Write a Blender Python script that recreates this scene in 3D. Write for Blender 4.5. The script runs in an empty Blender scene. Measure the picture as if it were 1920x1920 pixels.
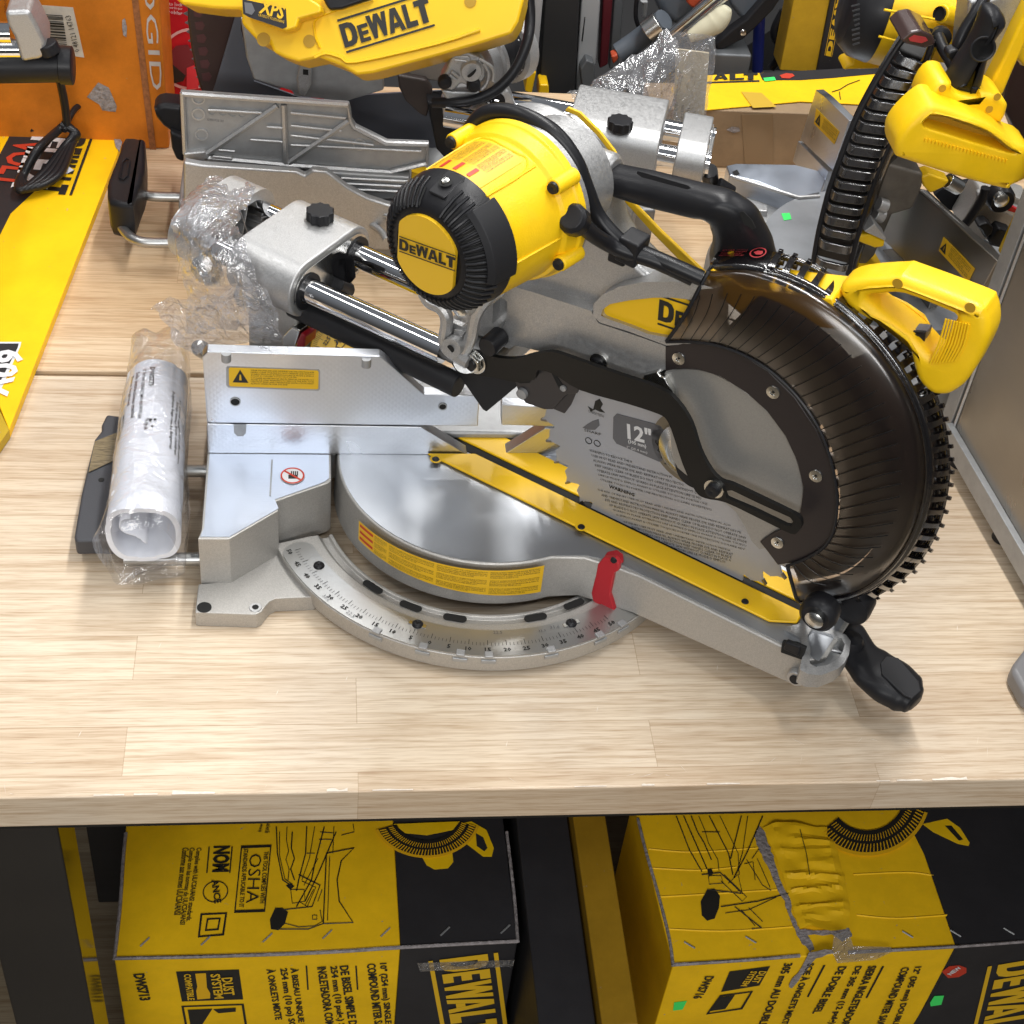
import bpy, bmesh, math, random
from mathutils import Vector, Matrix, noise
from mathutils.geometry import tessellate_polygon
random.seed(7)
sc = bpy.context.scene
COL = sc.collection
R = math.radians
V = Vector

# ------------------------------------------------------------------ camera, world, lamps, exposure
CAM = V((-0.1693, -1.1648, 1.1130))
FPX = 2932.7                      # focal length in pixels of the 1920 px wide photograph
YAW, PIT, ROLL = R(9.9117), R(43.0777), R(7.0270)
_cy, _sy, _cp, _sp = math.cos(YAW), math.sin(YAW), math.cos(PIT), math.sin(PIT)
FW = V((_sy * _cp, _cy * _cp, -_sp))
_r0 = V((_cy, -_sy, 0)); _u0 = _r0.cross(FW)
RT = _r0 * math.cos(ROLL) + _u0 * math.sin(ROLL)
UPV = _u0 * math.cos(ROLL) - _r0 * math.sin(ROLL)
cd = bpy.data.cameras.new('camera')
cam = bpy.data.objects.new('camera', cd); COL.objects.link(cam)
cam.matrix_world = Matrix(((RT.x, UPV.x, -FW.x, CAM.x), (RT.y, UPV.y, -FW.y, CAM.y), (RT.z, UPV.z, -FW.z, CAM.z), (0, 0, 0, 1)))
cd.sensor_width = 36.0; cd.lens = 36.0 * FPX / 1920.0
cd.clip_start = 0.02; cd.clip_end = 60
sc.camera = cam

w = bpy.data.worlds.new('World'); sc.world = w; w.use_nodes = True
nt = w.node_tree
bg = nt.nodes['Background']
tc = nt.nodes.new('ShaderNodeTexCoord'); sx = nt.nodes.new('ShaderNodeSeparateXYZ'); rp = nt.nodes.new('ShaderNodeValToRGB')
nt.links.new(tc.outputs['Generated'], sx.inputs[0]); nt.links.new(sx.outputs['Z'], rp.inputs[0])
rp.color_ramp.elements[0].position = 0.0; rp.color_ramp.elements[0].color = (0.20, 0.195, 0.19, 1)
rp.color_ramp.elements[1].position = 0.75; rp.color_ramp.elements[1].color = (0.62, 0.66, 0.72, 1)
nt.links.new(rp.outputs[0], bg.inputs['Color'])
bg.inputs['Strength'].default_value = 0.33

def lamp(name, loc, sx_, sy_, power, color, target=None):
    ld = bpy.data.lights.new(name, 'AREA'); ld.shape = 'RECTANGLE'; ld.size = sx_; ld.size_y = sy_; ld.energy = power; ld.color = color
    o = bpy.data.objects.new(name, ld); COL.objects.link(o); o.location = loc
    d = (V(target) - V(loc)) if target else V((0, 0, -1))
    o.rotation_euler = d.to_track_quat('-Z', 'Y').to_euler()
    return o
WHT = (1.0, 0.985, 0.96)
lamp('ceiling_strip_light', (0.35, 0.75, 2.3), 0.14, 2.6, 76, WHT)
lamp('ceiling_strip_light', (-1.25, 0.5, 2.3), 0.14, 2.6, 27, WHT)
lamp('ceiling_strip_light', (1.9, 0.3, 2.3), 0.14, 2.6, 27, WHT)
lamp('ceiling_strip_light', (0.3, -1.7, 2.3), 2.4, 0.14, 24, (0.95, 0.98, 1.0), (0, -.9, 0))
lamp('under_table_fill', (-0.4, -3.0, 1.5), 2.2, 0.5, 62, (1.0, .99, .97), (0, -.1, -.55))  # fill lamp added out of view to brighten the cartons under the table
lamp('ceiling_strip_light', (0.0, 3.0, 2.5), 2.4, 0.14, 20, WHT)
sc.view_settings.view_transform = 'Standard'
sc.view_settings.look = 'None'
sc.view_settings.gamma = 1.0
sc.view_settings.exposure = -0.27
sc.cycles.max_bounces = 10; sc.cycles.transparent_max_bounces = 24
sc.cycles.sample_clamp_indirect = 6.0
sc.cycles.caustics_reflective = False; sc.cycles.caustics_refractive = False

# ------------------------------------------------------------------ geometry of the view: a pixel of the photo meets a real plane of the scene
def ray(x, y): return RT * ((x - 960) / FPX) - UPV * ((y - 960) / FPX) + FW
def UP(x, y, P, N):
    d = ray(x, y); return CAM + d * ((V(P) - CAM).dot(N) / d.dot(N))
def UZ(x, y, z): return UP(x, y, (0, 0, z), V((0, 0, 1)))
def UY(x, y, Y): return UP(x, y, (0, Y, 0), V((0, 1, 0)))
A = R(53); PV = V((.003, .004, 0)); S = V((math.sin(A), -math.cos(A), 0)); N = V((math.cos(A), math.sin(A), 0)); Z = V((0, 0, 1))
X = V((1, 0, 0)); Y = V((0, 1, 0))
def AW(s, n, z): return PV + S * s + N * n + Z * z
def UA(x, y, n=0.0): return UP(x, y, PV + N * n, N)
def PZ(z): return (V((0, 0, z)), Z)
def PY(y): return (V((0, y, 0)), V((0, -1, 0)))
def PA(n): return (PV + N * n, -N)
def upl(q, pl): return UP(q[0], q[1], pl[0], pl[1])

# ------------------------------------------------------------------ materials
MATS = {}
def mat(name, col, rough=0.5, metal=0.0, **k):
    m = bpy.data.materials.new(name); m.use_nodes = True; t = m.node_tree; b = t.nodes['Principled BSDF']
    b.inputs['Base Color'].default_value = (*col, 1); b.inputs['Roughness'].default_value = rough; b.inputs['Metallic'].default_value = metal
    L = t.links.new
    def nd(ty, **kw):
        n_ = t.nodes.new(ty)
        for a, v in kw.items():
            if a in n_.inputs: n_.inputs[a].default_value = v
            else: setattr(n_, a, v)
        return n_
    if 'coat' in k: b.inputs['Coat Weight'].default_value = k['coat']; b.inputs['Coat Roughness'].default_value = k.get('coat_r', .1)
    if 'spec' in k: b.inputs['Specular IOR Level'].default_value = k['spec']
    co = nd('ShaderNodeTexCoord').outputs['Object']
    if 'scale' in k:
        mp = nd('ShaderNodeMapping'); mp.inputs['Scale'].default_value = k['scale']; L(co, mp.inputs['Vector'])
        if 'rot' in k: mp.inputs['Rotation'].default_value = k['rot']
        co = mp.outputs[0]
    if 'var' in k:       # colour variation: (noise scale, amount)
        s_, a_ = k['var']
        n_ = nd('ShaderNodeTexNoise', Scale=s_, Detail=5.0, Roughness=0.6); L(co, n_.inputs['Vector'])
        mr = nd('ShaderNodeMapRange'); mr.inputs[1].default_value = .3; mr.inputs[2].default_value = .7
        mr.inputs[3].default_value = 1 - a_; mr.inputs[4].default_value = 1 + a_ * .6; L(n_.outputs['Fac'], mr.inputs[0])
        mx = nd('ShaderNodeVectorMath', operation='SCALE'); mx.inputs[0].default_value = col; L(mr.outputs[0], mx.inputs['Scale'])
        L(mx.outputs[0], b.inputs['Base Color'])
    if 'rvar' in k:
        s_, lo, hi = k['rvar']
        n_ = nd('ShaderNodeTexNoise', Scale=s_, Detail=4.0); L(co, n_.inputs['Vector'])
        mr = nd('ShaderNodeMapRange'); mr.inputs[1].default_value = .35; mr.inputs[2].default_value = .65; mr.inputs[3].default_value = lo; mr.inputs[4].default_value = hi
        L(n_.outputs['Fac'], mr.inputs[0]); L(mr.outputs[0], b.inputs['Roughness'])
    if 'bump' in k:      # (noise scale, strength, distance)
        s_, st, di = k['bump']
        n_ = nd('ShaderNodeTexNoise', Scale=s_, Detail=3.0); L(co, n_.inputs['Vector'])
        bp = nd('ShaderNodeBump'); bp.inputs['Strength'].default_value = st; bp.inputs['Distance'].default_value = di
        L(n_.outputs['Fac'], bp.inputs['Height']); L(bp.outputs[0], b.inputs['Normal'])
    MATS[name] = m
    return m
CAST = mat('cast_aluminium', (.52, .52, .52), .42, .75, var=(900, .20), bump=(900, .30, .0004), rvar=(300, .36, .52))
CASTW = mat('cast_aluminium_warm', (.47, .455, .43), .48, .6, var=(900, .18), bump=(900, .30, .0004), rvar=(300, .42, .56))
CASTD = mat('cast_aluminium_dull', (.38, .385, .39), .5, .55, var=(60, .12), bump=(500, .3, .0005))
STEEL = mat('stainless_steel', (.44, .44, .43), .35, .95)
ZINC = mat('zinc_steel', (.62, .62, .60), .25, 1)
CHROME = mat('chrome', (.82, .82, .83), .05, 1)
BLADE = mat('painted_blade_steel', (.47, .48, .515), .44, .45, rvar=(15, .38, .5))
CARB = mat('bare_tooth_steel', (.35, .33, .30), .35, 1)
YEL = mat('yellow_plastic', (.93, .58, .006), .42, 0, var=(40, .07), bump=(700, .35, .0005), rvar=(30, .34, .56))
YELD = mat('yellow_paint', (.88, .53, .008), .38, 0, var=(8, .05))
YLAB = mat('yellow_label', (.80, .48, .015), .4, 0)
BLK = mat('black_plastic', (.015, .015, .017), .38, 0, spec=.24, bump=(900, .2, .0004), rvar=(40, .32, .46))
RUB = mat('black_rubber', (.017, .017, .019), .52, 0, spec=.28, bump=(500, .2, .0004))
CORD = mat('cord_rubber', (.013, .013, .015), .36, 0, spec=.3)
INK = mat('black_ink', (.015, .014, .012), .55, 0)
GREYP = mat('grey_ink', (.13, .13, .14), .5, 0)
WHITEI = mat('white_ink', (.75, .75, .76), .5, 0)
REDI = mat('red_ink', (.55, .045, .02), .5, 0)
RED = mat('red_plastic', (.48, .018, .028), .38, 0)
PAINTB = mat('black_painted_steel', (.012, .0115, .011), .36, 0, spec=.22, var=(12, .25))
GREEN = mat('green_sticker', (.06, .85, .16), .5, 0)
PAPER = mat('white_paper', (.78, .80, .86), .7, 0, var=(20, .04))
HOLE = mat('dark_recess', (.006, .006, .006), .8, 0)

def machined(name, base, rough, aniso, wave_scale, pattern):
    m = bpy.data.materials.new(name); m.use_nodes = True; t = m.node_tree; b = t.nodes['Principled BSDF']; L = t.links.new
    b.inputs['Metallic'].default_value = 1; b.inputs['Base Color'].default_value = (*base, 1)
    co = t.nodes.new('ShaderNodeTexCoord').outputs['Object']
    bp = t.nodes.new('ShaderNodeBump'); bp.inputs['Distance'].default_value = .0002; bp.inputs['Strength'].default_value = .35
    if pattern == 'cross':
        outs = []
        for dirn, rz in (('DIAGONAL', 0), ('DIAGONAL', 1)):
            mp = t.nodes.new('ShaderNodeMapping'); mp.inputs['Scale'].default_value = (1, 1, 1 if rz == 0 else -1); L(co, mp.inputs[0])
            wv = t.nodes.new('ShaderNodeTexWave'); wv.bands_direction = dirn; wv.inputs['Scale'].default_value = wave_scale; wv.inputs['Distortion'].default_value = .6
            L(mp.outputs[0], wv.inputs[0]); outs.append(wv.outputs['Fac'])
        ad = t.nodes.new('ShaderNodeMath'); ad.operation = 'MAXIMUM'; L(outs[0], ad.inputs[0]); L(outs[1], ad.inputs[1]); h = ad.outputs[0]
    elif pattern == 'fan':      # brushed by a big rotary cutter: arcs about a far point
        mp = t.nodes.new('ShaderNodeMapping'); mp.inputs['Location'].default_value = (.30, .22, 0); L(co, mp.inputs[0])
        wv = t.nodes.new('ShaderNodeTexWave'); wv.wave_type = 'RINGS'; wv.rings_direction = 'Z'; wv.inputs['Scale'].default_value = wave_scale; wv.inputs['Distortion'].default_value = 0; bp.inputs['Strength'].default_value = .12; bp.inputs['Distance'].default_value = .0001
        L(mp.outputs[0], wv.inputs[0]); h = wv.outputs['Fac']
    else:
        mp = t.nodes.new('ShaderNodeMapping'); mp.inputs['Scale'].default_value = (40, 900, 40); L(co, mp.inputs[0])
        wv = t.nodes.new('ShaderNodeTexNoise'); wv.inputs['Scale'].default_value = 1; L(mp.outputs[0], wv.inputs[0]); h = wv.outputs['Fac']
    L(h, bp.inputs['Height']); L(bp.outputs[0], b.inputs['Normal'])
    n2 = t.nodes.new('ShaderNodeTexNoise'); n2.inputs['Scale'].default_value = 9; n2.inputs['Detail'].default_value = 3; n2.inputs['Distortion'].default_value = .8; L(co, n2.inputs['Vector'])
    mr = t.nodes.new('ShaderNodeMapRange'); mr.inputs[1].default_value = .3; mr.inputs[2].default_value = .7; mr.inputs[3].default_value = rough - .12; mr.inputs[4].default_value = rough + .14
    L(n2.outputs['Fac'], mr.inputs[0]); L(mr.outputs[0], b.inputs['Roughness'])
    if aniso:
        b.inputs['Anisotropic'].default_value = aniso
        tg = t.nodes.new('ShaderNodeTangent'); tg.direction_type = 'RADIAL'; tg.axis = 'Z'; L(tg.outputs[0], b.inputs['Tangent'])
    return m
MFAN = machined('machined_turntable', (.47, .49, .52), .46, .6, 150, 'fan')
MCROSS = machined('machined_fence', (.58, .60, .64), .34, 0, 95, 'cross')
MBASE = machined('machined_base_top', (.56, .61, .70), .36, 0, 0, 'grain')
SHEETM = machined('stainless_sheet', (.33, .31, .28), .34, 0, 0, 'grain')

def glassy(name, tint, gloss=.12, opac=.0, rough=.08, wr=(60, .5, .004), opcol=(.02, .02, .02), blur=0.0):
    m = bpy.data.materials.new(name); m.use_nodes = True; t = m.node_tree; t.nodes.clear(); L = t.links.new
    out = t.nodes.new('ShaderNodeOutputMaterial'); tr = t.nodes.new('ShaderNodeBsdfTransparent'); tr.inputs[0].default_value = (*tint, 1)
    gl = t.nodes.new('ShaderNodeBsdfGlossy'); gl.inputs['Roughness'].default_value = rough
    df = t.nodes.new('ShaderNodeBsdfDiffuse'); df.inputs[0].default_value = (*opcol, 1)
    m1 = t.nodes.new('ShaderNodeMixShader'); m2 = t.nodes.new('ShaderNodeMixShader')
    fr = t.nodes.new('ShaderNodeLayerWeight'); fr.inputs['Blend'].default_value = .5
    mr = t.nodes.new('ShaderNodeMapRange'); mr.inputs[3].default_value = gloss; mr.inputs[4].default_value = min(1, gloss + .55)
    co = t.nodes.new('ShaderNodeTexCoord').outputs['Object']
    ns = t.nodes.new('ShaderNodeTexNoise'); ns.inputs['Scale'].default_value = wr[0]; ns.inputs['Detail'].default_value = 4; ns.inputs['Distortion'].default_value = 1.0; L(co, ns.inputs['Vector'])
    bp = t.nodes.new('ShaderNodeBump'); bp.inputs['Strength'].default_value = wr[1]; bp.inputs['Distance'].default_value = wr[2]; L(ns.outputs['Fac'], bp.inputs['Height'])
    for q in (gl, df, fr): L(bp.outputs[0], q.inputs['Normal'])
    pw = t.nodes.new('ShaderNodeMath'); pw.operation = 'POWER'; pw.inputs[1].default_value = 2.2; L(fr.outputs['Facing'], pw.inputs[0])
    L(pw.outputs[0], mr.inputs[0])
    src = tr
    if blur:
        rf = t.nodes.new('ShaderNodeBsdfRefraction'); rf.inputs['Color'].default_value = (*tint, 1); rf.inputs['IOR'].default_value = 1.03; rf.inputs['Roughness'].default_value = blur
        src = t.nodes.new('ShaderNodeMixShader'); src.inputs[0].default_value = .8; L(tr.outputs[0], src.inputs[1]); L(rf.outputs[0], src.inputs[2])
    m1.inputs[0].default_value = opac; L(src.outputs[0], m1.inputs[1]); L(df.outputs[0], m1.inputs[2])
    L(mr.outputs[0], m2.inputs[0]); L(m1.outputs[0], m2.inputs[1]); L(gl.outputs[0], m2.inputs[2]); L(m2.outputs[0], out.inputs[0])
    return m
SMOKE = glassy('smoked_polycarbonate', (.70, .60, .50), .07, .09, .20, (18, .12, .002), (.03, .024, .026), blur=.55)
SMOKED = glassy('smoked_rib_polycarbonate', (.24, .21, .20), .12, .40, .16, (90, .3, .001), (.012, .010, .012))
BAG = glassy('clear_polythene', (.95, .95, .96), .12, .08, .05, (80, 1.0, .006), (.75, .75, .78))
BAG3 = glassy('cloudy_polythene', (.90, .90, .92), .20, .20, .08, (60, 1.0, .008), (.75, .75, .78))
BAG2 = glassy('clear_polythene_smooth', (.97, .97, .98), .09, .04, .06, (60, .8, .004), (.8, .8, .83))

def wood(name, c1, c2, yoff=0.0):
    m = bpy.data.materials.new(name); m.use_nodes = True; t = m.node_tree; b = t.nodes['Principled BSDF']; L = t.links.new
    co = t.nodes.new('ShaderNodeTexCoord').outputs['Object']
    mp = t.nodes.new('ShaderNodeMapping'); mp.inputs['Location'].default_value = (.13, yoff, 0); L(co, mp.inputs[0])
    def brick(bw, rh, off, a, c):
        br = t.nodes.new('ShaderNodeTexBrick'); br.inputs['Scale'].default_value = 1; br.inputs['Mortar Size'].default_value = 0.0
        br.inputs['Brick Width'].default_value = bw; br.inputs['Row Height'].default_value = rh; br.offset = off; br.offset_frequency = 2
        br.inputs['Color1'].default_value = a; br.inputs['Color2'].default_value = c; L(mp.outputs[0], br.inputs[0]); return br
    br = brick(.47, .054, .43, (*c1, 1), (*c2, 1)); br.inputs['Mortar Size'].default_value = .0004; br.inputs['Mortar Smooth'].default_value = .3; br.inputs['Mortar'].default_value = (c1[0] * .84, c1[1] * .80, c1[2] * .76, 1)
    br2 = brick(.47, .054, .43, (0, 0, 0, 1), (1, 1, 1, 1))
    # grain
    mg = t.nodes.new('ShaderNodeMapping'); mg.inputs['Scale'].default_value = (6, 190, 190); L(co, mg.inputs[0])
    addv = t.nodes.new('ShaderNodeVectorMath'); addv.operation = 'MULTIPLY_ADD'; addv.inputs[1].default_value = (9, 9, 9)
    L(br2.outputs['Color'], addv.inputs[0]); L(mg.outputs[0], addv.inputs[2])
    n1 = t.nodes.new('ShaderNodeTexNoise'); n1.inputs['Scale'].default_value = 1; n1.inputs['Detail'].default_value = 6; n1.inputs['Roughness'].default_value = .68; n1.inputs['Distortion'].default_value = .35
    L(addv.outputs[0], n1.inputs['Vector'])
    r1 = t.nodes.new('ShaderNodeValToRGB'); e = r1.color_ramp.elements
    e[0].position = .32; e[0].color = (.70, .59, .48, 1); e[1].position = .56; e[1].color = (1.06, 1.05, 1.04, 1)
    L(n1.outputs['Fac'], r1.inputs[0])
    mx = t.nodes.new('ShaderNodeMix'); mx.data_type = 'RGBA'; mx.blend_type = 'MULTIPLY'; mx.inputs[0].default_value = .85
    L(br.outputs['Color'], mx.inputs[6]); L(r1.outputs[0], mx.inputs[7])
    # fine pores
    mg2 = t.nodes.new('ShaderNodeMapping'); mg2.inputs['Scale'].default_value = (30, 600, 600); L(co, mg2.inputs[0])
    n2 = t.nodes.new('ShaderNodeTexNoise'); n2.inputs['Scale'].default_value = 1; n2.inputs['Detail'].default_value = 3; L(mg2.outputs[0], n2.inputs['Vector'])
    r2 = t.nodes.new('ShaderNodeValToRGB'); r2.color_ramp.elements[0].position = .34; r2.color_ramp.elements[0].color = (.80, .74, .68, 1); r2.color_ramp.elements[1].position = .5; r2.color_ramp.elements[1].color = (1, 1, 1, 1)
    L(n2.outputs['Fac'], r2.inputs[0])
    mx2 = t.nodes.new('ShaderNodeMix'); mx2.data_type = 'RGBA'; mx2.blend_type = 'MULTIPLY'; mx2.inputs[0].default_value = .8
    L(mx.outputs[2], mx2.inputs[6]); L(r2.outputs[0], mx2.inputs[7])
    # worn grey patches
    n3 = t.nodes.new('ShaderNodeTexNoise'); n3.inputs['Scale'].default_value = 3.5; n3.inputs['Detail'].default_value = 4; L(co, n3.inputs['Vector'])
    r3 = t.nodes.new('ShaderNodeValToRGB'); r3.color_ramp.elements[0].position = .45; r3.color_ramp.elements[0].color = (1, 1, 1, 1); r3.color_ramp.elements[1].position = .7; r3.color_ramp.elements[1].color = (.90, .93, .99, 1)
    L(n3.outputs['Fac'], r3.inputs[0])
    mx3 = t.nodes.new('ShaderNodeMix'); mx3.data_type = 'RGBA'; mx3.blend_type = 'MULTIPLY'; mx3.inputs[0].default_value = 1
    L(mx2.outputs[2], mx3.inputs[6]); L(r3.outputs[0], mx3.inputs[7]); L(mx3.outputs[2], b.inputs['Base Color'])
    b.inputs['Roughness'].default_value = .42; b.inputs['Coat Weight'].default_value = .15; b.inputs['Coat Roughness'].default_value = .25
    bp = t.nodes.new('ShaderNodeBump'); bp.inputs['Strength'].default_value = .25; bp.inputs['Distance'].default_value = .0008; L(n2.outputs['Fac'], bp.inputs['Height']); L(bp.outputs[0], b.inputs['Normal'])
    return m
WOOD = wood('butcher_block_wood', (.61, .48, .34), (.72, .605, .46))
WOOD2 = wood('butcher_block_wood_rear', (.60, .43, .26), (.71, .55, .37), .03)

def carton(name, col, worn=(.30, .27, .25), amt=.66, dirt=.16):
    m = bpy.data.materials.new(name); m.use_nodes = True; t = m.node_tree; b = t.nodes['Principled BSDF']; L = t.links.new
    co = t.nodes.new('ShaderNodeTexCoord').outputs['Object']
    n1 = t.nodes.new('ShaderNodeTexNoise'); n1.inputs['Scale'].default_value = 14; n1.inputs['Detail'].default_value = 8; n1.inputs['Roughness'].default_value = .7; L(co, n1.inputs['Vector'])
    r1 = t.nodes.new('ShaderNodeMapRange'); r1.inputs[1].default_value = .35; r1.inputs[2].default_value = .65; r1.inputs[3].default_value = 1 - dirt; r1.inputs[4].default_value = 1.06; L(n1.outputs['Fac'], r1.inputs[0])
    sc_ = t.nodes.new('ShaderNodeVectorMath'); sc_.operation = 'SCALE'; sc_.inputs[0].default_value = col; L(r1.outputs[0], sc_.inputs['Scale'])
    n2 = t.nodes.new('ShaderNodeTexNoise'); n2.inputs['Scale'].default_value = 90; n2.inputs['Detail'].default_value = 6; n2.inputs['Roughness'].default_value = .75; L(co, n2.inputs['Vector'])
    r2 = t.nodes.new('ShaderNodeMapRange'); r2.inputs[1].default_value = amt; r2.inputs[2].default_value = amt + .05; L(n2.outputs['Fac'], r2.inputs[0])
    mx = t.nodes.new('ShaderNodeMix'); mx.data_type = 'RGBA'; L(r2.outputs[0], mx.inputs[0]); L(sc_.outputs[0], mx.inputs[6]); mx.inputs[7].default_value = (*worn, 1)
    L(mx.outputs[2], b.inputs['Base Color']); b.inputs['Roughness'].default_value = .5; b.inputs['Specular IOR Level'].default_value = .28
    bp = t.nodes.new('ShaderNodeBump'); bp.inputs['Strength'].default_value = .5; bp.inputs['Distance'].default_value = .004
    n4 = t.nodes.new('ShaderNodeTexNoise'); n4.inputs['Scale'].default_value = 9; n4.inputs['Detail'].default_value = 3; L(co, n4.inputs['Vector']); L(n4.outputs['Fac'], bp.inputs['Height']); L(bp.outputs[0], b.inputs['Normal'])
    return m
CYEL = carton('yellow_carton', (.93, .56, .010), dirt=.10)
CBLK = carton('black_carton', (.028, .027, .030), (.12, .11, .11), .7)
CORG = carton('orange_carton', (.62, .19, .015), (.45, .25, .12), .68, .25)
CRED = carton('red_carton', (.55, .012, .022), (.6, .3, .3), .8)
CBRN = carton('brown_cardboard', (.33, .23, .14), (.4, .3, .2), .75, .2)
CGRY = mat('torn_grey_cardboard', (.30, .27, .27), .9, 0, var=(150, .4), bump=(200, 1, .003))

# ------------------------------------------------------------------ mesh helpers
def mk(name, verts, faces, m, parent=None, bevel=0.0, smooth=40, seg=2):
    me = bpy.data.meshes.new(name)
    me.from_pydata([tuple(v) for v in verts], [], faces); me.validate()
    bm = bmesh.new(); bm.from_mesh(me); bmesh.ops.recalc_face_normals(bm, faces=bm.faces); bm.to_mesh(me); bm.free()
    if smooth:
        me.polygons.foreach_set('use_smooth', [True] * len(me.polygons)); me.set_sharp_from_angle(angle=R(smooth))
    me.materials.append(m)
    o = bpy.data.objects.new(name, me); COL.objects.link(o)
    if parent is not None:
        o.parent = parent
        o.matrix_parent_inverse = Matrix.Translation(-root_loc(parent))
    if bevel:
        b = o.modifiers.new('bevel', 'BEVEL'); b.width = bevel; b.segments = seg; b.limit_method = 'ANGLE'; b.angle_limit = R(35); b.harden_normals = True
    return o
def root_loc(p):
    v = V((0, 0, 0))
    if p.type == 'EMPTY': v = V(p.location)
    return v
class G:            # collects verts and faces for ONE mesh
    def __init__(s): s.v = []; s.f = []; s.cuts = []
    def add(s, vs, fs):
        o = len(s.v); f0 = len(s.f); s.v += [V(v) for v in vs]; s.f += [tuple(i + o for i in f) for f in fs]; s.cuts.append((o, len(s.v), f0, len(s.f))); return s
    def prism(s, pts, vec, hole=None):
        pts = [V(p) for p in pts]; vec = V(vec); n_ = len(pts)
        if hole:
            hole = [V(p) for p in hole]
            # keyhole: join nearest pair
            best = min(((a - b).length, i, j) for i, a in enumerate(pts) for j, b in enumerate(hole))
            _, i, j = best
            nrm = vec.normalized()
            def area(q): return sum((q[k].cross(q[(k + 1) % len(q)])).dot(nrm) for k in range(len(q)))
            if area(pts) * area(hole) > 0: hole = hole[::-1]; j = len(hole) - 1 - j
            ring = pts[:i + 1] + hole[j:] + hole[:j + 1] + pts[i:]
            m_ = len(ring); s.add(ring + [p + vec for p in ring], [tuple(range(m_)), tuple(range(2 * m_ - 1, m_ - 1, -1))])
            for q in (pts, hole):
                k = len(q); s.add(q + [p + vec for p in q], [(a, (a + 1) % k, (a + 1) % k + k, a + k) for a in range(k)])
            return s
        s.add(pts + [p + vec for p in pts], [tuple(range(n_)), tuple(range(2 * n_ - 1, n_ - 1, -1))] + [(i, (i + 1) % n_, (i + 1) % n_ + n_, i + n_) for i in range(n_)])
        return s
    def box(s, c, ax, ay, az):      # centre and three half vectors
        c, ax, ay, az = V(c), V(ax), V(ay), V(az)
        return s.prism([c - ax - ay - az, c + ax - ay - az, c + ax + ay - az, c - ax + ay - az], az * 2)
    def tube(s, pts, r, seg=12, smooth=0, caps=True, flat=None):
        pts = [V(p) for p in pts]
        rs = r if isinstance(r, (list, tuple)) else [r] * len(pts)
        if smooth: pts, rs = spline(pts, smooth, rs)
        n_ = len(pts); vs = []; up = None
        for i, p in enumerate(pts):
            d = (pts[min(i + 1, n_ - 1)] - pts[max(i - 1, 0)]).normalized()
            if up is None:
                up = d.orthogonal().normalized() if flat is None else V(flat)
            up = (up - d * up.dot(d)).normalized(); sd = d.cross(up)
            for k in range(seg):
                a = 2 * math.pi * k / seg
                vs.append(p + (up * math.cos(a) + sd * math.sin(a) * (1.0)) * rs[i])
        fs = [(i * seg + k, i * seg + (k + 1) % seg, (i + 1) * seg + (k + 1) % seg, (i + 1) * seg + k) for i in range(n_ - 1) for k in range(seg)]
        if caps: fs += [tuple(range(seg)), tuple(range((n_ - 1) * seg, n_ * seg))]
        return s.add(vs, fs)
    def lathe(s, prof, o, ax, ref=None, seg=48, a0=0.0, a1=360.0, closed=True):   # prof: (radius, height)
        o, ax = V(o), V(ax).normalized(); e1 = (V(ref) if ref is not None else ax.orthogonal()); e1 = (e1 - ax * e1.dot(ax)).normalized(); e2 = ax.cross(e1)
        full = abs(a1 - a0) >= 359.9; m_ = len(prof); vs = []
        cnt = seg if full else seg + 1
        for k in range(cnt):
            a = R(a0 + (a1 - a0) * k / seg)
            for (rr, h) in prof: vs.append(o + ax * h + (e1 * math.cos(a) + e2 * math.sin(a)) * rr)
        fs = []
        annulus = m_ >= 4 and prof[0][0] > 1e-6 and prof[-1][0] > 1e-6 and (abs(prof[0][1] - prof[-1][1]) < 1e-9 or abs(prof[0][0] - prof[-1][0]) < 1e-9) and not (abs(prof[0][0] - prof[-1][0]) < 1e-9 and abs(prof[0][1] - prof[-1][1]) > .008)
        for k in range(seg):
            k2 = (k + 1) % cnt
            if full and annulus: fs.append((k * m_ + m_ - 1, k * m_, k2 * m_, k2 * m_ + m_ - 1))
            for i in range(m_ - 1): fs.append((k * m_ + i, k * m_ + i + 1, k2 * m_ + i + 1, k2 * m_ + i))
        if not full and closed:
            fs.append(tuple(range(m_))); fs.append(tuple(range((cnt - 1) * m_, cnt * m_)))
        if full and not annulus:
            for i in (0, m_ - 1):
                if prof[i][0] > 1e-6 and closed: fs.append(tuple(k * m_ + i for k in range(cnt)))
        return s.add(vs, fs)
    def cyl(s, p0, p1, r, r1=None, seg=24):
        p0, p1 = V(p0), V(p1); h = (p1 - p0).length
        return s.lathe([(r, 0), (r if r1 is None else r1, h)], p0, p1 - p0, seg=seg)
    def disc(s, c, n_, r, seg=32, h=.0006): return s.lathe([(r, 0), (r, h)], c, n_, seg=seg)
    def each(s, name, m, parent=None, bevel=0.0, smooth=40, seg=2):      # one object for every shape added
        out = []
        for (v0, v1, f0, f1) in s.cuts: out.append(mk(name, s.v[v0:v1], [tuple(i - v0 for i in f) for f in s.f[f0:f1]], m, parent, bevel, smooth, seg))
        return out
    def make(s, name, m, parent=None, bevel=0.0, smooth=40, seg=2):
        # merge nothing: shapes stay closed
        return mk(name, s.v, s.f, m, parent, bevel, smooth, seg)
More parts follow.
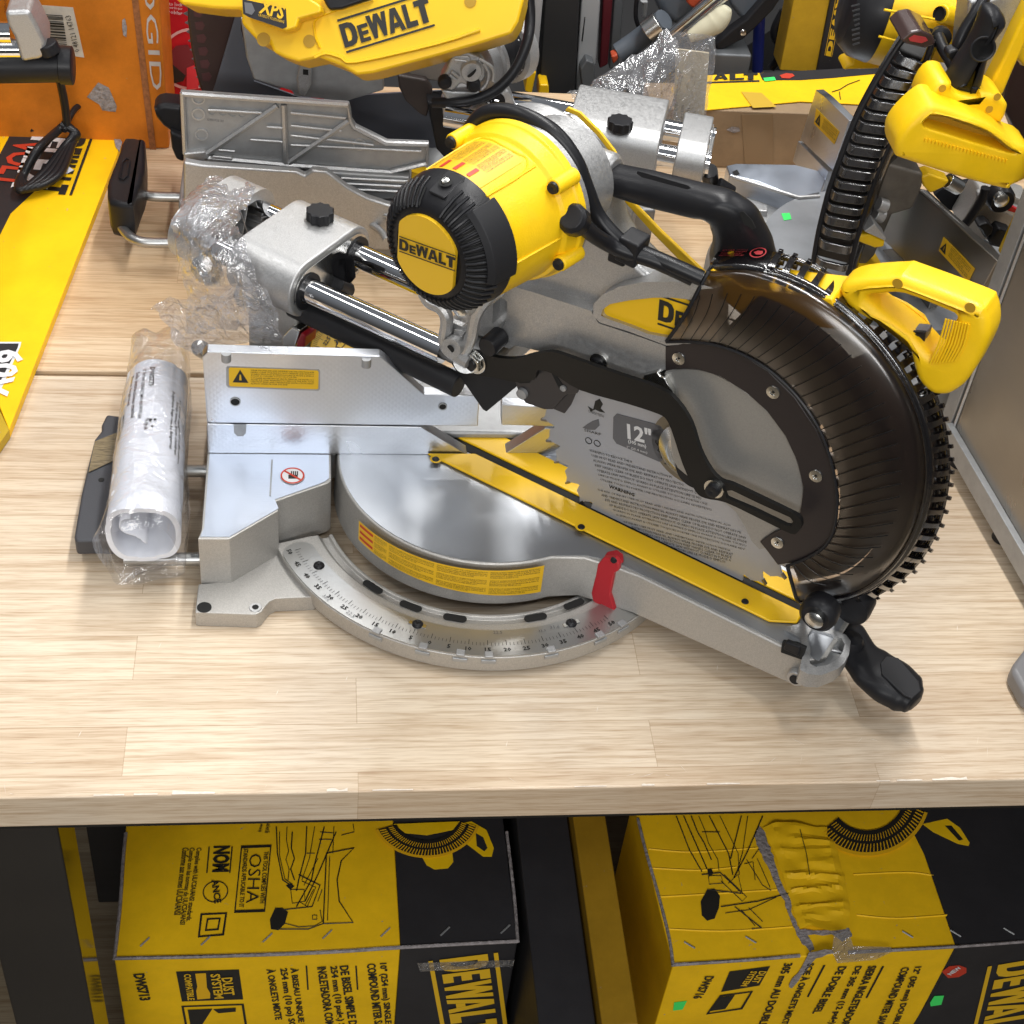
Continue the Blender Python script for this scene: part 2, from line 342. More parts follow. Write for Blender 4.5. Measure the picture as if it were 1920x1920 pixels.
def spline(pts, k, rs=None):
    out = []; ro = []
    n_ = len(pts)
    for i in range(n_ - 1):
        p0, p1, p2, p3 = pts[max(i - 1, 0)], pts[i], pts[i + 1], pts[min(i + 2, n_ - 1)]
        for j in range(k):
            t = j / k
            out.append(0.5 * ((2 * p1) + (p2 - p0) * t + (2 * p0 - 5 * p1 + 4 * p2 - p3) * t * t + (3 * p1 - p0 - 3 * p2 + p3) * t ** 3))
            if rs: ro.append(rs[i] * (1 - t) + rs[i + 1] * t)
    out.append(pts[-1])
    if rs: ro.append(rs[-1]); return out, ro
    return out
def pillow(name, q, vec, r, m, parent=None, hole=None, steps=4, smooth=60, rhole=None):
    """a thick outline whose rims are rolled over with radius r"""
    vec = V(vec); dn = vec.normalized(); T = vec.length
    def rings(pts, out, r=r):
        pts = [V(p) for p in pts]; n_ = len(pts)
        ar = sum((pts[k].cross(pts[(k + 1) % n_])).dot(dn) for k in range(n_)); sg = 1 if ar > 0 else -1
        nn = []
        for k in range(n_):
            e = (pts[(k + 1) % n_] - pts[k - 1]).normalized(); nn.append(dn.cross(e) * sg * out)      # towards the material's inside
        rg = []
        for k in range(steps + 1):
            t = math.pi / 2 * k / steps; rg.append([p + n2 * r * (1 - math.sin(t)) + dn * r * (1 - math.cos(t)) for p, n2 in zip(pts, nn)])
        for k in range(steps + 1):
            t = math.pi / 2 * k / steps; rg.append([p + n2 * r * (1 - math.cos(t)) + dn * (T - r * (1 - math.sin(t))) for p, n2 in zip(pts, nn)])
        return rg
    ro_ = rings(q, 1); g = G()
    def skin(rg):
        n_ = len(rg[0]); vs = [p for r_ in rg for p in r_]
        g.add(vs, [(i * n_ + k, i * n_ + (k + 1) % n_, (i + 1) * n_ + (k + 1) % n_, (i + 1) * n_ + k) for i in range(len(rg) - 1) for k in range(n_)])
    skin(ro_)
    if hole:
        rh = rings(hole, -1, rhole or r); skin(rh)
        for a_, b_ in ((ro_[0], rh[0]), (ro_[-1], rh[-1])):
            g.add(a_ + b_, [tuple(t) for t in tessellate_polygon([a_, b_])])
    else:
        for a_ in (ro_[0], ro_[-1]): g.add(a_, [tuple(range(len(a_)))])
    bm_ = g.make(name, m, parent, 0, smooth)
    bm = bmesh.new(); bm.from_mesh(bm_.data); bmesh.ops.remove_doubles(bm, verts=bm.verts, dist=1e-6); bmesh.ops.recalc_face_normals(bm, faces=bm.faces); bm.to_mesh(bm_.data); bm.free()
    return bm_
def cs(q, k=3, tension=1.0):          # closed outline made smooth
    n_ = len(q); out = []
    for i in range(n_):
        p0, p1, p2, p3 = q[i - 1], q[i], q[(i + 1) % n_], q[(i + 2) % n_]
        for j in range(k):
            t = j / k
            out.append(tuple(0.5 * ((2 * b) + (c - a) * t + (2 * a - 5 * b + 4 * c - d) * t * t + (3 * b - a - 3 * c + d) * t ** 3) for a, b, c, d in zip(p0, p1, p2, p3)))
    return out
def thing(name, label, cat, loc, group=None):
    o = bpy.data.objects.new(name, None); COL.objects.link(o); o.location = loc; o.empty_display_size = .05
    bpy.context.view_layer.update()
    o['label'] = label; o['category'] = cat
    if group: o['group'] = group
    return o
def tag(o, label, cat, group=None):
    o['label'] = label; o['category'] = cat
    if group: o['group'] = group
    return o
def struct(o): o['kind'] = 'structure'; return o

# lettering -----------------------------------------------------------------------------------------
_tc = {}
def glyphs(body, bold=0.0, res=2):
    key = (body, bold, res)
    if key not in _tc:
        c = bpy.data.curves.new('t', 'FONT'); c.body = body; c.size = 1; c.resolution_u = res; c.offset = bold; c.space_line = .92
        o = bpy.data.objects.new('t', c); me = bpy.data.meshes.new_from_object(o)
        vs = [v.co.copy() for v in me.vertices]; fs = [tuple(p.vertices) for p in me.polygons]
        bpy.data.objects.remove(o); bpy.data.curves.remove(c); bpy.data.meshes.remove(me)
        x0 = min(v.x for v in vs); x1 = max(v.x for v in vs); y0 = min(v.y for v in vs); y1 = max(v.y for v in vs)
        _tc[key] = ([((v.x - x0) / (x1 - x0), (v.y - y0) / (y1 - y0)) for v in vs], fs, (x1 - x0) / (y1 - y0))
    return _tc[key]
# heavy block letters as quads in a unit square
def Q(*p): return [tuple(p)]
def block(ch):
    if ch == 'D':
        o = [(0, 0), (0, 1), (.55, 1), (.82, .93), (.97, .75), (1, .5), (.97, .25), (.82, .07), (.55, 0)]
        i = [(.32, .22), (.32, .78), (.48, .78), (.58, .74), (.64, .64), (.66, .5), (.64, .36), (.58, .26), (.48, .22)]
        return [(o[k], o[(k + 1) % 9], i[(k + 1) % 9], i[k]) for k in range(9)]
    if ch == 'E': return [((0, 0), (0, 1), (.36, 1), (.36, 0)), ((.36, 0), (.36, .22), (1, .22), (1, 0)), ((.36, .39), (.36, .61), (.94, .61), (.94, .39)), ((.36, .78), (.36, 1), (1, 1), (1, .78))]
    if ch == 'W': return [((0, 1), (.17, 0), (.35, 0), (.22, 1)), ((.35, 0), (.17 + .1, .62), (.39, 1), (.5, .66)), ((.39, 1), (.61, 1), (.5, .66)), ((.5, .66), (.61, 1), (.73, .62), (.65, 0)), ((.65, 0), (.78, 1), (1, 1), (.83, 0))]
    if ch == 'A': return [((0, 0), (.32, 1), (.5, .72), (.28, 0)), ((.32, 1), (.68, 1), (.5, .72)), ((.5, .72), (.68, 1), (1, 0), (.72, 0)), ((.345, .18), (.40, .38), (.60, .38), (.655, .18))]
    if ch == 'L': return [((0, 0), (0, 1), (.4, 1), (.4, 0)), ((.4, 0), (.4, .24), (1, .24), (1, 0))]
    if ch == 'T': return [((0, .76), (0, 1), (1, 1), (1, .76)), ((.3, 0), (.3, .76), (.7, .76), (.7, 0))]
def logo(small_e=True, bars=True):
    """the tool maker's word mark between its two bars, in a box 1 wide; returns verts, faces, aspect"""
    W_ = [('D', .0, .17, 1), ('E', .185, .115, .74 if small_e else 1), ('W', .30 if small_e else .315, .22, 1), ('A', .515, .18, 1), ('L', .705, .13, 1), ('T', .835, .165, 1)]
    vs = []; fs = []; H = .24; y0 = .055
    for ch, x, wd, hh in W_:
        for q in block(ch):
            o = len(vs); vs += [(x + a * wd, (y0 + b * H * hh)) for a, b in q]; fs.append(tuple(range(o, o + len(q))))
    if bars:
        for yy in (0, y0 + H + .03):
            o = len(vs); vs += [(0, yy), (1, yy), (1, yy + .022), (0, yy + .022)]; fs.append((o, o + 1, o + 2, o + 3))
    ht = y0 + H + .052
    return [(a, b / ht) for a, b in vs], fs, 1 / ht
def put(name, art, p0, pr_, pu, m, parent=None, lift=.0005, fn=None, thick=False):
    """art laid on the parallelogram p0 + u*pr_ + v*pu (3D vectors); lift along its normal"""
    vs, fs = art[0], art[1]
    if fn: pts = [fn(u, v) for u, v in vs]
    else:
        nn = V(pr_).cross(V(pu)).normalized() * lift
        pts = [V(p0) + V(pr_) * u + V(pu) * v + nn for u, v in vs]
    me = bpy.data.meshes.new(name); me.from_pydata([tuple(p) for p in pts], [], fs); me.materials.append(m)
    o = bpy.data.objects.new(name, me); COL.objects.link(o)
    if parent is not None: o.parent = parent; o.matrix_parent_inverse = Matrix.Translation(-root_loc(parent))
    return o
def write(name, body, q0, q1, hpx, pl, m, parent, bold=0.0, lift=.0006, res=2, art=None):
    """lettering on plane pl whose baseline runs from pixel q0 to pixel q1; hpx = real height in metres or aspect if None"""
    a = art or glyphs(body, bold, res)
    P0, P1 = upl(q0, pl), upl(q1, pl); d = P1 - P0
    nrm = V(pl[1]).normalized()
    if (CAM - P0).dot(nrm) < 0: nrm = -nrm
    up = nrm.cross(d).normalized()
    h = hpx if hpx else d.length / a[2]
    return put(name, a, P0, d, up * h, m, parent, lift)
def merge_art(items):
    vs = []; fs = []
    for a, x, y, wd, ht in items:
        o = len(vs); vs += [(x + u * wd, y + v * ht) for u, v in a[0]]; fs += [tuple(i + o for i in f) for f in a[1]]
    return vs, fs, 1
def rect_art(x=0, y=0, wd=1, ht=1): return [(x, y), (x + wd, y), (x + wd, y + ht), (x, y + ht)], [(0, 1, 2, 3)], 1
WORDS = ('WARNING TO REDUCE THE RISK OF INJURY USER MUST READ AND UNDERSTAND INSTRUCTION MANUAL ALWAYS WEAR PROPER EYE AND RESPIRATORY PROTECTION KEEP HANDS CLEAR OF BLADE DO NOT OPERATE SAW WITHOUT GUARDS IN PLACE ATTENTION LIRE LE MODE D EMPLOI AVANT D UTILISER TOUJOURS PORTER UNE PROTECTION OCULAIRE ADVERTENCIA LEA EL MANUAL DE INSTRUCCIONES ANTES DE USAR').split()
def fine_print(lines, chars, seed=1, gap=.30):
    rnd = random.Random(seed); it = []
    k = rnd.randrange(len(WORDS))
    for i in range(lines):
        s_ = ''
        while len(s_) < chars: s_ += WORDS[k % len(WORDS)] + ' '; k += 1
        wd = 1 if i % 4 != 3 else .55 + .3 * rnd.random()
        s_ = s_[:int(chars * wd)].strip()
        a = glyphs(s_, .0, 0 if lines > 5 else 1)
        it.append((a, 0, 1 - (i + 1 - gap * .5) / lines, wd, (1 - gap) / lines))
    return merge_art(it)

# ------------------------------------------------------------------ the setting: floor, rear wall, the two wooden tables
g = G(); g.box((0, 1.0, -.905), X * 3.2, Y * 3.2, Z * .005)
FLOOR = wood('plank_floor', (.15, .12, .08), (.23, .19, .13))
struct(g.make('floor', FLOOR))
LEGM = mat('gloss_black_steel', (.010, .009, .009), .10, 0, spec=.35)
LEGW = .040
def bench(label, x0, x1, y0, y1, wd, legs):
    t = thing('wooden_worktable', label, 'table', ((x0 + x1) / 2, (y0 + y1) / 2, -.9), 'butcher block worktables')
    g = G(); g.box(((x0 + x1) / 2, (y0 + y1) / 2, -.021), X * (x1 - x0) / 2, Y * (y1 - y0) / 2, Z * .021); g.make('tabletop', wd, t, .0022)
    g = G()
    for yy in (y0 + .035, y1 - .035): g.box(((x0 + x1) / 2, yy, -.0565), X * ((x1 - x0) / 2 - .02), Y * .016, Z * .014)
    for xx in legs: g.box((xx, (y0 + y1) / 2, -.0565), X * .016, Y * ((y1 - y0) / 2 - .052), Z * .014)
    g.make('apron', PAINTB, t)
    for xx in legs:
        for yy in (y0 + .065, y1 - .065):
            g = G(); g.box((xx, yy, -.491), X * LEGW, Y * .030, Z * .409); g.make('leg', LEGM, t, .002)
    return t
def worn(t, y0):
    rnd = random.Random(11); g = G(); x = -.56
    while x < .60:
        L_ = .006 + .03 * rnd.random(); d = .0006 + .0026 * rnd.random() ** 2; n_ = 5; q = [V((x + L_ * k / n_, y0 + .0012 + d * (.3 + rnd.random()), .0003)) for k in range(n_ + 1)]
        q += [V((x + L_, y0 + .0006, .0003)), V((x, y0 + .0006, .0003))]; g.prism(q, Z * .0001); x += L_ * (1.3 + 4 * rnd.random() ** 2)
    o = g.make('worn_edge', mat('bare_worn_wood', (.78, .70, .60), .8, 0, var=(200, .15)), t); o['kind'] = 'stuff'
    g = G()
    for k in range(34):
        x = -.5 + 1.05 * rnd.random(); y = y0 + .004 + .05 * rnd.random() ** 1.5; a = rnd.random() * 3.1; l_ = .002 + .012 * rnd.random() ** 2
        e = V((math.cos(a), math.sin(a) * .6, 0)); p = e.cross(Z) * .0002; c = V((x, y, .0003)); g.prism([c - e * l_ - p, c + e * l_ * .3 + p * 2, c + e * l_, c - p * .5], Z * .0001)
    for (x, y) in ((1345, 1252), (520, 1298), (150, 1376), (650, 1272), (1120, 1330), (1795, 1178), (950, 1395), (300, 1210)):
        c = UZ(x, y, .0003); e = V((.3, 1, 0)).normalized() * .004; p = V((1, -.3, 0)) * .0004; g.prism([c - e, c + p, c + e, c - p], Z * .0001)
    o = g.make('scratches', MATS['bare_worn_wood'], t); o['kind'] = 'stuff'
T1 = bench('pale butcher block table in front with worn front edge, carrying the near miter saw', -1.05, 1.05, -.345, .2245, WOOD, (-.437, .93))
worn(T1, -.345)
T2 = bench('butcher block table behind the front one, carrying the farther miter saws', -1.06, 1.30, .2325, .90, WOOD2, (-.95, 1.15))

# ------------------------------------------------------------------ the sliding miter saw in front
SAW = thing('sliding_miter_saw', 'large yellow and silver sliding miter saw in the middle, smoked guard at its right', 'miter saw', (0, 0, 0), 'miter saws on the tables')
ZP, ZT = .0285, .078            # scale plate level, turntable level
FY = .0075                      # face of the fence
# cast base ---------------------------------------------------------------
blk = [(-.2732, .045), (-.2732, -.1), (-.2760, -.112), (-.2471, -.112), (-.2027, -.0735), (-.2064, -.0609), (-.1659, -.0395), (-.1560, -.0345), (-.1525, -.030), (-.1525, .045)]
def mirror(q): return [(-a, b) for a, b in q]
g = G()
g.prism([V((a, b, .0775)) for a, b in blk], (0, 0, -.066))
g.prism([V((a, b, .0775)) for a, b in mirror(blk)], (0, 0, -.066))
g.prism([V((a, b, .012)) for a, b in [(-.2732, .045), (-.2732, .15), (.2732, .15), (.2732, .045)]], (0, 0, .03))
prof = [(.206, .004), (.2145, .006), (.2168, .0262), (.2168, .0272), (.1835, .0272), (.1735, .0262), (.170, .0205), (.1635, .0200), (.162, .0235), (.1585, .0235), (.157, .004)]
g.lathe(prof, (0, 0, 0), Z, ref=-Y, seg=96, a0=-72, a1=84)
# foot
f_ = [(366, 1148), (480, 1152), (490, 1147), (497, 1137), (505, 1128), (516, 1122), (590, 1119), (640, 1060), (560, 1010), (430, 1090), (372, 1095)]
g.prism([UZ(x, y, .0192) for x, y in f_], (0, 0, -.0188))
g.prism([V((.15, -.13, .0192)), V((.28, -.13, .0192)), V((.28, -.05, .0192)), V((.15, -.05, .0192))], (0, 0, -.0188))
BASE = g.make('cast_base', CASTW, SAW, .0022)
# machined land on top of the block
g = G(); ins = lambda q: [V((a + (.0022 if a < -.27 else (-.0022 if a > -.16 else .0)), b + (.0026 if b < -.02 else 0), .0777)) for a, b in q]
g.prism(ins([p for p in blk if p[1] < .04] + [(-.1525, FY - .0006), (-.2732, FY - .0006)]), (0, 0, .0006))
g.prism([UZ(x, y, .0785) for x, y in [(508, 861), (512, 861), (509, 931), (505, 931)]], (0, 0, .0001))
g.make('machined_wing', MBASE, SAW)
g = G(); g.prism([UZ(x, y, .0786) for x, y in [(508.5, 862), (511.5, 862), (508, 930), (505, 930)]], (0, 0, .0003)); g.make('groove', CASTD, BASE)
# mounting holes
g = G()
for x, y, r in ((383, 1139, .0068), (479, 1139, .0030)): g.disc(UZ(x, y, .0193), Z, r, h=.0003)
g.each('mounting_hole', HOLE, BASE)
g = G(); g.lathe([(.0032, 0), (.0032, .0006), (.0056, .0006), (.0060, 0)], UZ(479, 1139, .0194), Z, seg=24); g.make('hole_rim', CAST, BASE)
# obround slots in the ring, seen as dark openings, and rim notches
for x, y in ((699, 1101), (770, 1137), (853, 1159), (1004, 1158), (1076, 1133)):
    c = UZ(x, y, .0270); t = V((-c.y, c.x, 0)).normalized(); r_ = V((c.x, c.y, 0)).normalized(); q = []
    for k in range(16):
        a = 2 * math.pi * k / 16; sgn = 1 if math.cos(a) >= 0 else -1
        q.append(c + t * (sgn * .0072 + math.cos(a) * .0042) + r_ * math.sin(a) * .0042 + Z * .0001)
    g = G(); g.prism(q, (0, 0, .0006)); g.make('slot', HOLE, BASE)
for x, y in ((710, 1179), (793, 1214), (863, 1228), (917, 1232), (1033, 1217), (1128, 1194), (1169, 1171)):
    c = UZ(x, y, .0285); a = math.atan2(c.x, -c.y); r_ = V((math.sin(a), -math.cos(a), 0)); t = V((math.cos(a), math.sin(a), 0))
    g = G(); g.box(r_ * .2143 + Z * .0287, t * .0040, r_ * .0036, Z * .0013); g.make('detent_notch', CASTD, BASE, .0006)
    g = G(); g.box(r_ * .2172 + Z * .0222, t * .0070, r_ * .0009, Z * .0022); g.make('detent_lip', CASTD, BASE, .0006)
# miter scale ------------------------------------------------------------
g = G(); q = []
a0, a1 = -66.5, 66
ro, ri = .2158, .1838
for k in range(61): a = R(a0 + (a1 - a0) * k / 60); q.append(V((ro * math.sin(a), -ro * math.cos(a), ZP - .0012)))
for k in range(61): a = R(a1 + (a0 - a1) * k / 60); q.append(V((ri * math.sin(a), -ri * math.cos(a), ZP - .0012)))
cx = (ro + ri) / 2; a = R(a0)
for k in range(1, 8):
    b = math.pi * k / 8; rr = cx - math.cos(b) * (ro - ri) / 2; off = math.sin(b) * .013
    q.append(V((rr * math.sin(a) - off * math.cos(a), -rr * math.cos(a) - off * math.sin(a), ZP - .0012)))
g.prism(q, (0, 0, .0014)); PLATE = g.make('miter_scale', STEEL, SAW)
items = []; g = G()
def pol(a_, r_, z_): return V((r_ * math.sin(a_), -r_ * math.cos(a_), z_))
vs = []; fs = []
for d in range(-50, 51):
    a = R(d - 17.407); big = d % 5 == 0
    r0, r1 = (.1968, .2030) if big else (.1996, .2034)
    hw = .00026 if big else .00018
    t = V((math.cos(a), math.sin(a), 0)); o = len(vs)
    vs += [pol(a, r0, ZP + .0006) - t * hw, pol(a, r1, ZP + .0006) - t * hw, pol(a, r1, ZP + .0006) + t * hw, pol(a, r0, ZP + .0006) + t * hw]; fs.append((o, o + 1, o + 2, o + 3))
    if big:
        ar = glyphs(str(abs(d)), .03, 1); hh = .0049; ww = hh * ar[2] * 1.15; rc = .2083; o = len(vs)
        for u, v in ar[0]: vs.append(pol(a, rc, ZP + .0006) + t * ((u - .5) * ww) - pol(a, 1, 0).normalized() * ((v - .5) * hh))
        fs += [tuple(i + o for i in f) for f in ar[1]]
mk('scale_marks', vs, fs, INK, PLATE, smooth=0)
for (x, y) in ((598, 1061), (783, 1171), (1071, 1169)):
    c = UZ(x, y, ZP); t = V((-c.y, c.x, 0)).normalized()
    if x > 600:
        g = G(); g.box(c + Z * .0004, t * .0085, c.normalized() * .0028, Z * .0004); g.make('screw_slot', ZINC, PLATE, .0015)
    g = G(); g.lathe([(0, .0035), (.0032, .0032), (.0052, .0012), (.0055, 0)], c + Z * .0002, Z, seg=20, closed=False); g.lathe([(.0025, 0), (.0025, .0044), (.0012, .0036)], c, Z, seg=6); g.make('scale_screw', BLK, PLATE)
# small marks printed on the scale
for q0, q1, b_ in (((1032, 1180), (1050, 1178), '31.6'), ((1010, 1186), (1024, 1185), '33.9'), ((925, 1189), (942, 1189), '22.5'), ((604, 1118), (614, 1128), '31.6'), ((648, 1149), (662, 1159), '22.5')):
    write('detent_number', b_, q0, q1, None, PZ(ZP + .0004), GREYP, PLATE, res=1)
# turntable + miter arm -----------------------------------------------------
RTT = .1495
HN = .0535                       # arm half width
q = []
def SN(s, n, z): return AW(s, n, z)
sj = math.sqrt(RTT ** 2 - (HN + .02) ** 2)
ring = []
for k in range(73):              # the disc, except where the arm leaves
    b = R(33 + (360 - 66) * k / 72); ring.append((RTT * math.cos(b), RTT * math.sin(b)))
ring = ring[::-1]
# ends: first is at -33 deg (n<0 side)...
def arm_out(h, tip, dr=0.0):
    o = [((RTT + dr) / RTT * s, (RTT + dr) / RTT * n) for s, n in ring]
    # ring runs from angle -33 (n<0) round the back to +33 (n>0)
    o = o + [(.150, .064), (.178, h + .004), (.205, h), (tip - .012, h), (tip, h - .014), (tip, -h + .014), (tip - .012, -h), (.205, -h), (.178, -h - .004), (.150, -.064)]
    return o
top = arm_out(HN, .392); bot = arm_out(HN + .001, .392, .003)
g = G(); n_ = len(top)
g.add([SN(s, n, ZT) for s, n in top] + [SN(min(s, .374), n, .026 if s < .17 else .0288 + (min(s, .374) - .21) * .066) for s, n in bot], [tuple(range(n_)), tuple(range(2 * n_ - 1, n_ - 1, -1))] + [(i, (i + 1) % n_, (i + 1) % n_ + n_, i + n_) for i in range(n_)])
ARM = g.make('miter_arm', CASTW, SAW, .0022)
g = G(); q = [(s * .985, n * .985) for s, n in ring]
q += [(.150, .060), (.176, .0505), (.23, .0495), (.3870, .0495), (.3870, -.0495), (.23, -.0495), (.176, -.0505), (.150, -.060)]
g.prism([SN(s, n, ZT + .0001) for s, n in q], (0, 0, .0006)); g.make('turntable_top', MFAN, ARM)
# end of the arm: raised rounded lip, pocket with black latch, screw boss
g = G()
zl = .0815
lip = [(1470, 1180), (1476, 1174), (1505, 1169), (1519, 1165), (1552, 1176), (1586, 1190), (1595, 1202), (1592, 1227), (1582, 1244), (1569, 1255), (1540, 1266), (1516, 1264), (1500, 1256), (1502, 1240), (1508, 1222), (1500, 1196), (1486, 1188)]
inn_ = [(1522, 1179), (1552, 1187), (1578, 1197), (1584, 1208), (1580, 1222), (1572, 1234), (1551, 1247), (1530, 1250), (1518, 1244), (1520, 1220), (1514, 1192)]
g.prism([UZ(x, y, zl) for x, y in lip], -Z * .017, hole=[UZ(x, y, zl) for x, y in inn_])
fr_ = G(); fr_.prism([UZ(x, y, .070) for x, y in [(1514, 1184), (1580, 1200), (1588, 1215), (1572, 1246), (1545, 1258), (1512, 1256)]], -Z * .010); fr_.make('tray_floor', CASTD, ARM)
rb_ = G(); rb_.tube([UZ(x, y, .0712) for x, y in [(1518, 1206), (1548, 1216), (1582, 1224)]], .0012, 6); rb_.make('tray_rib', CAST, ARM)
g.make('arm_end_frame', CAST, ARM, .0018)
g = G(); g.prism([UA(x, y, -HN - .0030) for x, y in [(1466, 1203), (1492, 1207), (1511, 1216), (1503, 1238), (1463, 1224)]], N * .004); g.make('latch_pocket', HOLE, ARM, .001)
g = G(); g.prism([UA(x, y, -HN - .0045) for x, y in [(1472, 1204), (1500, 1214), (1497, 1232), (1468, 1218)]], N * .006); g.make('latch', BLK, ARM, .0015)
g = G(); c = UA(1490, 1274, -HN - .008); g.lathe([(.0045, 0), (.0075, 0), (.0085, .001), (.0085, .03)], c, N, seg=24); g.make('screw_boss', CAST, ARM)
g = G(); g.lathe([(0, .0), (.0048, .0), (.0048, .004)], c - N * .0012, N, seg=16, closed=False); g.make('boss_screw', BLK, ARM)
# cast web joint at lever
# black miter lever: a flattened grip
def flat_loft(name, rows, m, parent, seg=20, pw=2.6, smooth=50):
    """rows: (centre, half width vector, half height vector)"""
    vs = []; fs = []
    for c, a_, b_ in rows:
        for k in range(seg):
            t = 2 * math.pi * k / seg; cx_, sy_ = math.cos(t), math.sin(t)
            cx_ = math.copysign(abs(cx_) ** (2 / pw), cx_); sy_ = math.copysign(abs(sy_) ** (2 / pw), sy_)
            vs.append(V(c) + V(a_) * cx_ + V(b_) * sy_)
    m_ = len(rows)
    fs = [(i * seg + k, i * seg + (k + 1) % seg, (i + 1) * seg + (k + 1) % seg, (i + 1) * seg + k) for i in range(m_ - 1) for k in range(seg)]
    fs += [tuple(range(seg)), tuple(range((m_ - 1) * seg, m_ * seg))]
    return mk(name, vs, fs, m, parent, smooth=smooth)
def lerp_rows(ks, sub=5):
    cs = spline([V(k[0]) for k in ks], sub); out = []
    for i, c in enumerate(cs):
        j = min(i // sub, len(ks) - 2); t = (i - j * sub) / sub
        t2 = t * t * (3 - 2 * t)
        out.append((c, V(ks[j][1]).lerp(V(ks[j + 1][1]), t2), V(ks[j][2]).lerp(V(ks[j + 1][2]), t2)))
    return out
lz = .050
def lrow(a, b, zc, hz):        # row from the two outline pixels a, b at height zc
    p, q_ = UZ(a[0], a[1], zc), UZ(b[0], b[1], zc); return ((p + q_) / 2, (q_ - p) / 2, Z * hz)
rows = [lrow((1562, 1200), (1592, 1172), .052, .012), lrow((1572, 1222), (1618, 1182), .051, .012), lrow((1588, 1252), (1640, 1213), .049, .009), lrow((1610, 1282), (1664, 1228), .047, .010),
        lrow((1640, 1306), (1700, 1252), .045, .0135), lrow((1672, 1322), (1724, 1276), .044, .014), lrow((1694, 1328), (1730, 1296), .044, .011), lrow((1706, 1328), (1728, 1310), .044, .006)]
LEV = flat_loft('miter_lever', lerp_rows(rows), BLK, SAW)
g = G(); q = [UZ(x, y, .0575) for x, y in [(1662, 1232), (1684, 1236), (1722, 1280), (1726, 1298), (1710, 1312), (1694, 1306), (1652, 1266), (1650, 1246)]]
g.prism(q, Z * .0022); g.make('lever_pad', RUB, LEV, .0018, seg=3)
g = G(); g.lathe([(0, .006), (.009, .004), (.012, -.002), (.012, -.012)], UZ(1598, 1202, .062), Z, seg=20, closed=False); g.make('lever_thumb_cam', BLK, LEV)
# kerf plates -----------------------------------------------------------------
def wzl(y_):     # s on line n where world y = y_
    return None
def kerf(n0, n1, ymax, s1):
    q = []
    def s_at(n, y_): return ((y_ - PV.y) - n * N.y) / S.y
    q = [(s_at(n0, ymax), n0), (s_at(n1, ymax), n1), (s1 - .006, n1), (s1, n1 + (.006 if n1 < 0 else -.006)), (s1, n0), ]
    if n0 < -.02: q = [(s_at(n0, ymax), n0), (s_at(n1, ymax), n1), (s1, n1), (s1, n0 + .014), (s1 - .022, n0)]
    else: q = [(s_at(n0, ymax), n0), (s_at(n1, ymax), n1), (s1 - .02, n1), (s1, n1 - .01), (s1, n0)]
    return q
g = G(); g.prism([SN(s, n, ZT + .0012) for s, n in kerf(-.0345, -.0050, .0066, .352)], (0, 0, .0032)); K1 = g.make('kerf_plate', YELD, SAW, .0016, seg=3)
g = G(); g.prism([SN(s, n, ZT + .0012) for s, n in kerf(.0050, .0345, .052, .352)], (0, 0, .0032)); K2 = g.make('kerf_plate', YELD, SAW, .0016, seg=3)
g = G(); g.prism([SN(s, n, ZT + .0010) for s, n in [(-.075, -.0050), (-.075, .0050), (.355, .0050), (.355, -.0050)]], (0, 0, .0008)); g.make('kerf_slot', HOLE, SAW)
for (x, y), k in (((817, 861), K1), ((1090, 988), K1), ((1397, 1128), K1), ((879, 805), K2)):
    c = UZ(x, y, ZT + .0044)
    g = G(); g.lathe([(0, .0012), (.0030, .0010), (.0036, .0001)], c, Z, seg=16, closed=False); g.make('plate_screw', BLK, k)
    g = G(); g.lathe([(.0040, 0.0001), (.0040, .0003), (.0060, .0003), (.0060, 0.0001)], c, Z, seg=20); g.make('screw_recess', YELD, k)
# fence -----------------------------------------------------------------------
def fy(q, y_=FY): return [UY(x, y, y_) for x, y in q]
g = G()
g.prism(fy([(388, 794.5), (790, 801), (877, 853), (389, 850)]), (0, .014, 0))
g.prism([V((.06, FY, .0785)), V((.27, FY, .0785)), V((.27, FY, .117)), V((.113, FY, .117))][::-1] if False else fy([(942, 853), (1035, 855), (1180, 858), (1180, 806), (1022, 803)]), (0, .014, 0))
g.prism([V((.13, FY, .0785)), V((.272, FY, .0785)), V((.272, FY, .117)), V((.13, FY, .117))], (0, .014, 0))
g.box((-.19, FY + .03, .090), X * .08, Y * .016, Z * .011); g.box((.2, FY + .03, .090), X * .07, Y * .016, Z * .011)
FEN = g.make('lower_fence', MCROSS, SAW, .0009)
g = G(); g.prism(fy([(379.5, 668), (388, 659), (712, 668), (719, 673), (795, 739), (893, 742.5), (899, 753), (896, 799.5), (388, 793)], FY - .0004), (0, .012, 0))
UPF = g.make('sliding_fence', MCROSS, SAW, .0012)
g = G(); g.prism(fy([(940, 758), (1023, 763), (1100, 765), (1100, 801), (1030, 800), (940, 797)], FY - .0004), (0, .012, 0)); g.prism([V((.12, FY - .0004, .118)), V((.272, FY - .0004, .118)), V((.272, FY - .0004, .150)), V((.12, FY - .0004, .150))], (0, .012, 0))
g.make('sliding_fence', MCROSS, SAW, .0012)
g = G()
for x, y in ((424, 668), (687, 678)): g.cyl(UY(x, y - 6, FY - .0012), UY(x, y + 2, FY - .0012) - Z * .004, .0045)
for x, y in ((426, 660), (689, 668)): g.cyl(UY(x, y - 4, FY + .005), UY(x, y - 4, FY + .005) + Z * .001, .0045)
g.each('fence_stop', CASTD, UPF)
g = G()
for x, y, r in ((441, 753, .0042), (830, 762, .0036)): g.disc(UY(x, y, FY - .0006), -Y, r, h=.0003)
g.each('fence_hole', HOLE, UPF)
g = G()
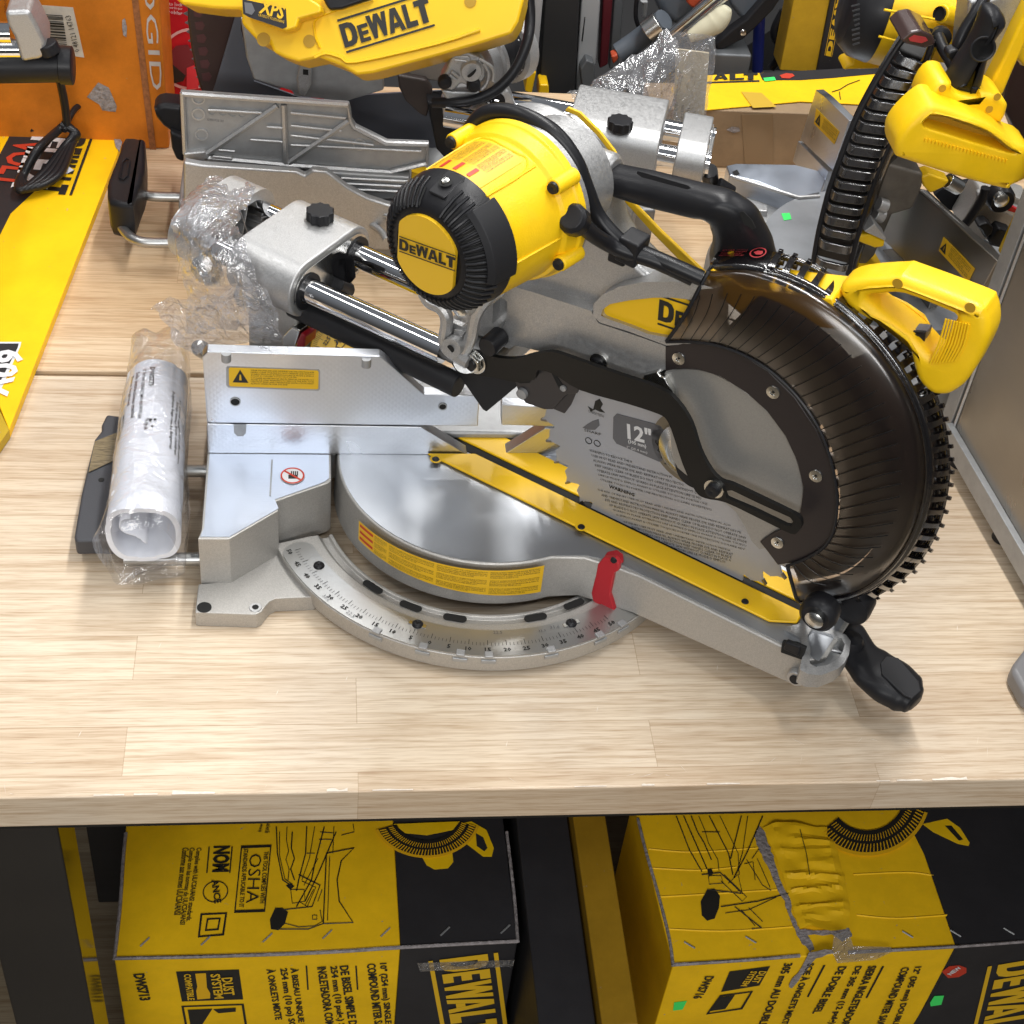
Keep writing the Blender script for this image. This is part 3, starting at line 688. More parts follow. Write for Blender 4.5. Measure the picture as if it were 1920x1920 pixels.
for x, y, r in ((441, 753, .0052), (830, 762, .0044)): g.lathe([(r - .001, 0), (r - .001, .0008), (r, .0008), (r, 0)], UY(x, y, FY - .0005), -Y, seg=20)
g.each('hole_rim', CASTD, UPF)
g = G(); g.prism(fy([(438, 795.5), (462, 796), (461, 812), (456, 818), (445, 818), (439, 812)], FY - .0006), (0, .0004, 0)); g.make('clamp_slot', CASTD, FEN)
g = G(); g.prism(fy([(426, 687), (598, 693), (600, 697), (600, 730), (597, 733), (428, 727), (424, 722), (424, 690)], FY - .0008), (0, .0004, 0)); g.make('label_recess', CASTD, UPF)
g = G(); g.prism(fy([(431, 689.5), (595, 695), (597.5, 698), (597, 728), (594, 730), (432, 724.5), (429.5, 722), (429, 692)], FY - .0014), (0, .0004, 0)); LB = g.make('warning_label', YLAB, UPF)
PF = PY(FY - .0018)
tri = ([(0, 0), (.5, 1), (1, 0), (.42, .18), (.46, .62), (.54, .62), (.58, .18)], [(0, 1, 4, 3), (1, 2, 6, 5), (1, 5, 4), (0, 3, 6, 2)], 1.1)
put('warning_triangle', tri, UY(436, 717, FY - .0018), UY(466, 718, FY - .0018) - UY(436, 717, FY - .0018), Z * .0155, INK, LB, 0)
put('fine_print', fine_print(8, 46, 3), UY(470, 721, FY - .0018), UY(588, 725, FY - .0018) - UY(470, 721, FY - .0018), UY(470, 692.5, FY - .0018) - UY(470, 721, FY - .0018), INK, LB, 0)
# keep-hands-out sticker
c = UZ(548.5, 892, ZT + .0009)
g = G(); g.disc(c, Z, .0118, h=.0002); ST = g.make('hand_warning_sticker', WHITEI, SAW)
g = G(); g.lathe([(.0100, .0003), (.0100, .0005), (.0116, .0005), (.0116, .0003)], c, Z, seg=40); g.box(c + Z * .0006, V((.0075, -.0062, 0)), V((.0006, .0007, 0)), Z * .0002); g.make('prohibition_ring', REDI, ST)
g = G()
for k in range(4): g.box(c + V((-.001 + k * .0019, .0035, .0003)), X * .0006, Y * .0028, Z * .0001)
g.box(c + V((.0005, -.0018, .0003)), X * .0045, Y * .0028, Z * .0001); g.each('hand_symbol', INK, ST)
# curved warning label on the turntable wall
def wall_hit(x, y, r):
    d = ray(x, y); a_ = d.x ** 2 + d.y ** 2; b_ = CAM.x * d.x + CAM.y * d.y; c_ = CAM.x ** 2 + CAM.y ** 2 - r * r
    t = (-b_ - math.sqrt(max(0, b_ * b_ - a_ * c_))) / a_; return CAM + d * t
rw = .1535
pA, pB = wall_hit(673, 976, rw), wall_hit(678, 1014, rw); pC, pD = wall_hit(1021, 1060, rw), wall_hit(1010, 1108, rw)
tA, tC = math.atan2(pA.x, -pA.y), math.atan2(pC.x, -pC.y)
def wl(u, v, rr=rw):
    t = tA + (tC - tA) * u; zb = pB.z + (pD.z - pB.z) * u - .002; zt = pA.z + (pC.z - pA.z) * u
    zz = zb + (zt - zb) * v; return V((rr * math.sin(t), -rr * math.cos(t), zz))
def wallart(art, u0, u1, v0, v1, rr): 
    return lambda u, v: wl(u0 + (u1 - u0) * u, v0 + (v1 - v0) * v, rr)
vs = []; fs = []
for k in range(41):
    for v in (0, 1): vs.append(wl(k / 40, v))
fs = [(2 * k, 2 * k + 2, 2 * k + 3, 2 * k + 1) for k in range(40)]
WLAB = mk('curved_warning_label', vs, fs, YLAB, SAW)
for u0, u1, sd in ((.02, .20, 5), (.215, .46, 6), (.475, .72, 8), (.735, .98, 9)):
    for v0, v1 in ((.06, .30), (.37, .62), (.68, .95)):
        ar = fine_print(4, 46 if u0 > .1 else 30, sd + int(v0 * 10)); put('fine_print', ar, 0, 0, 0, INK, WLAB, fn=wallart(ar, u0 + (.10 if u0 < .1 else 0), u1, v0, v1, rw + .0004))
for v0 in (.14, .45, .77):
    ar = [(i / 6, j) for j in (0, 1) for i in range(7)], [(i, i + 1, i + 8, i + 7) for i in range(6)], 1
    put('red_warning_bar', ar, 0, 0, 0, REDI, WLAB, fn=wallart(ar, .012, .11, v0, v0 + .13, rw + .0004))
# red pointer ---------------------------------------------------------------------
nn = -HN - .0022
g = G()
g.prism([UA(x, y, nn) for x, y in [(1126, 1052), (1136, 1040), (1158, 1040), (1167, 1052), (1165, 1064), (1157, 1068), (1149, 1108), (1153, 1122), (1160, 1149), (1154, 1154), (1143, 1144), (1117, 1120), (1114, 1105), (1123, 1070)]], -N * .006)
g.prism([UZ(x, y, ZT + .0012) for x, y in [(1126, 1056), (1138, 1038), (1156, 1034), (1168, 1042), (1169, 1056), (1150, 1064)]], Z * .003)
PT = g.make('pointer', RED, SAW, .0012)
g = G(); g.lathe([(0, .002), (.0028, .0018), (.0034, 0)], UA(1151, 1050, nn - .006), -N, seg=16, closed=False); g.make('pointer_screw', BLK, PT)
# blade -----------------------------------------------------------------------------
BC = (.203, .2008); BR = .1515
def AC(s, z, n): return AW(s, n, z)
outl = []
TN = 40
for k in range(TN):
    b = 2 * math.pi * k / TN
    for db, rr in ((0, .1405), (.012, .1400), (.040, .1470), (.090, .1490), (.118, .1530), (.126, .1535), (.132, .147)):
        outl.append((BC[0] + rr * math.cos(b + db), BC[1] + rr * math.sin(b + db)))
g = G(); g.prism([AC(s, z, -.0011) for s, z in outl], N * .0022); BL = g.make('saw_blade', BLADE, SAW, smooth=30)
g = G()
for k in range(TN):
    b = 2 * math.pi * k / TN + .126; p = BC[0] + .1515 * math.cos(b), BC[1] + .1515 * math.sin(b)
    g.box(AC(p[0], p[1], 0), (S * math.cos(b) + Z * math.sin(b)) * .0032, (S * -math.sin(b) + Z * math.cos(b)) * .0010, N * .0016)
g.make('carbide_teeth', CARB, BL)
PB = PA(-.0011)
def bput(name, body, q0, q1, h, m, bold=0.0, res=2, art=None): return write(name, body, q0, q1, h, PB, m, BL, bold, .0006, res, art)
P0 = upl((1150, 812), PB); d = (upl((1240, 838), PB) - P0); up_ = (-N).cross(d).normalized()
bq = [upl(p, PA(-.0018)) for p in [(1156, 776), (1238, 798), (1244, 806), (1244, 862), (1236, 866), (1156, 832), (1149, 822), (1150, 782)]]
g = G(); g.prism(bq, N * .0005); g.make('size_badge', GREYP, BL)
write('size_number', '12"', (1177, 822), (1222, 834), .0175, PA(-.0020), WHITEI, BL, .03, .0003)
write('size_number', '(305 mm)', (1178, 832), (1212, 842), .0055, PA(-.0020), WHITEI, BL, .02, .0003, 1)
write('size_number', '1" (25.4 mm)', (1176, 841), (1214, 852), .0035, PA(-.0020), WHITEI, BL, .0, .0003, 1)
# rows of tiny print following the blade
rnd = random.Random(4)
def brow(q0, q1, i, h=.0028, sd=0):
    k = (i * 7 + sd) % len(WORDS); n_ch = int(math.dist(q0, q1) / 3.6); s_ = ''
    while len(s_) < n_ch: s_ += WORDS[k % len(WORDS)] + ' '; k += 1
    bput('fine_print', s_[:n_ch].strip(), q0, q1, h, INK, res=0)
dx, dy = 1, .275
for i in range(7): x0 = 1106 + i * 3.4; y0 = 846 + i * 9.2; L_ = [80, 150, 170, 190, 196, 204, 208][i]; brow((x0, y0), (x0 + L_, y0 + L_ * dy), i)
for i in range(6): x0 = 1121 + i * 7.2; y0 = 872 + 48 + i * 9.4; L_ = [250, 262, 264, 258, 250, 240][i]; brow((x0, y0), (x0 + L_, y0 + L_ * .272), i, sd=3)
for i in range(5): x0 = 1170 + i * 15; y0 = 980 + i * 10.0; L_ = [200, 190, 172, 156, 130][i]; brow((x0, y0), (x0 + L_, y0 + L_ * .272), i, sd=5)
bput('fine_print', 'FOR WOOD', (1112, 728), (1134, 736), .004, INK, res=1)
for (x, y) in ((1104, 826), (1120, 831)):
    g = G(); c = upl((x, y), PB); g.lathe([(.0030, 0), (.0030, .0003), (.0037, .0003), (.0037, 0)], c - N * .0003, -N, seg=20); g.make('print_symbol', INK, BL)
def blob(q, m, nm='print_symbol'):
    g = G(); g.prism([upl(p, PA(-.0016)) for p in q], N * .0003); return g.make(nm, m, BL)
blob([(1102, 762), (1112, 768), (1116, 752), (1124, 748), (1130, 758), (1126, 766), (1134, 774), (1124, 772), (1116, 768), (1108, 772)], INK)
bput('fine_print', 'CARBIDE TEETH', (1103, 772), (1132, 783), .003, INK, res=0)
blob([(1092, 802), (1100, 796), (1110, 790), (1122, 786), (1124, 798), (1116, 806), (1104, 806)], GREYP)
bput('fine_print', 'SHARP', (1096, 808), (1128, 817), .003, INK, res=0)
write('fine_print', 'WARNING', (1142, 914), (1190, 931), .0042, PB, INK, BL, .03, .0006, 1)
# arbor: gold ring with number, zinc flange, bolt, black cap
cp = AW(BC[0] + .006, -.0013, BC[1] + .002)
g = G(); g.lathe([(.026, 0), (.040, 0), (.040, .0005), (.026, .0005)], cp, -N, seg=48); AR = g.make('size_ring', mat('bronze_print', (.22, .19, .14), .4, .5), BL)
for ch, a in zip('5007', (196, 209, 222, 235)):
    e1 = S * math.cos(R(a)) + Z * math.sin(R(a)); e2 = S * -math.sin(R(a)) + Z * math.cos(R(a))
    ar = glyphs(ch, .02, 1); put('ring_number', ar, cp + e1 * .0365 - e2 * .003 - N * .0008, e2 * .0062, -e1 * .0065, INK, AR, 0)
g = G(); g.lathe([(0, .013), (.0170, .013), (.021, .0115), (.030, .006), (.031, .0008)], cp, -N, seg=40, closed=False); g.make('arbor_flange', ZINC, SAW)
g = G(); g.lathe([(0, .026), (.018, .026), (.0205, .023), (.0205, .012)], cp + S * .016, -N, seg=32, closed=False); g.make('arbor_bolt', BLK, SAW)
# bracket clip above the arbor
g = G(); c = AW(.148, -.034, .262)
q = [(1206, 703), (1232, 696), (1238, 706), (1246, 708), (1252, 720), (1261, 735), (1262, 800), (1252, 792), (1244, 760), (1238, 745), (1222, 742), (1208, 728), (1200, 716)]
g.prism([UA(x, y, -.036) for x, y in q], N * .02); g.make('zinc_clip', ZINC, SAW, .002)
# head casting -----------------------------------------------------------------------
g = G()
body = [(889, 590), (900, 560), (921, 528), (950, 470), (905, 300), (900, 240), (935, 205), (965, 192), (1005, 188), (1045, 198), (1085, 222), (1122, 256), (1148, 292), (1163, 320), (1172, 362), (1190, 408), (1225, 452), (1270, 490), (1335, 524), (1330, 600), (1250, 640)]
g.prism([UA(x, y, .018) for x, y in cs(body)], -N * .038)
HEAD = g.make('head_casting', CAST, SAW, .006, seg=3)
g = G()
plate = [(905, 560), (925, 527), (1000, 548), (1108, 583), (1122, 606), (1200, 632), (1250, 650), (1252, 690), (1228, 702), (1205, 720), (1100, 690), (1052, 668), (985, 652), (965, 648), (955, 654), (915, 640), (897, 618)]
g.prism([UA(x, y, -.0320) for x, y in plate], N * .022, hole=[UA(x, y, -.0320) for x, y in [(925, 566), (931, 560), (944, 560), (951, 566), (950, 600), (942, 614), (930, 616), (923, 606)]])
g.make('blade_cover_plate', CAST, HEAD, .0014)
g = G(); g.prism([UA(x, y, -.0150) for x, y in [(918, 556), (955, 556), (955, 620), (918, 620)]], N * .001); g.make('cover_recess', CASTD, HEAD)
g = G(); g.prism([UA(x, y, -.0330) for x, y in [(1112, 592), (1113, 570), (1130, 552), (1160, 538), (1205, 529), (1255, 528), (1300, 532), (1345, 542), (1345, 640), (1250, 648), (1180, 622), (1125, 605)]], N * .022,
    hole=[UA(x, y, -.0330) for x, y in [(1127, 592), (1130, 580), (1144, 570), (1180, 563), (1225, 558), (1260, 558), (1295, 562), (1300, 600), (1280, 638), (1215, 626), (1180, 612), (1140, 598)]])
g.make('moulded_rim', CAST, HEAD, .004, seg=3)
g = G(); g.prism([UA(x, y, -.0290) for x, y in [(1124, 592), (1128, 578), (1144, 567), (1180, 560), (1225, 555), (1262, 555), (1300, 560), (1305, 600), (1285, 642), (1215, 630), (1180, 616), (1140, 602)]], N * .010); YI = g.make('yellow_inset', YELD, HEAD)
dl = UA(1233, 608, -.0293); d2 = UA(1420, 671, -.0293) - dl
la = logo(True); put('word_mark', la, dl, d2 * .92, (-N).cross(d2).normalized() * (d2.length * .92 / la[2]), INK, YI, .0004)
# yellow edging behind the arc casting, down to the yellow end block
arc = [(1062, 204), (1085, 214), (1122, 250), (1150, 286), (1167, 318)]
g = G(); g.prism([UA(x + 2, y - 3, .018) for x, y in arc] + [UA(x - 4, y + 4, .018) for x, y in arc[::-1]], N * .003); g.each('yellow_edging', YELD, HEAD, .001)
g = G(); g.prism([UA(x, y, .018) for x, y in [(1158, 356), (1170, 362), (1238, 432), (1322, 512), (1342, 508), (1336, 532), (1318, 530), (1285, 502), (1222, 438), (1172, 382)]], N * .004)
g.prism([UA(x, y, -.022) for x, y in [(1318, 512), (1336, 505), (1350, 512), (1400, 540), (1560, 560), (1580, 620), (1400, 600), (1322, 534)]], N * .040); g.make('yellow_edging', YELD, HEAD, .002)
g = G()
for (x, y, r) in ((1123, 678, .0060),): g.lathe([(0, .004), (r * .6, .0055), (r, .004), (r, 0)], UA(x, y, -.033), -N, seg=20, closed=False)
g.make('cover_screw', BLK, HEAD)
g = G(); g.lathe([(.006, 0), (.0085, 0), (.0085, .002), (.006, .002)], UA(1124, 677, -.0325), -N, seg=24); g.make('screw_washer', ZINC, HEAD)
g = G(); g.lathe([(.004, .012), (.0085, .012), (.0095, .0105), (.0095, -.01)], UA(926, 640, -.044), -N, seg=24); g.make('pivot_bolt', BLK, HEAD)
# motor ----------------------------------------------------------------------------------
MS, MZ = .0375, .4370
MN = (N + S * .12).normalized(); ME = (S - N * .12).normalized()
def M(n): return AW(.0342 + (n + .19) * .12, n, MZ)
g = G(); g.lathe([(.050, .052), (.0640, .052), (.0640, .044), (.052, .034), (.048, -.01)], M(-.026), -MN, ref=ME, seg=64); g.make('motor_flange', CAST, SAW, smooth=30)
g = G()
g.lathe([(.0480, -.162), (.0552, -.160), (.0572, -.130), (.0592, -.101), (.0625, -.098), (.0645, -.086), (.0665, -.084), (.0665, -.077)][::-1], M(0), MN, ref=ME, seg=64)
MOT = g.make('motor_housing', YEL, SAW, .001, smooth=30)
MOTOR = MOT
def mp(phi, r, n): return M(n) + ME * (r * math.cos(R(phi))) + Z * (r * math.sin(R(phi)))
g = G()
for ph, n0 in ((42, -.104), (-17, -.104), (142, -.106), (208, -.104)):
    g.cyl(mp(ph, .0655, n0), mp(ph, .0655, -.078), .0066, .0070, 20)
g.each('screw_post', YEL, MOT, .0015)
g = G()
for ph, n0 in ((42, -.104), (-17, -.104), (142, -.106), (208, -.104)):
    p = mp(ph, .0655, n0); g.lathe([(0, .0012), (.0025, .0024), (.0046, .0024), (.0052, 0)], p, -N, seg=16, closed=False)
g.each('post_screw', BLK, MOT)
# raised seam ribs on the housing
g = G()
for ph in (2, 62):
    g.tube([mp(ph, .0560, -.158), mp(ph, .0592, -.101)], .0011, 6)
q = [(62, -.158), (62, -.116)] + [(62 + k * 8, -.104 + .002 * math.cos(k)) for k in range(1, 8)] + [(124, -.116), (126, -.158)]
g.tube([mp(a, .0592 + (n + .10) * .06, n) for a, n in q], .0011, 6, smooth=4); g.each('housing_rib', YEL, MOT)
# label on the housing
def ml(u, v, rr=.0592): return mp(132 - 62 * v, rr - .0032 + .0030 * u, -.1570 + .050 * u)      # u along the axis, v round the drum
def mgrid(u0, u1, v0, v1, rr, k=14):
    vs = [ml(u0 + (u1 - u0) * i, v0 + (v1 - v0) * j / k, rr) for j in range(k + 1) for i in (0, 1)]
    return vs, [(2 * j, 2 * j + 1, 2 * j + 3, 2 * j + 2) for j in range(k)]
vs, fs = mgrid(.0, 1, 0, 1, .0592); ML = mk('motor_label', vs, fs, mat('printed_yellow', (.82, .46, .01), .45, 0), MOT)
for u0, u1, v0, v1, ln, ch, sd in ((.05, .9, .04, .20, 5, 30, 1), (.05, .95, .26, .44, 7, 30, 2), (.05, .95, .48, .66, 7, 30, 3), (.05, .95, .70, .88, 7, 30, 4)):
    ar = fine_print(ln, ch, sd); uu = u0 + (.26 if sd > 1 else 0)
    put('fine_print', ar, 0, 0, 0, INK, ML, fn=lambda u, v, a=uu, b=u1, c=v0, d=v1: ml(a + (b - a) * u, c + (d - c) * (1 - v), .0597))
    if sd > 1:
        vs, fs = mgrid(.04, .27, v0 + .03, v0 + .09, .0597, 4); mk('red_warning_bar', vs, fs, REDI, ML)
# black end cap
g = G()
g.lathe([(.0, -.1885), (.0310, -.1885), (.0320, -.1905), (.0385, -.1900), (.0430, -.1870), (.0505, -.1790), (.0545, -.1690), (.0560, -.1580), (.048, -.157)][::-1], M(0), MN, ref=ME, seg=64, closed=False)
CAP = g.make('motor_end_cap', BLK, SAW, smooth=30)
g = G()
for k in range(52):
    a = k * 360 / 52
    if 78 < a < 104: continue
    g.tube([mp(a, .0380, -.1900), mp(a, .0432, -.1870), mp(a, .0505, -.1792), mp(a, .0542, -.1700)], .00130, 6)
g.make('cooling_rib', BLK, CAP)
g = G()
for k in range(52):
    a = (k + .5) * 360 / 52
    if 78 < a < 104: continue
    g.tube([mp(a, .0395, -.18955), mp(a, .0430, -.1872), mp(a, .0503, -.1793)], .0009, 4)
g.make('cooling_slot', HOLE, CAP)
g = G()
for dph, ext in ((92, .012), (-30, .02)):
    if dph == 92:
        g.prism([mp(92 + da, rr, nn_) for da, rr, nn_ in ((-9, .0480, -.183), (-9, .0555, -.160), (9, .0555, -.160), (9, .0480, -.183))], Z * .002)
g.lathe([(.0520, -.183), (.0570, -.180), (.0592, -.156), (.0560, -.1545)][::-1], M(0), MN, ref=ME, seg=14, a0=-58, a1=6)
g.make('brush_cover', RUB, CAP, .002)
g = G(); p = mp(92, .0545, -.172); g.lathe([(0, .0006), (.0052, .0006)], p, (Z - MN * .25).normalized(), seg=20, closed=False); g.make('brush_hole', HOLE, CAP)
g = G(); g.lathe([(0, .003), (.0028, .0024), (.0034, 0)], p, (Z - MN * .25).normalized(), seg=16, closed=False); g.make('brush_screw', ZINC, CAP)
g = G(); face = []
for k in range(64):
    a = 2 * math.pi * k / 64; rr = .0325
    c_, s_ = math.cos(a), math.sin(a)
    rr *= min(1.0, .86 / max(.01, abs(c_)))
    face.append(M(-.1925) + ME * (rr * c_) + Z * (rr * s_))
g.prism(face, N * .004); FL = g.make('end_label', YLAB, CAP)
pm = (M(-.1932), -MN); P0 = upl((749, 471.5), pm); P1 = upl((854, 509), pm); d = P1 - P0; la = logo(True)
up_ = (upl((749, 442), pm) - P0); put('word_mark', la, P0, d, up_, INK, FL, .0003)
# carry handle
def hrow(a, b_, hn, nn_=.005): p, q_ = UA(*a, nn_), UA(*b_, nn_); return ((p + q_) / 2, (q_ - p) / 2, N * hn)
CH = flat_loft('carry_handle', lerp_rows([hrow((1146, 320), (1150, 352), .013), hrow((1152, 312), (1156, 362), .0155), hrow((1230, 328), (1226, 384), .0160), hrow((1310, 348), (1300, 402), .0160), hrow((1372, 366), (1330, 408), .0160), hrow((1420, 404), (1340, 428), .0165, .015), hrow((1448, 462), (1334, 478), .0165, .034), hrow((1462, 500), (1330, 524), .0160, .044)], 6), BLK, SAW, seg=28, pw=2.5)
g = G(); g.prism([UA(x, y, -.0105) for x, y in [(1196, 320), (1204, 322), (1290, 347), (1296, 352), (1290, 355), (1204, 332), (1194, 325)]], N * .0003 if False else -N * .0006); g.make('handle_inlay', RUB, CH)
g = G(); c = UA(1402, 414, .005); g.lathe([(0, .0), (.0085, 0)], UA(1402, 408, -.0108), (-N + Z * .3), seg=24, closed=False)
g = G(); g.prism([UA(x, y, -.011) for x, y in [(1386, 398), (1394, 396), (1410, 412), (1418, 428), (1412, 430), (1396, 420)]], -N * .0004); g.make('handle_opening', HOLE, CH)
g = G(); g.lathe([(.017, 0), (.0205, .004), (.0205, .02), (.010, .02)], UA(1150, 335, .005), -S, seg=28); g.make('handle_socket', CAST, SAW, .001)
# operating handle ---------------------------------------------------------------------------
g = G()
hy = [(1570, 545), (1600, 528), (1678, 522), (1700, 526), (1828, 574), (1846, 588), (1853, 618), (1848, 650), (1812, 716), (1784, 740), (1764, 745), (1742, 740), (1716, 712), (1690, 640), (1600, 590)]
hole = [(1622, 566), (1650, 556), (1692, 556), (1764, 584), (1790, 598), (1780, 620), (1758, 668), (1742, 668), (1726, 652), (1700, 628)]
OH = pillow('operating_handle', [UA(x, y, -.012) for x, y in cs(hy)], N * .036, .008, YEL, SAW, hole=[UA(x, y, -.012) for x, y in cs(hole)])
g = G()
for k in range(9):
    o_ = k * 6.0; g.tube([UA(1768 + o_ * .35 + 6 + k * 3.2, 598 + k * 1.2, -.0128), UA(1762 + k * 5.6, 640 + k * 1.0, -.0128), UA(1744 + k * 5.8, 682 - k * .6, -.0128)], .0009, 6, smooth=3)
g.each('grip_texture', YEL, OH)
g = G()
for x, y in ((1683, 532), (1819, 577), (1780, 663)): g.lathe([(0, .0), (.0042, 0)], UA(x, y, -.0124), -N, seg=20, closed=False)
g.each('handle_screw_hole', mat('yellow_recess', (.42, .24, .01), .6, 0), OH)
g = G(); g.prism([UA(x, y, .0) for x, y in [(1660, 622), (1690, 612), (1712, 618), (1740, 620), (1736, 636), (1722, 652), (1700, 652), (1690, 640), (1664, 640)]], N * .012); g.make('trigger', mat('grey_plastic', (.11, .115, .13), .45, 0), OH, .002)
g = G(); g.prism([UA(x, y, -.001) for x, y in [(1704, 618), (1738, 621), (1735, 638), (1722, 652), (1706, 648), (1712, 634)]], N * .002 if False else -N * .002); g.prism([UA(x, y, -.004) for x, y in [(1716, 626), (1726, 627), (1726, 631), (1716, 630)]], -N * .0003); g.make('lock_tab', BLK, OH)
# fixed inner disc and bracket ring of the guard --------------------------------------------------
g = G(); sil = [(1246, 700), (1272, 693), (1310, 694), (1352, 708), (1400, 738), (1440, 774), (1474, 820), (1496, 872), (1505, 920), (1500, 958), (1488, 990), (1424, 1030), (1380, 960), (1300, 900), (1262, 860), (1256, 760)]
g.prism([UA(x, y, -.0300) for x, y in cs(sil)], N * .0025); DISC = g.make('guard_disc', mat('brushed_plate', (.38, .372, .355), .45, .6, var=(700, .10), bump=(700, .2, .0003)), SAW)
brk_o = [(1247, 650), (1280, 642), (1330, 646), (1385, 662), (1440, 696), (1490, 745), (1530, 805), (1560, 870), (1573, 930), (1569, 985), (1550, 1026), (1508, 1052), (1458, 1060), (1440, 1036), (1424, 1016), (1450, 998), (1480, 988), (1500, 960), (1506, 915), (1494, 865), (1472, 818), (1438, 772), (1398, 736), (1350, 706), (1308, 693), (1270, 691), (1247, 697)]
g = G(); g.prism([UA(x, y, -.0330) for x, y in brk_o], N * .0022); BR_ = g.make('guard_bracket', mat('dark_brown_plate', (.030, .024, .024), .35, .2), SAW, .001)
g = G()
for x, y in ((1273, 672), (1450, 735), (1530, 892), (1458, 1017)): g.lathe([(0, .0008), (.0020, .0008), (.0024, .0016), (.0058, .0012), (.0062, 0)], UA(x, y, -.0331), -N, seg=24, closed=False)
g.each('bracket_rivet', ZINC, BR_)
g = G()
for x, y in ((1273, 672), (1450, 735), (1530, 892), (1458, 1017)): g.disc(UA(x, y, -.0340), -N, .0013, 6, .0003)
g.each('rivet_socket', HOLE, BR_)
# lower link arm ------------------------------------------------------------------------------------
lk = [(907, 658), (943, 667), (977, 667), (1003, 660), (1037, 655), (1067, 663), (1120, 682), (1173, 700), (1240, 723), (1273, 747), (1300, 788), (1317, 840), (1337, 877), (1356, 896), (1377, 903), (1430, 928), (1488, 956), (1503, 966), (1507, 980), (1500, 992), (1486, 995), (1430, 968), (1365, 937), (1326, 929), (1307, 914), (1284, 864), (1265, 806), (1254, 782), (1238, 771), (1180, 752), (1093, 727), (1043, 697), (1013, 690), (1007, 707), (973, 712), (927, 703), (885, 697), (870, 686), (870, 668), (880, 657), (892, 655)]
g = G(); g.prism([UA(x, y, -.0470) for x, y in cs(lk)], -N * .0045, hole=[UA(x, y, -.0470) for x, y in [(1362, 916), (1376, 914), (1430, 940), (1486, 965), (1492, 974), (1488, 981), (1478, 980), (1420, 952), (1366, 929)]])
LK = g.make('link_arm', PAINTB, SAW, .0010)
g = G(); c = UA(889, 677, -.0517); g.lathe([(.0, .007), (.0095, .007), (.0105, .006), (.0105, 0)], c, -N, seg=6, closed=False); g.lathe([(.010, .0015), (.0130, .0015), (.0130, 0), (.01, 0)], c, -N, seg=24); g.make('hex_nut', ZINC, LK, .0006, smooth=30)
g = G(); g.lathe([(0, .0085), (.0035, .0095), (.0062, .009), (.0062, .0)], c, -N, seg=20, closed=False); g.make('nut_screw', BLK, LK)
c = UA(1340, 915, -.0517)
g = G(); g.lathe([(.006, .002), (.0092, .002), (.0092, -.004), (.006, -.004)], c, -N, seg=28); g.make('link_washer', ZINC, LK)
g = G(); g.lathe([(0, .006), (.003, .0072), (.0062, .0066), (.0066, .002)], c, -N, seg=20, closed=False)
g.make('link_screw', BLK, LK)
# dark plates behind the link
g = G(); g.prism([UA(x, y, -.0400) for x, y in [(846, 682), (860, 686), (900, 697), (975, 706), (972, 722), (912, 772), (905, 768), (868, 715)]], N * .004)
g.make('dust_flap', RUB, SAW, .0006)
g = G(); g.prism([UA(x, y, -.0430) for x, y in [(965, 712), (990, 706), (1012, 688), (1062, 700), (1090, 716), (1082, 738), (1062, 740), (1036, 768), (1020, 768), (985, 756), (972, 736)]], N * .003)
g.prism([UA(x, y, -.0380) for x, y in [(1040, 742), (1082, 732), (1070, 760), (1058, 776), (1034, 766)]], N * .002)
RP = g.make('riving_plate', mat('dark_grey_steel', (.055, .052, .055), .4, .5), SAW, .0008)
g = G(); g.prism([UA(x, y, -.0436) for x, y in [(1032, 696), (1040, 700), (1056, 724), (1054, 731), (1048, 728)]], N * .0004); g.prism([UA(x, y, -.0436) for x, y in [(962, 712), (996, 712), (993, 718), (975, 719)]], N * .0004); g.make('plate_slot', HOLE, RP)
g = G(); g.lathe([(0, .004), (.0052, .003), (.0056, -.002)], UA(980, 737, -.0436), -N, seg=20, closed=False); g.lathe([(0, .002), (.003, .001), (.0032, -.002)], UA(1056, 728, -.0436), -N, seg=16, closed=False); g.each('plate_rivet', CASTD, RP)
# cast carriage bracket between rails and head ----------------------------------------------------------
g = G()
def AP(q, n): return [UA(x, y, n) for x, y in q]
g.tube(AP([(795, 548), (806, 566), (828, 578), (838, 600), (834, 640), (846, 660), (878, 680)], -.062), .0062, 10, smooth=4)
g.tube(AP([(832, 570), (850, 556), (846, 548)], -.058), .005, 10, smooth=3)
g.tube(AP([(940, 536), (915, 556), (893, 588), (884, 630), (868, 662)], -.058), .0060, 10, smooth=4)
g.tube(AP([(938, 548), (900, 580), (888, 600)], -.050), .004, 8, smooth=3)
g.prism(AP([(836, 600), (866, 612), (886, 606), (884, 636), (864, 662), (838, 650)], -.056), N * .006)
g.prism(AP([(852, 618), (872, 622), (860, 640), (848, 634)], -.060), N * .006)
g.cyl(UA(870, 578, -.066), UA(912, 548, -.060) + N * .02, .0085)
g.cyl(UA(845, 654, -.074), UA(858, 642, -.056) + N * .01, .0095)
g.cyl(UA(874, 676, -.058), UA(874, 676, -.04), .012)
BK = g.make('carriage_bracket', CAST, SAW, .0014)
g = G(); g.lathe([(0, 0), (.0038, 0)], UA(845, 654, -.0744), -N, seg=16, closed=False); g.make('boss_hole', HOLE, BK)
g = G(); g.lathe([(0, .006), (.005, .006), (.007, .0045), (.007, 0)], UA(866, 578, -.067), -N, seg=20, closed=False); g.make('bracket_bolt', ZINC, BK)
g = G(); g.box(AW(-.012, .012, .2170), S * .030, N * .046, Z * .016); g.make('carriage_block', CASTD, BK, .006)
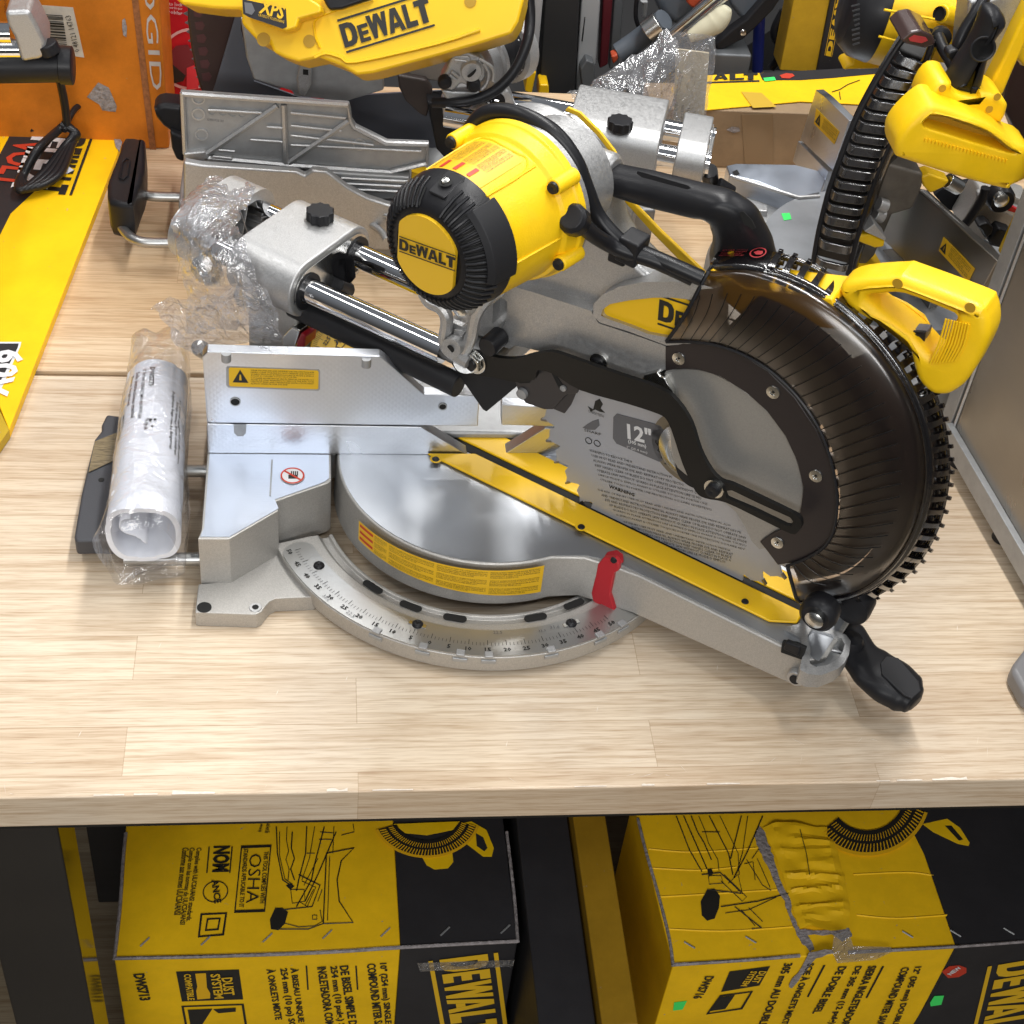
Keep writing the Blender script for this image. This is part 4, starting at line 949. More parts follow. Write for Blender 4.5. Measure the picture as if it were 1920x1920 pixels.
# rails, bearing housing, rear bracket ----------------------------------------------------------------
for n in (-.040, .040):
    g = G(); g.cyl(AW(-.335, n, .2165), AW(-.035, n, .2200 if n < 0 else .2165), .0126, seg=40); g.make('slide_rail', CHROME, SAW)
    g = G(); g.lathe([(.0128, 0), (.0185, 0), (.0190, .002), (.0190, .006), (.0128, .006)], AW(-.1985, n, .2165), S, seg=36); g.make('bearing_ring', BLK, SAW)
g = G(); g.cyl(AW(-.215, -.036, .1880), AW(-.015, -.042, .1900), .0118, seg=28); g.make('lower_tube', RUB, SAW, .001)
def stad(s, hw, hh, r, zc, nc=0.0, k=8):
    q = []
    for cx_, cz_, a0 in ((hw - r, hh - r, 0), (-hw + r, hh - r, 90), (-hw + r, -hh + r, 180), (hw - r, -hh + r, 270)):
        for i in range(k + 1): a = R(a0 + 90 * i / k); q.append(AW(s, nc + cx_ + r * math.cos(a), zc + cz_ + r * math.sin(a)))
    return q
g = G(); g.prism(stad(-.1960, .0660, .0300, .0295, .2170), -S * .078)
g.prism([AW(-.200, -.060, .213), AW(-.262, -.060, .213), AW(-.262, .060, .213), AW(-.200, .060, .213)], Z * -.0)
HS = g.make('bearing_housing', CAST, SAW, .0025, seg=3)
g = G(); g.prism(stad(-.1950, .0590, .0240, .0235, .2170), S * .0008); g.make('housing_face', ZINC, HS)
g = G(); g.prism([AW(-.205, -.044, .195), AW(-.262, -.052, .195), AW(-.262, .052, .195), AW(-.205, .044, .195)], Z * -.125); g.make('support_column', CASTW, SAW, .006)
g = G(); g.prism(AP([(617, 478), (636, 470), (646, 478), (650, 512), (640, 524), (626, 520), (616, 508)], .0), -S * .0 + S * .012); g.tube([AW(-.190, .0, .205), AW(-.19, .02, .186)], .009, 12); g.make('rail_stop', BLK, SAW, .003)
g = G()
q = [AW(-.232 + (.0125 + (.0022 if k % 2 else 0)) * math.cos(math.pi * k / 10), .030 + (.0125 + (.0022 if k % 2 else 0)) * math.sin(math.pi * k / 10), .2475) for k in range(20)]
g.prism(q, Z * .011); g.make('rail_lock_knob', BLK, SAW, .0012)
g = G(); g.prism(stad(-.312, .0600, .0290, .0285, .2170), -S * .040, hole=stad(-.312, .0450, .0200, .0195, .2170)); g.prism(stad(-.340, .052, .022, .0215, .2170), -S * .004)
for k in range(4):
    a_ = -.036 + k * .024; g.box(AW(-.325, a_, .217), S * .012, N * .0055 + Z * .017, (Z * .0055 - N * .0017) * .2)
    g.box(AW(-.325, a_, .217), S * .012, N * .0055 - Z * .017, (Z * .0055 + N * .0017) * .2)
g.make('rear_bracket', CAST, SAW, .0018)
# lower turntable neck and base behind the fence
g = G(); g.prism([AW(-.10, -.05, .018), AW(-.27, -.044, .018), AW(-.27, .044, .018), AW(-.10, .05, .018)], Z * .058); g.make('rear_neck', CASTD, ARM, .006)
g = G(); g.lathe([(.158, .016), (.168, .02), (.168, .058), (.158, .062), (.150, .062)], (0, 0, 0), Z, ref=Y, seg=60, a0=-70, a1=80); g.make('rear_rim', CASTD, BASE, .002)
g = G(); g.prism([V((x, y, .0795)) for x, y in [(-.13, .030), (.13, .030), (.11, .085), (.04, .120), (-.04, .120), (-.11, .085)]], Z * .010); g.make('rear_glare_cover', CASTD, ARM, .004)  # dull block added to cover the bright lamp reflection behind the fence
# yellow bevel scale
bn = V((.10, -.62, .78)).normalized(); bp0 = AW(-.150, -.01, .115); PBV = (bp0, bn)
bc = UP(655, 668, bp0, bn); be = X.copy(); be = (be - bn * be.dot(bn)).normalized(); bf = bn.cross(be)
g = G(); g.lathe([(0, 0), (.0400, 0), (.0410, -.002), (.0410, -.012)], bc, bn, seg=48, closed=False); BS = g.make('bevel_scale', YELD, SAW, smooth=30)
vs = []; fs = []
for k in range(0, 181, 3):
    a = R(k); e = be * math.cos(a) + bf * math.sin(a); t = be * -math.sin(a) + bf * math.cos(a); o = len(vs); r0 = .0345 if k % 15 else .0310
    vs += [bc + bn * .0004 + e * r0 - t * .0002, bc + bn * .0004 + e * .0390 - t * .0002, bc + bn * .0004 + e * .0390 + t * .0002, bc + bn * .0004 + e * r0 + t * .0002]; fs.append((o, o + 1, o + 2, o + 3))
mk('bevel_marks', vs, fs, INK, BS, smooth=0)
for q0_, q1_, b_ in (((652, 632), (664, 625), '45'), ((631, 648), (643, 642), '30'), ((611, 649), (621, 635), '22.5')): write('bevel_number', b_, q0_, q1_, None, PBV, INK, BS, .02, .0008, 1)
frame_ = [(630, 650), (634, 637), (648, 634), (650, 642), (640, 653)]
g = G(); g.tube([UP(x, y, bp0 + bn * .0006, bn) for x, y in frame_ + frame_[:1]], .0005, 5); g.make('bevel_mark_frame', INK, BS)
g = G(); g.prism([UA(x, y, -.05) for x, y in [(528, 632), (546, 612), (562, 620), (556, 640), (552, 652), (528, 650)]], N * .02); g.make('bevel_stop', ZINC, SAW, .002)
g = G(); g.prism([UA(x, y, -.05) for x, y in [(556, 640), (564, 624), (572, 632), (570, 652), (554, 652)]], N * .02); g.make('bevel_pointer', RED, SAW, .002)
# guard: smoked shell lofted from the inner rim over the shoulder to the outer comb ---------------------------
inn = [(1250, 640), (1300, 640), (1350, 648), (1402, 668), (1452, 700), (1500, 748), (1538, 806), (1560, 868), (1570, 930), (1566, 985), (1548, 1022), (1512, 1046), (1476, 1060)]
mid = [(1285, 590), (1345, 588), (1405, 600), (1465, 628), (1522, 668), (1572, 722), (1608, 784), (1628, 850), (1636, 918), (1626, 985), (1596, 1040), (1548, 1078), (1484, 1090)]
sho = [(1322, 520), (1400, 518), (1475, 542), (1545, 582), (1606, 636), (1656, 700), (1692, 772), (1710, 850), (1712, 920), (1694, 992), (1654, 1054), (1592, 1096), (1492, 1118)]
out = [(1330, 507), (1414, 508), (1492, 532), (1566, 574), (1630, 632), (1682, 700), (1718, 776), (1734, 850), (1732, 926), (1708, 1004), (1664, 1068), (1598, 1112), (1498, 1128)]
bak = [(1352, 474), (1436, 478), (1512, 500), (1590, 546), (1660, 604), (1716, 676), (1752, 756), (1770, 840), (1768, 920), (1744, 1004), (1696, 1072), (1612, 1122), (1502, 1136)]
C_in = spline([UA(x, y, -.0345) for x, y in inn], 6); C_m = spline([UA(x, y, -.0385) for x, y in mid], 6)
C_s = spline([UA(x, y, -.0290) for x, y in sho], 6); C_o = spline([UA(x, y, -.0200) for x, y in out], 6); C_b = spline([UA(x, y, .022) for x, y in bak], 6)
def loft(curves, k=3):
    n_ = len(curves[0]); rowsL = []
    m_ = len(curves)
    for i in range(n_):
        rowsL.append(spline([c[i] for c in curves], k))
    w_ = len(rowsL[0]); vs = [p for r_ in rowsL for p in r_]
    return vs, [(i * w_ + j, i * w_ + j + 1, (i + 1) * w_ + j + 1, (i + 1) * w_ + j) for i in range(n_ - 1) for j in range(w_ - 1)]
vs, fs = loft([C_in, C_m, C_s, C_o])
GU = mk('blade_guard', vs, fs, SMOKE, SAW, smooth=80)
# plain top part of the rim with the red warning and the lip
nb = len(C_o); kt = 9
vs = [p for i in range(0, kt) for p in (C_o[i], C_o[i].lerp(C_b[i], .15) + (C_o[i] - AW(.24, -.02, .24)).normalized() * .004, C_b[i] + (C_b[i] - AW(.24, .02, .24)).normalized() * .003)]
fs = [(i * 3 + j, i * 3 + j + 1, i * 3 + j + 4, i * 3 + j + 3) for i in range(kt - 1) for j in (0, 1)]
GT = mk('guard_top', vs, fs, SMOKED, GU, smooth=80); sm = GT.modifiers.new('thickness', 'SOLIDIFY'); sm.thickness = .0025; sm.offset = 0
REDG = mat('red_print', (.38, .035, .04), .45, 0)
a_, b_ = C_o[1], C_b[1]; c_, d_ = C_o[7], C_b[7]
def top_uv(u, v):
    i = 1 + u * 5.6; i0 = int(i); t = i - i0; o_ = C_o[i0].lerp(C_o[i0 + 1], t); bb = C_b[i0].lerp(C_b[i0 + 1], t); ce = AW(.24, 0, .24)
    p = o_.lerp(bb, .30 + .62 * v); return p + (p - ce).normalized() * .0072
for art, u0, u1, v0, v1 in ((merge_art([(glyphs('DANGER', .03, 1), 0, .55, 1, .38), (fine_print(3, 18, 5), 0, 0, 1, .45)]), .02, .30, .1, .95), (fine_print(5, 20, 3), .33, .55, .1, .95)):
    put('red_warning', art, 0, 0, 0, REDG, GT, fn=lambda u, v: top_uv(u0 + (u1 - u0) * u, v0 + (v1 - v0) * v))
ring_ = ([(.5 + rr * math.cos(2 * math.pi * k / 28), .5 + rr * math.sin(2 * math.pi * k / 28)) for k in range(28) for rr in (.42, .5)], [(2 * k, 2 * k + 1, (2 * k + 3) % 56, (2 * k + 2) % 56) for k in range(28)])
put('red_hand_ring', ring_, 0, 0, 0, REDG, GT, fn=lambda u, v: top_uv(.62 + .34 * u, .05 + .95 * v))
hd = ([(.2, .5), (.45, .3), (.75, .35), (.8, .5), (.7, .7), (.4, .68)], [(0, 1, 2, 3, 4, 5)])
put('red_hand_symbol', hd, 0, 0, 0, REDG, GT, fn=lambda u, v: top_uv(.62 + .34 * u, .05 + .95 * v))
# comb: ribs across the rim with round openings between
g = G(); ce = AW(.24, 0, .24)
def at_c(c, t): 
    t = max(0, min(len(c) - 1.001, t)); i = int(t); return c[i].lerp(c[i + 1], t - i)
tt = kt - 1.0; nrib = 0
while tt < nb - 1.2:
    o_, b_ = at_c(C_o, tt), at_c(C_b, tt); m1 = o_.lerp(b_, .12); m2 = o_.lerp(b_, .55); m3 = o_.lerp(b_, .92)
    e = (m2 - ce).normalized()
    tg_ = (at_c(C_o, tt + .6) - o_).normalized(); sp_ = spline([o_ - e * .001, m1 + e * .0050, m2 + e * .0075, m3 + e * .0062, b_ - e * .001], 3); m_c = len(sp_) - 1
    g.add([p + tg_ * sg * (.0026 + .0026 * abs(2 * k_ / m_c - 1) ** 2.2) - e * dp for k_, p in enumerate(sp_) for sg, dp in ((-1, 0), (1, 0), (1, .0060), (-1, .0060))], [(4 * q_ + w_, 4 * q_ + (w_ + 1) % 4, 4 * q_ + 4 + (w_ + 1) % 4, 4 * q_ + 4 + w_) for q_ in range(m_c) for w_ in range(4)] + [(0, 1, 2, 3), (4 * m_c, 4 * m_c + 1, 4 * m_c + 2, 4 * m_c + 3)])
    tn = (at_c(C_o, tt + .6) - o_).normalized()
    g.box(m3 + e * .0055, tn * .0020, e * .0034, (b_ - o_).normalized() * .0024)
    tt += 2.05 if tt < 22 else 1.75
    nrib += 1
g.tube([c + (c - ce).normalized() * .001 for c in C_o[kt - 1:]], .0017, 6); g.tube([c + (c - ce).normalized() * .0015 for c in C_b[kt - 1:]], .0032, 8)
c_m = [o_.lerp(b_, .55) + (o_.lerp(b_, .55) - ce).normalized() * .0035 for o_, b_ in zip(C_o, C_b)]
g.make('guard_comb', SMOKED, GU, .0010, smooth=40)
for f0, f1, nm_ in ((.0, .12, 'guard_rim_band'), (.86, 1.0, 'guard_rim_band')):
    vs = []
    for o_, b_ in zip(C_o[kt - 1:], C_b[kt - 1:]):
        e = (b_ - ce).normalized(); vs += [o_.lerp(b_, f0) + e * (.001 if f0 == 0 else .0042), o_.lerp(b_, (f0 + f1) / 2) + e * .0046, o_.lerp(b_, f1) + e * (.0050 if f0 == 0 else .001)]
    q = mk(nm_, vs, [(3 * i + j, 3 * i + j + 1, 3 * i + j + 4, 3 * i + j + 3) for i in range(nb - kt) for j in (0, 1)], SMOKED, GU, smooth=70); sm = q.modifiers.new('thickness', 'SOLIDIFY'); sm.thickness = .0016
# second, inner flange of the rim (seen through the openings)
vs = []; 
for i in range(34, nb): 
    o_, b_ = C_o[i], C_b[i]; e = (b_ - ce).normalized(); vs += [b_ - e * .001, b_ - e * .030]
fs = [(2 * i, 2 * i + 1, 2 * i + 3, 2 * i + 2) for i in range(nb - 35)]
q = mk('guard_back_wall', vs, fs, SMOKED, GU, smooth=80); sm = q.modifiers.new('thickness', 'SOLIDIFY'); sm.thickness = .002
# dark inner liner of the guard below the yellow block
LIN = mat('dark_liner', (.050, .038, .040), .5, 0)
C_h = [a.lerp(c, .45) for a, c in zip(C_m, C_s)]
for k0_, tri_ in ((10, (C_in, C_m, C_h)), (27, (C_h, C_s, C_o))):
    cur = [[p + N * d for p in c[k0_:]] for c, d in zip(tri_, (.006, .011, .011))]
    vs, fs = loft(cur); mk('guard_liner', vs, fs, LIN, GU, smooth=80)
# fine raised spines on the shell
g = G(); k_ = 33
for i in range(k_):
    t = 2.2 + (nb - 6.5) * i / (k_ - 1)
    a_ = at_c(C_in, t + 1.0 - .5 * math.sin(i / k_ * 3)); m_ = at_c(C_m, t); s_ = at_c(C_s, t - 1.8)
    pts = spline([a_ - N * .0012, m_ - N * .0016, m_.lerp(s_, .55 + .2 * math.sin(math.pi * i / k_)) - N * (.0016 + .0012)], 3)
    g.tube(pts, .00045, 5)
g.make('guard_spine', mat('spine_black', (.008, .008, .008), .3, 0), GU)
# seam edge where the shell meets the bracket, and its front edge
g = G(); g.tube([p - N * .001 for p in C_in], .0014, 6); g.tube([C_in[0], C_m[0], C_s[0], C_o[0], C_b[0]], .0018, 6, smooth=4); g.tube([C_in[-1], C_m[-1], C_s[-1], C_o[-1]], .0020, 6, smooth=4); g.make('guard_edge', BLK, GU)
# guard rollers by the arm end
g = G(); c = UA(1531, 1156, -.046); g.lathe([(.009, .002), (.013, .003), (.0165, 0), (.0175, -.006), (.0165, -.016), (.008, -.018)], c, -N, seg=32); g.make('guard_roller', BLK, SAW)
g = G(); g.lathe([(0, .0085), (.006, .0080), (.0088, .006), (.009, -.01)], c, -N, seg=24, closed=False); g.make('roller_cap', ZINC, SAW)
g = G(); g.lathe([(.009, .002), (.0155, 0), (.0165, -.006), (.0155, -.022), (.008, -.024)], UA(1596, 1146, .0), -N, seg=32); g.make('guard_roller', BLK, SAW)
g = G(); g.lathe([(.0, .008), (.0130, .007), (.0165, .002), (.0165, -.002)], UA(1601, 1140, .022), -N, seg=28, closed=False); g.make('roller_cap', ZINC, SAW)
# cords ------------------------------------------------------------------------------------------------------
g = G(); g.tube([UA(x, y, n) for x, y, n in [(872, 262, -.070), (884, 238, -.07), (905, 216, -.068), (938, 208, -.066), (985, 218, -.066), (1040, 250, -.064), (1078, 300, -.062), (1098, 350, -.060), (1118, 400, -.056), (1148, 438, -.054), (1175, 460, -.050), (1215, 478, -.044), (1262, 498, -.040), (1316, 522, -.034)]], .0066, 14, smooth=6)
g.make('power_cord', CORD, SAW, smooth=80)
g = G(); g.tube([UA(x, y, n) for x, y, n in [(1078, 412, -.098), (1094, 424, -.092), (1112, 440, -.080), (1142, 458, -.062), (1180, 474, -.054), (1230, 490, -.044), (1300, 522, -.034)]], .0066, 14, smooth=6); g.make('power_cord', CORD, SAW, smooth=80)
g = G(); p = UA(1076, 412, -.099); g.lathe([(.0095, .008), (.0125, .004), (.0125, -.006), (.0095, -.012)], p, V((p - UA(1100, 432, -.076))).normalized(), seg=12); g.make('strain_relief', BLK, SAW, .001)
g = G(); a_, b_ = UA(1172, 458, -.050), UA(1192, 478, -.052); e = (UA(1230, 490, -.05) - UA(1150, 452, -.05)).normalized(); g.box((a_ + b_) / 2 + N * .004, e * .0095, N * .011, e.cross(N) * .0115); g.box(UA(1160, 480, -.040), S * .008, N * .005, Z * .006); g.make('cord_clip', BLK, SAW, .002)
g = G()
for c_, tx in ((((1105, 372, -.0505), (1150, 428, -.0505)), 'E FTR YI HUAN'), (((1205, 468, -.046), (1290, 502, -.040)), 'CABLE  VW-1  60C')):
    p0, p1 = UA(*c_[0][:2], c_[0][2]), UA(*c_[1][:2], c_[1][2]); d = p1 - p0; vv = (CAM - p0).normalized(); put('cord_print', glyphs(tx, 0, 1), p0 + vv * .0045, d, vv.cross(d).normalized() * .0018, GREYP, SAW, .0002)
# base extension: dark stop bar on two rods, left of the base
g = G()
for x, y in ((345, 883), (345, 1048)): c = UZ(x, y, .020); g.cyl(V((-.350, c.y, .020)), V((-.27, c.y, .020)), .0065, seg=20)
EX = g.each('extension_rod', STEEL, SAW)
g = G(); g.prism([UZ(x, y, .030) for x, y in [(200, 776), (245, 782), (268, 1016), (250, 1018), (190, 1013), (141, 1014), (139, 1004), (152, 927), (163, 880), (177, 823), (190, 807), (190, 796)]], Z * -.020); BAR = g.make('extension_foot', mat('dark_grey_plastic', (.045, .047, .055), .5, 0, bump=(700, .3, .0004)), SAW, .003, seg=3)
g = G(); g.disc(UZ(190, 900, .0301), Z, .0030, 16, .0004); g.make('foot_screw_hole', HOLE, BAR)
g = G(); g.prism([UZ(x, y, .0310) for x, y in [(178, 828), (232, 806), (238, 852), (166, 886)]], Z * .0004); g.make('brown_tape', mat('brown_tape', (.20, .15, .08), .25, 0, scale=(20, 200, 20), rot=(0, 0, .6), var=(5, .6)), BAR)

# ================================================================== things lying on the tables
def P(q, pl): return [upl(p, pl) for p in q]
def slab(name, q, pl, th, m, parent, bevel=0.0, hole=None, seg=2, smooth=40):
    """outline given in the picture, standing on the real plane pl, th metres thick away from the camera"""
    n_ = V(pl[1]).normalized(); n_ = n_ if (CAM - V(pl[0])).dot(n_) > 0 else -n_
    g = G(); g.prism(P(q, pl), -n_ * th, hole=P(hole, pl) if hole else None); return g.make(name, m, parent, bevel, smooth, seg)
def crumple(name, rows, amp, fr, m, parent, sub=6, th=.0003, seed=0.0, smooth=24):
    rr = [spline([V(p) for p in r_], sub) for r_ in rows]; cols = len(rr[0]); full = []
    for j in range(cols): full.append(spline([r_[j] for r_ in rr], sub))
    h = len(full[0]); vs = []
    rg = lambda q: 1 - 2.4 * abs(noise.noise(q))
    for j in range(cols):
        for i in range(h):
            p = full[j][i]; q = p * fr * .62 + V((seed, seed * 2, 0))
            d = V((rg(q), rg(q + V((31, 7, 3))), rg(q + V((5, 61, 9))))) * .75 + 0.4 * V((rg(q * 2.1), rg(q * 2.1 + V((3, 7, 3))), rg(q * 2.1 + V((5, 1, 9)))))
            vs.append(p + d * amp)
    fs = [(j * h + i, j * h + i + 1, (j + 1) * h + i + 1, (j + 1) * h + i) for j in range(cols - 1) for i in range(h - 1)]
    return mk(name, vs, fs, m, parent, smooth=smooth)

# rolled manual in its bag, lying across the extension foot
MAN = thing('rolled_manual', 'white paper manual rolled up in a clear plastic bag, left of the front saw', 'manual', (-.33, .02, .03))
m0, m1 = V((-.331, .128, .069)), V((-.3275, -.098, .069)); ax = (m1 - m0).normalized(); e1 = ax.cross(Z).normalized(); e1 = -e1 if e1.x < 0 else e1; e2 = V((0, 0, 1)); e2 = (e2 - ax * e2.dot(ax)).normalized()
def rollp(t, phi, r):
    c_, s_ = math.cos(phi), math.sin(phi); k = 1.0 / ((abs(c_) ** 3.0 + abs(s_) ** 3.0) ** (1 / 3.0)); k = 1 + (k - 1) * min(1, max(0, t)) * .9
    rr = r * k * (.90 + .10 * t) * (1 + .02 * math.sin(3 * phi + 1)) - .0016 * max(0, 1 - 4 * abs(noise.noise(V((math.cos(phi) * 1.3 + t * 1.8, math.sin(phi) * 1.3, t * 2.6))))); return m0.lerp(m1, t) + e1 * c_ * rr + e2 * s_ * rr
vs = []; fs = []; K = 72; T_ = 44
for sgn, r_ in ((0, .0345), (1, .0295)):
    for i in range(T_ + 1):
        for k in range(K): vs.append(rollp(i / T_, 2 * math.pi * k / K, r_))
for s_ in (0, 1):
    b0 = s_ * (T_ + 1) * K
    for i in range(T_):
        for k in range(K): fs.append((b0 + i * K + k, b0 + i * K + (k + 1) % K, b0 + (i + 1) * K + (k + 1) % K, b0 + (i + 1) * K + k))
for i in (0, T_):
    for k in range(K): fs.append((i * K + k, i * K + (k + 1) % K, (T_ + 1) * K + i * K + (k + 1) % K, (T_ + 1) * K + i * K + k))
MP = mk('paper_roll', vs, fs, PAPER, MAN, smooth=60)
vs = []; fs = []
for i in range(9):
    for k in range(14): vs.append(rollp(.25 + .72 * i / 8, 2.2 + 2.6 * k / 13, .017 + .006 * math.sin(k * .5)))
fs = [(i * 14 + k, i * 14 + k + 1, (i + 1) * 14 + k + 1, (i + 1) * 14 + k) for i in range(8) for k in range(13)]
mk('inner_leaf', vs, fs, PAPER, MAN, smooth=60).modifiers.new('t', 'SOLIDIFY').thickness = .001
def rtxt(body, t0, t1, ph0, h, m=INK, b=.01):      # reads from the far end to the near end
    ar = glyphs(body, b, 1); put('printed_text', ar, 0, 0, 0, m, MP, fn=lambda u, v: rollp(t0 + (t1 - t0) * u, R(ph0) - h * v / .0345 * 1.0, .0350))
rtxt('DWS779', .06, .20, 98, .0062, b=.03); rtxt('12" (305 mm) SLIDING COMPOUND MITER SAW', .07, .42, 112, .0050)
rtxt('Solo instrucciones manual', .08, .40, 124, .0050); rtxt('Sans logiciel', .09, .30, 136, .0050)
rtxt('Polythene bags can be dangerous', .20, .60, 55, .0045); rtxt('keep away from children', .26, .62, 46, .0045); rtxt('MADE IN TAIWAN', .34, .52, 148, .0050)
rtxt('To avoid danger of suffocation', .22, .66, 38, .0040); rtxt('recycle', .42, .50, 100, .007)
tri2 = ([(.5, 1), (.35, .75), (.65, .75), (.25, .55), (.05, .1), (.45, .1), (.45, .3), (.30, .3), (.40, .5), (.95, .1), (.60, .0), (.60, .35), (.75, .65), (.9, .3)], [(0, 1, 2), (3, 4, 5, 6, 7, 8), (9, 10, 11), (12, 13, 9)])
put('recycling_mark', tri2, 0, 0, 0, INK, MP, fn=lambda u, v: rollp(.42 + .07 * v, R(92) - .28 * u, .0352))
def bagrow(t, r, wob, sx_=1.0, dz=0.0, dx=0.0):
    return [rollp(t, 2 * math.pi * k / 12, r * (1 + wob * math.sin(k * 2.1 + t * 9) + .018 * math.sin(k * 5 + t * 37))) + V((dx, 0, dz)) for k in range(13)]
crumple('plastic_bag', [bagrow(-.30, .020, .5, dz=.0), bagrow(-.20, .033, .25, dz=.004), bagrow(-.06, .0370, .06), bagrow(.2, .0372, .03), bagrow(.5, .0372, .03), bagrow(.8, .0375, .04), bagrow(.98, .0385, .05), bagrow(1.08, .037, .12, dz=-.012, dx=-.004)], .0020, 42, BAG2, MAN, sub=6)
crumple('bag_tail', [[UZ(x, y, z_) for x, y, z_ in r_] for r_ in ([(196, 1000, .05), (215, 1060, .03), (260, 1066, .03), (335, 1050, .04)], [(206, 1050, .03), (222, 1085, .01), (262, 1072, .015), (320, 1064, .02)], [(228, 1095, .005), (238, 1098, .004), (244, 1090, .004), (246, 1080, .006)])], .003, 70, BAG, MAN, sub=5, seed=3)

# bag pulled over the rear bracket of the front saw
BG = thing('plastic_bag', 'crumpled clear plastic bag draped over the rear rail bracket of the front saw', 'plastic bag', UA(420, 560, -.05))
RW = lambda r_: [UA(x, y, n) for x, y, n in r_]
crumple('bag_film', [RW([(352, 370, -.02), (380, 345, .02), (420, 350, .03), (470, 352, .03)]), RW([(326, 400, -.05), (370, 372, -.03), (420, 400, -.03), (440, 430, -.05)]), RW([(316, 440, -.07), (370, 440, -.075), (420, 460, -.075), (450, 450, -.07)]),
    RW([(330, 520, -.08), (380, 505, -.09), (420, 500, -.09), (478, 540, -.07)]), RW([(345, 570, -.08), (400, 565, -.09), (460, 560, -.09), (512, 620, -.06)]), RW([(352, 628, -.08), (410, 625, -.08), (470, 620, -.08), (522, 650, -.06)])], .007, 42, BAG3, BG, sub=7)
crumple('bag_film', [RW([(272, 582, -.10), (296, 600, -.10), (322, 650, -.09)]), RW([(318, 570, -.095), (345, 600, -.095), (345, 660, -.085)]), RW([(400, 560, -.10), (405, 610, -.10), (395, 672, -.09)]), RW([(470, 545, -.10), (470, 600, -.10), (450, 650, -.09)]), RW([(498, 570, -.09), (515, 620, -.09), (522, 652, -.08)])], .006, 46, BAG3, BG, sub=7, seed=5)
for c, r_ in (((385, 505), .014), ((462, 556), .012), ((378, 655), .009)):
    p = UA(c[0], c[1], -.060); g = G(); g.lathe([(0, .012), (r_ * .8, .010), (r_, .004), (r_ * .95, -.012), (r_ * .6, -.03)], p, V((-.3, -.5, .7)), seg=24, closed=False); g.make('wrapped_bolt', CAST if r_ > .015 else ZINC, BG)

# flattened carton on the left ----------------------------------------------------------------
FC = thing('flat_carton', 'flat yellow and black tool carton at the left edge, under a coil of black cord', 'carton', (-.6, .4, 0))
pl = PZ(.012)
slab('carton_panel', [(-260, 246), (205, 248), (218, 252), (228, 264), (222, 285), (17, 806), (-30, 690), (-300, 690)], pl, .0115, carton('golden_carton', (.95, .56, .006), dirt=.07), FC, .001)
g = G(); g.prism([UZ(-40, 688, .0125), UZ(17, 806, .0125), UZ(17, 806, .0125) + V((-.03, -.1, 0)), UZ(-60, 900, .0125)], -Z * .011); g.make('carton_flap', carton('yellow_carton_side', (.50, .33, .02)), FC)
pl2 = PZ(.0124)
slab('black_band', [(22, 247), (146, 249), (128, 300), (20, 400), (-20, 480), (-120, 620), (-300, 640), (-300, 520), (-60, 400)], pl2, .0003, CBLK, FC)
pl3 = PZ(.0129)
write('word_mark', '', (150, 256), (102, 362), None, pl3, INK, FC, art=logo(False)) if False else None
P0 = UZ(143, 255, .0128); P1 = UZ(103, 360, .0128); d = P1 - P0; la = logo(False); put('word_mark', la, P0 - V((.033, .002, 0)), d, Z.cross(d).normalized() * (d.length / la[2]) * 1.15, INK, FC, .0003)
write('printed_text', 'FLEX', (60, 256), (20, 352), .045, PZ(.0128), WHITEI, FC, .03)
write('printed_text', 'VOLT', (30, 262), (-16, 346), .038, PZ(.0128), REDI, FC, .03)
slab('carton_sticker', [(-60, 641), (40, 641), (38, 650), (2, 730), (-60, 734)], pl2, .0002, mat('sticker_white', (.7, .7, .72), .4, 0), FC)
slab('carton_sticker', [(-60, 644), (35, 644), (33, 652), (0, 716), (-60, 720)], PZ(.0126), .0002, CBLK, FC)
write('printed_text', '60V', (-2, 655), (-38, 740), .030, PZ(.0130), WHITEI, FC, .03)
slab('torn_edge', [(208, 249), (220, 253), (229, 266), (224, 284), (217, 275), (214, 262)], PZ(.0135), .0008, CGRY, FC)
slab('paper_scrap', [(104, 318), (120, 308), (132, 314), (138, 319), (126, 325), (106, 325)], PZ(.0135), .0006, PAPER, FC)
# coil of cord
CC = thing('cord_bundle', 'black power cord folded in a bundle on the flat carton', 'power cord', UZ(90, 290, .012))
for k in range(4):
    o_ = k * 9; g = G()
    g.tube([UZ(x, y, z_) for x, y, z_ in [(118 - o_ * .5, 236 + o_ * .5, .05), (90 - o_ * .7, 262 + o_ * .6, .035 + .006 * k), (52 - o_ * .2, 312 + o_ * .4, .030), (34 + o_ * .4, 345 - o_ * .1, .026), (42 + o_, 356 - o_ * .2, .026), (80 + o_ * 1.2, 326, .030), (120 + o_ * .6, 276 - o_ * .3, .035), (138 + o_ * .2, 250, .045), (122 - o_ * .3, 232, .055)]], .0052, 10, smooth=6); g.make('cord_loop', CORD, CC, smooth=80)
g = G(); g.tube([UZ(126, 240, .05), UZ(122, 200, .08), UZ(112, 150, .12), UZ(100, 110, .16), UZ(90, 80, .19), UZ(84, 74, .195)], .0052, 10, smooth=6); g.make('cord_lead', CORD, CC, smooth=80)
g = G(); g.tube([UZ(120, 245, .05), UZ(140, 205, .06), UZ(170, 192, .05), UZ(196, 215, .03), UZ(202, 248, .015)], .0040, 10, smooth=6); g.make('cord_lead', CORD, CC, smooth=80)
g = G(); g.tube([UZ(-10, 180, .06), UZ(20, 195, .05), UZ(48, 215, .04), UZ(62, 245, .02)], .0046, 10, smooth=6); g.make('cord_lead', CORD, CC, smooth=80)
g = G(); g.tube([UZ(62, 236, .02), UZ(78, 232, .02), UZ(84, 246, .015)], .008, 10, smooth=3); g.make('plug', BLK, CC)
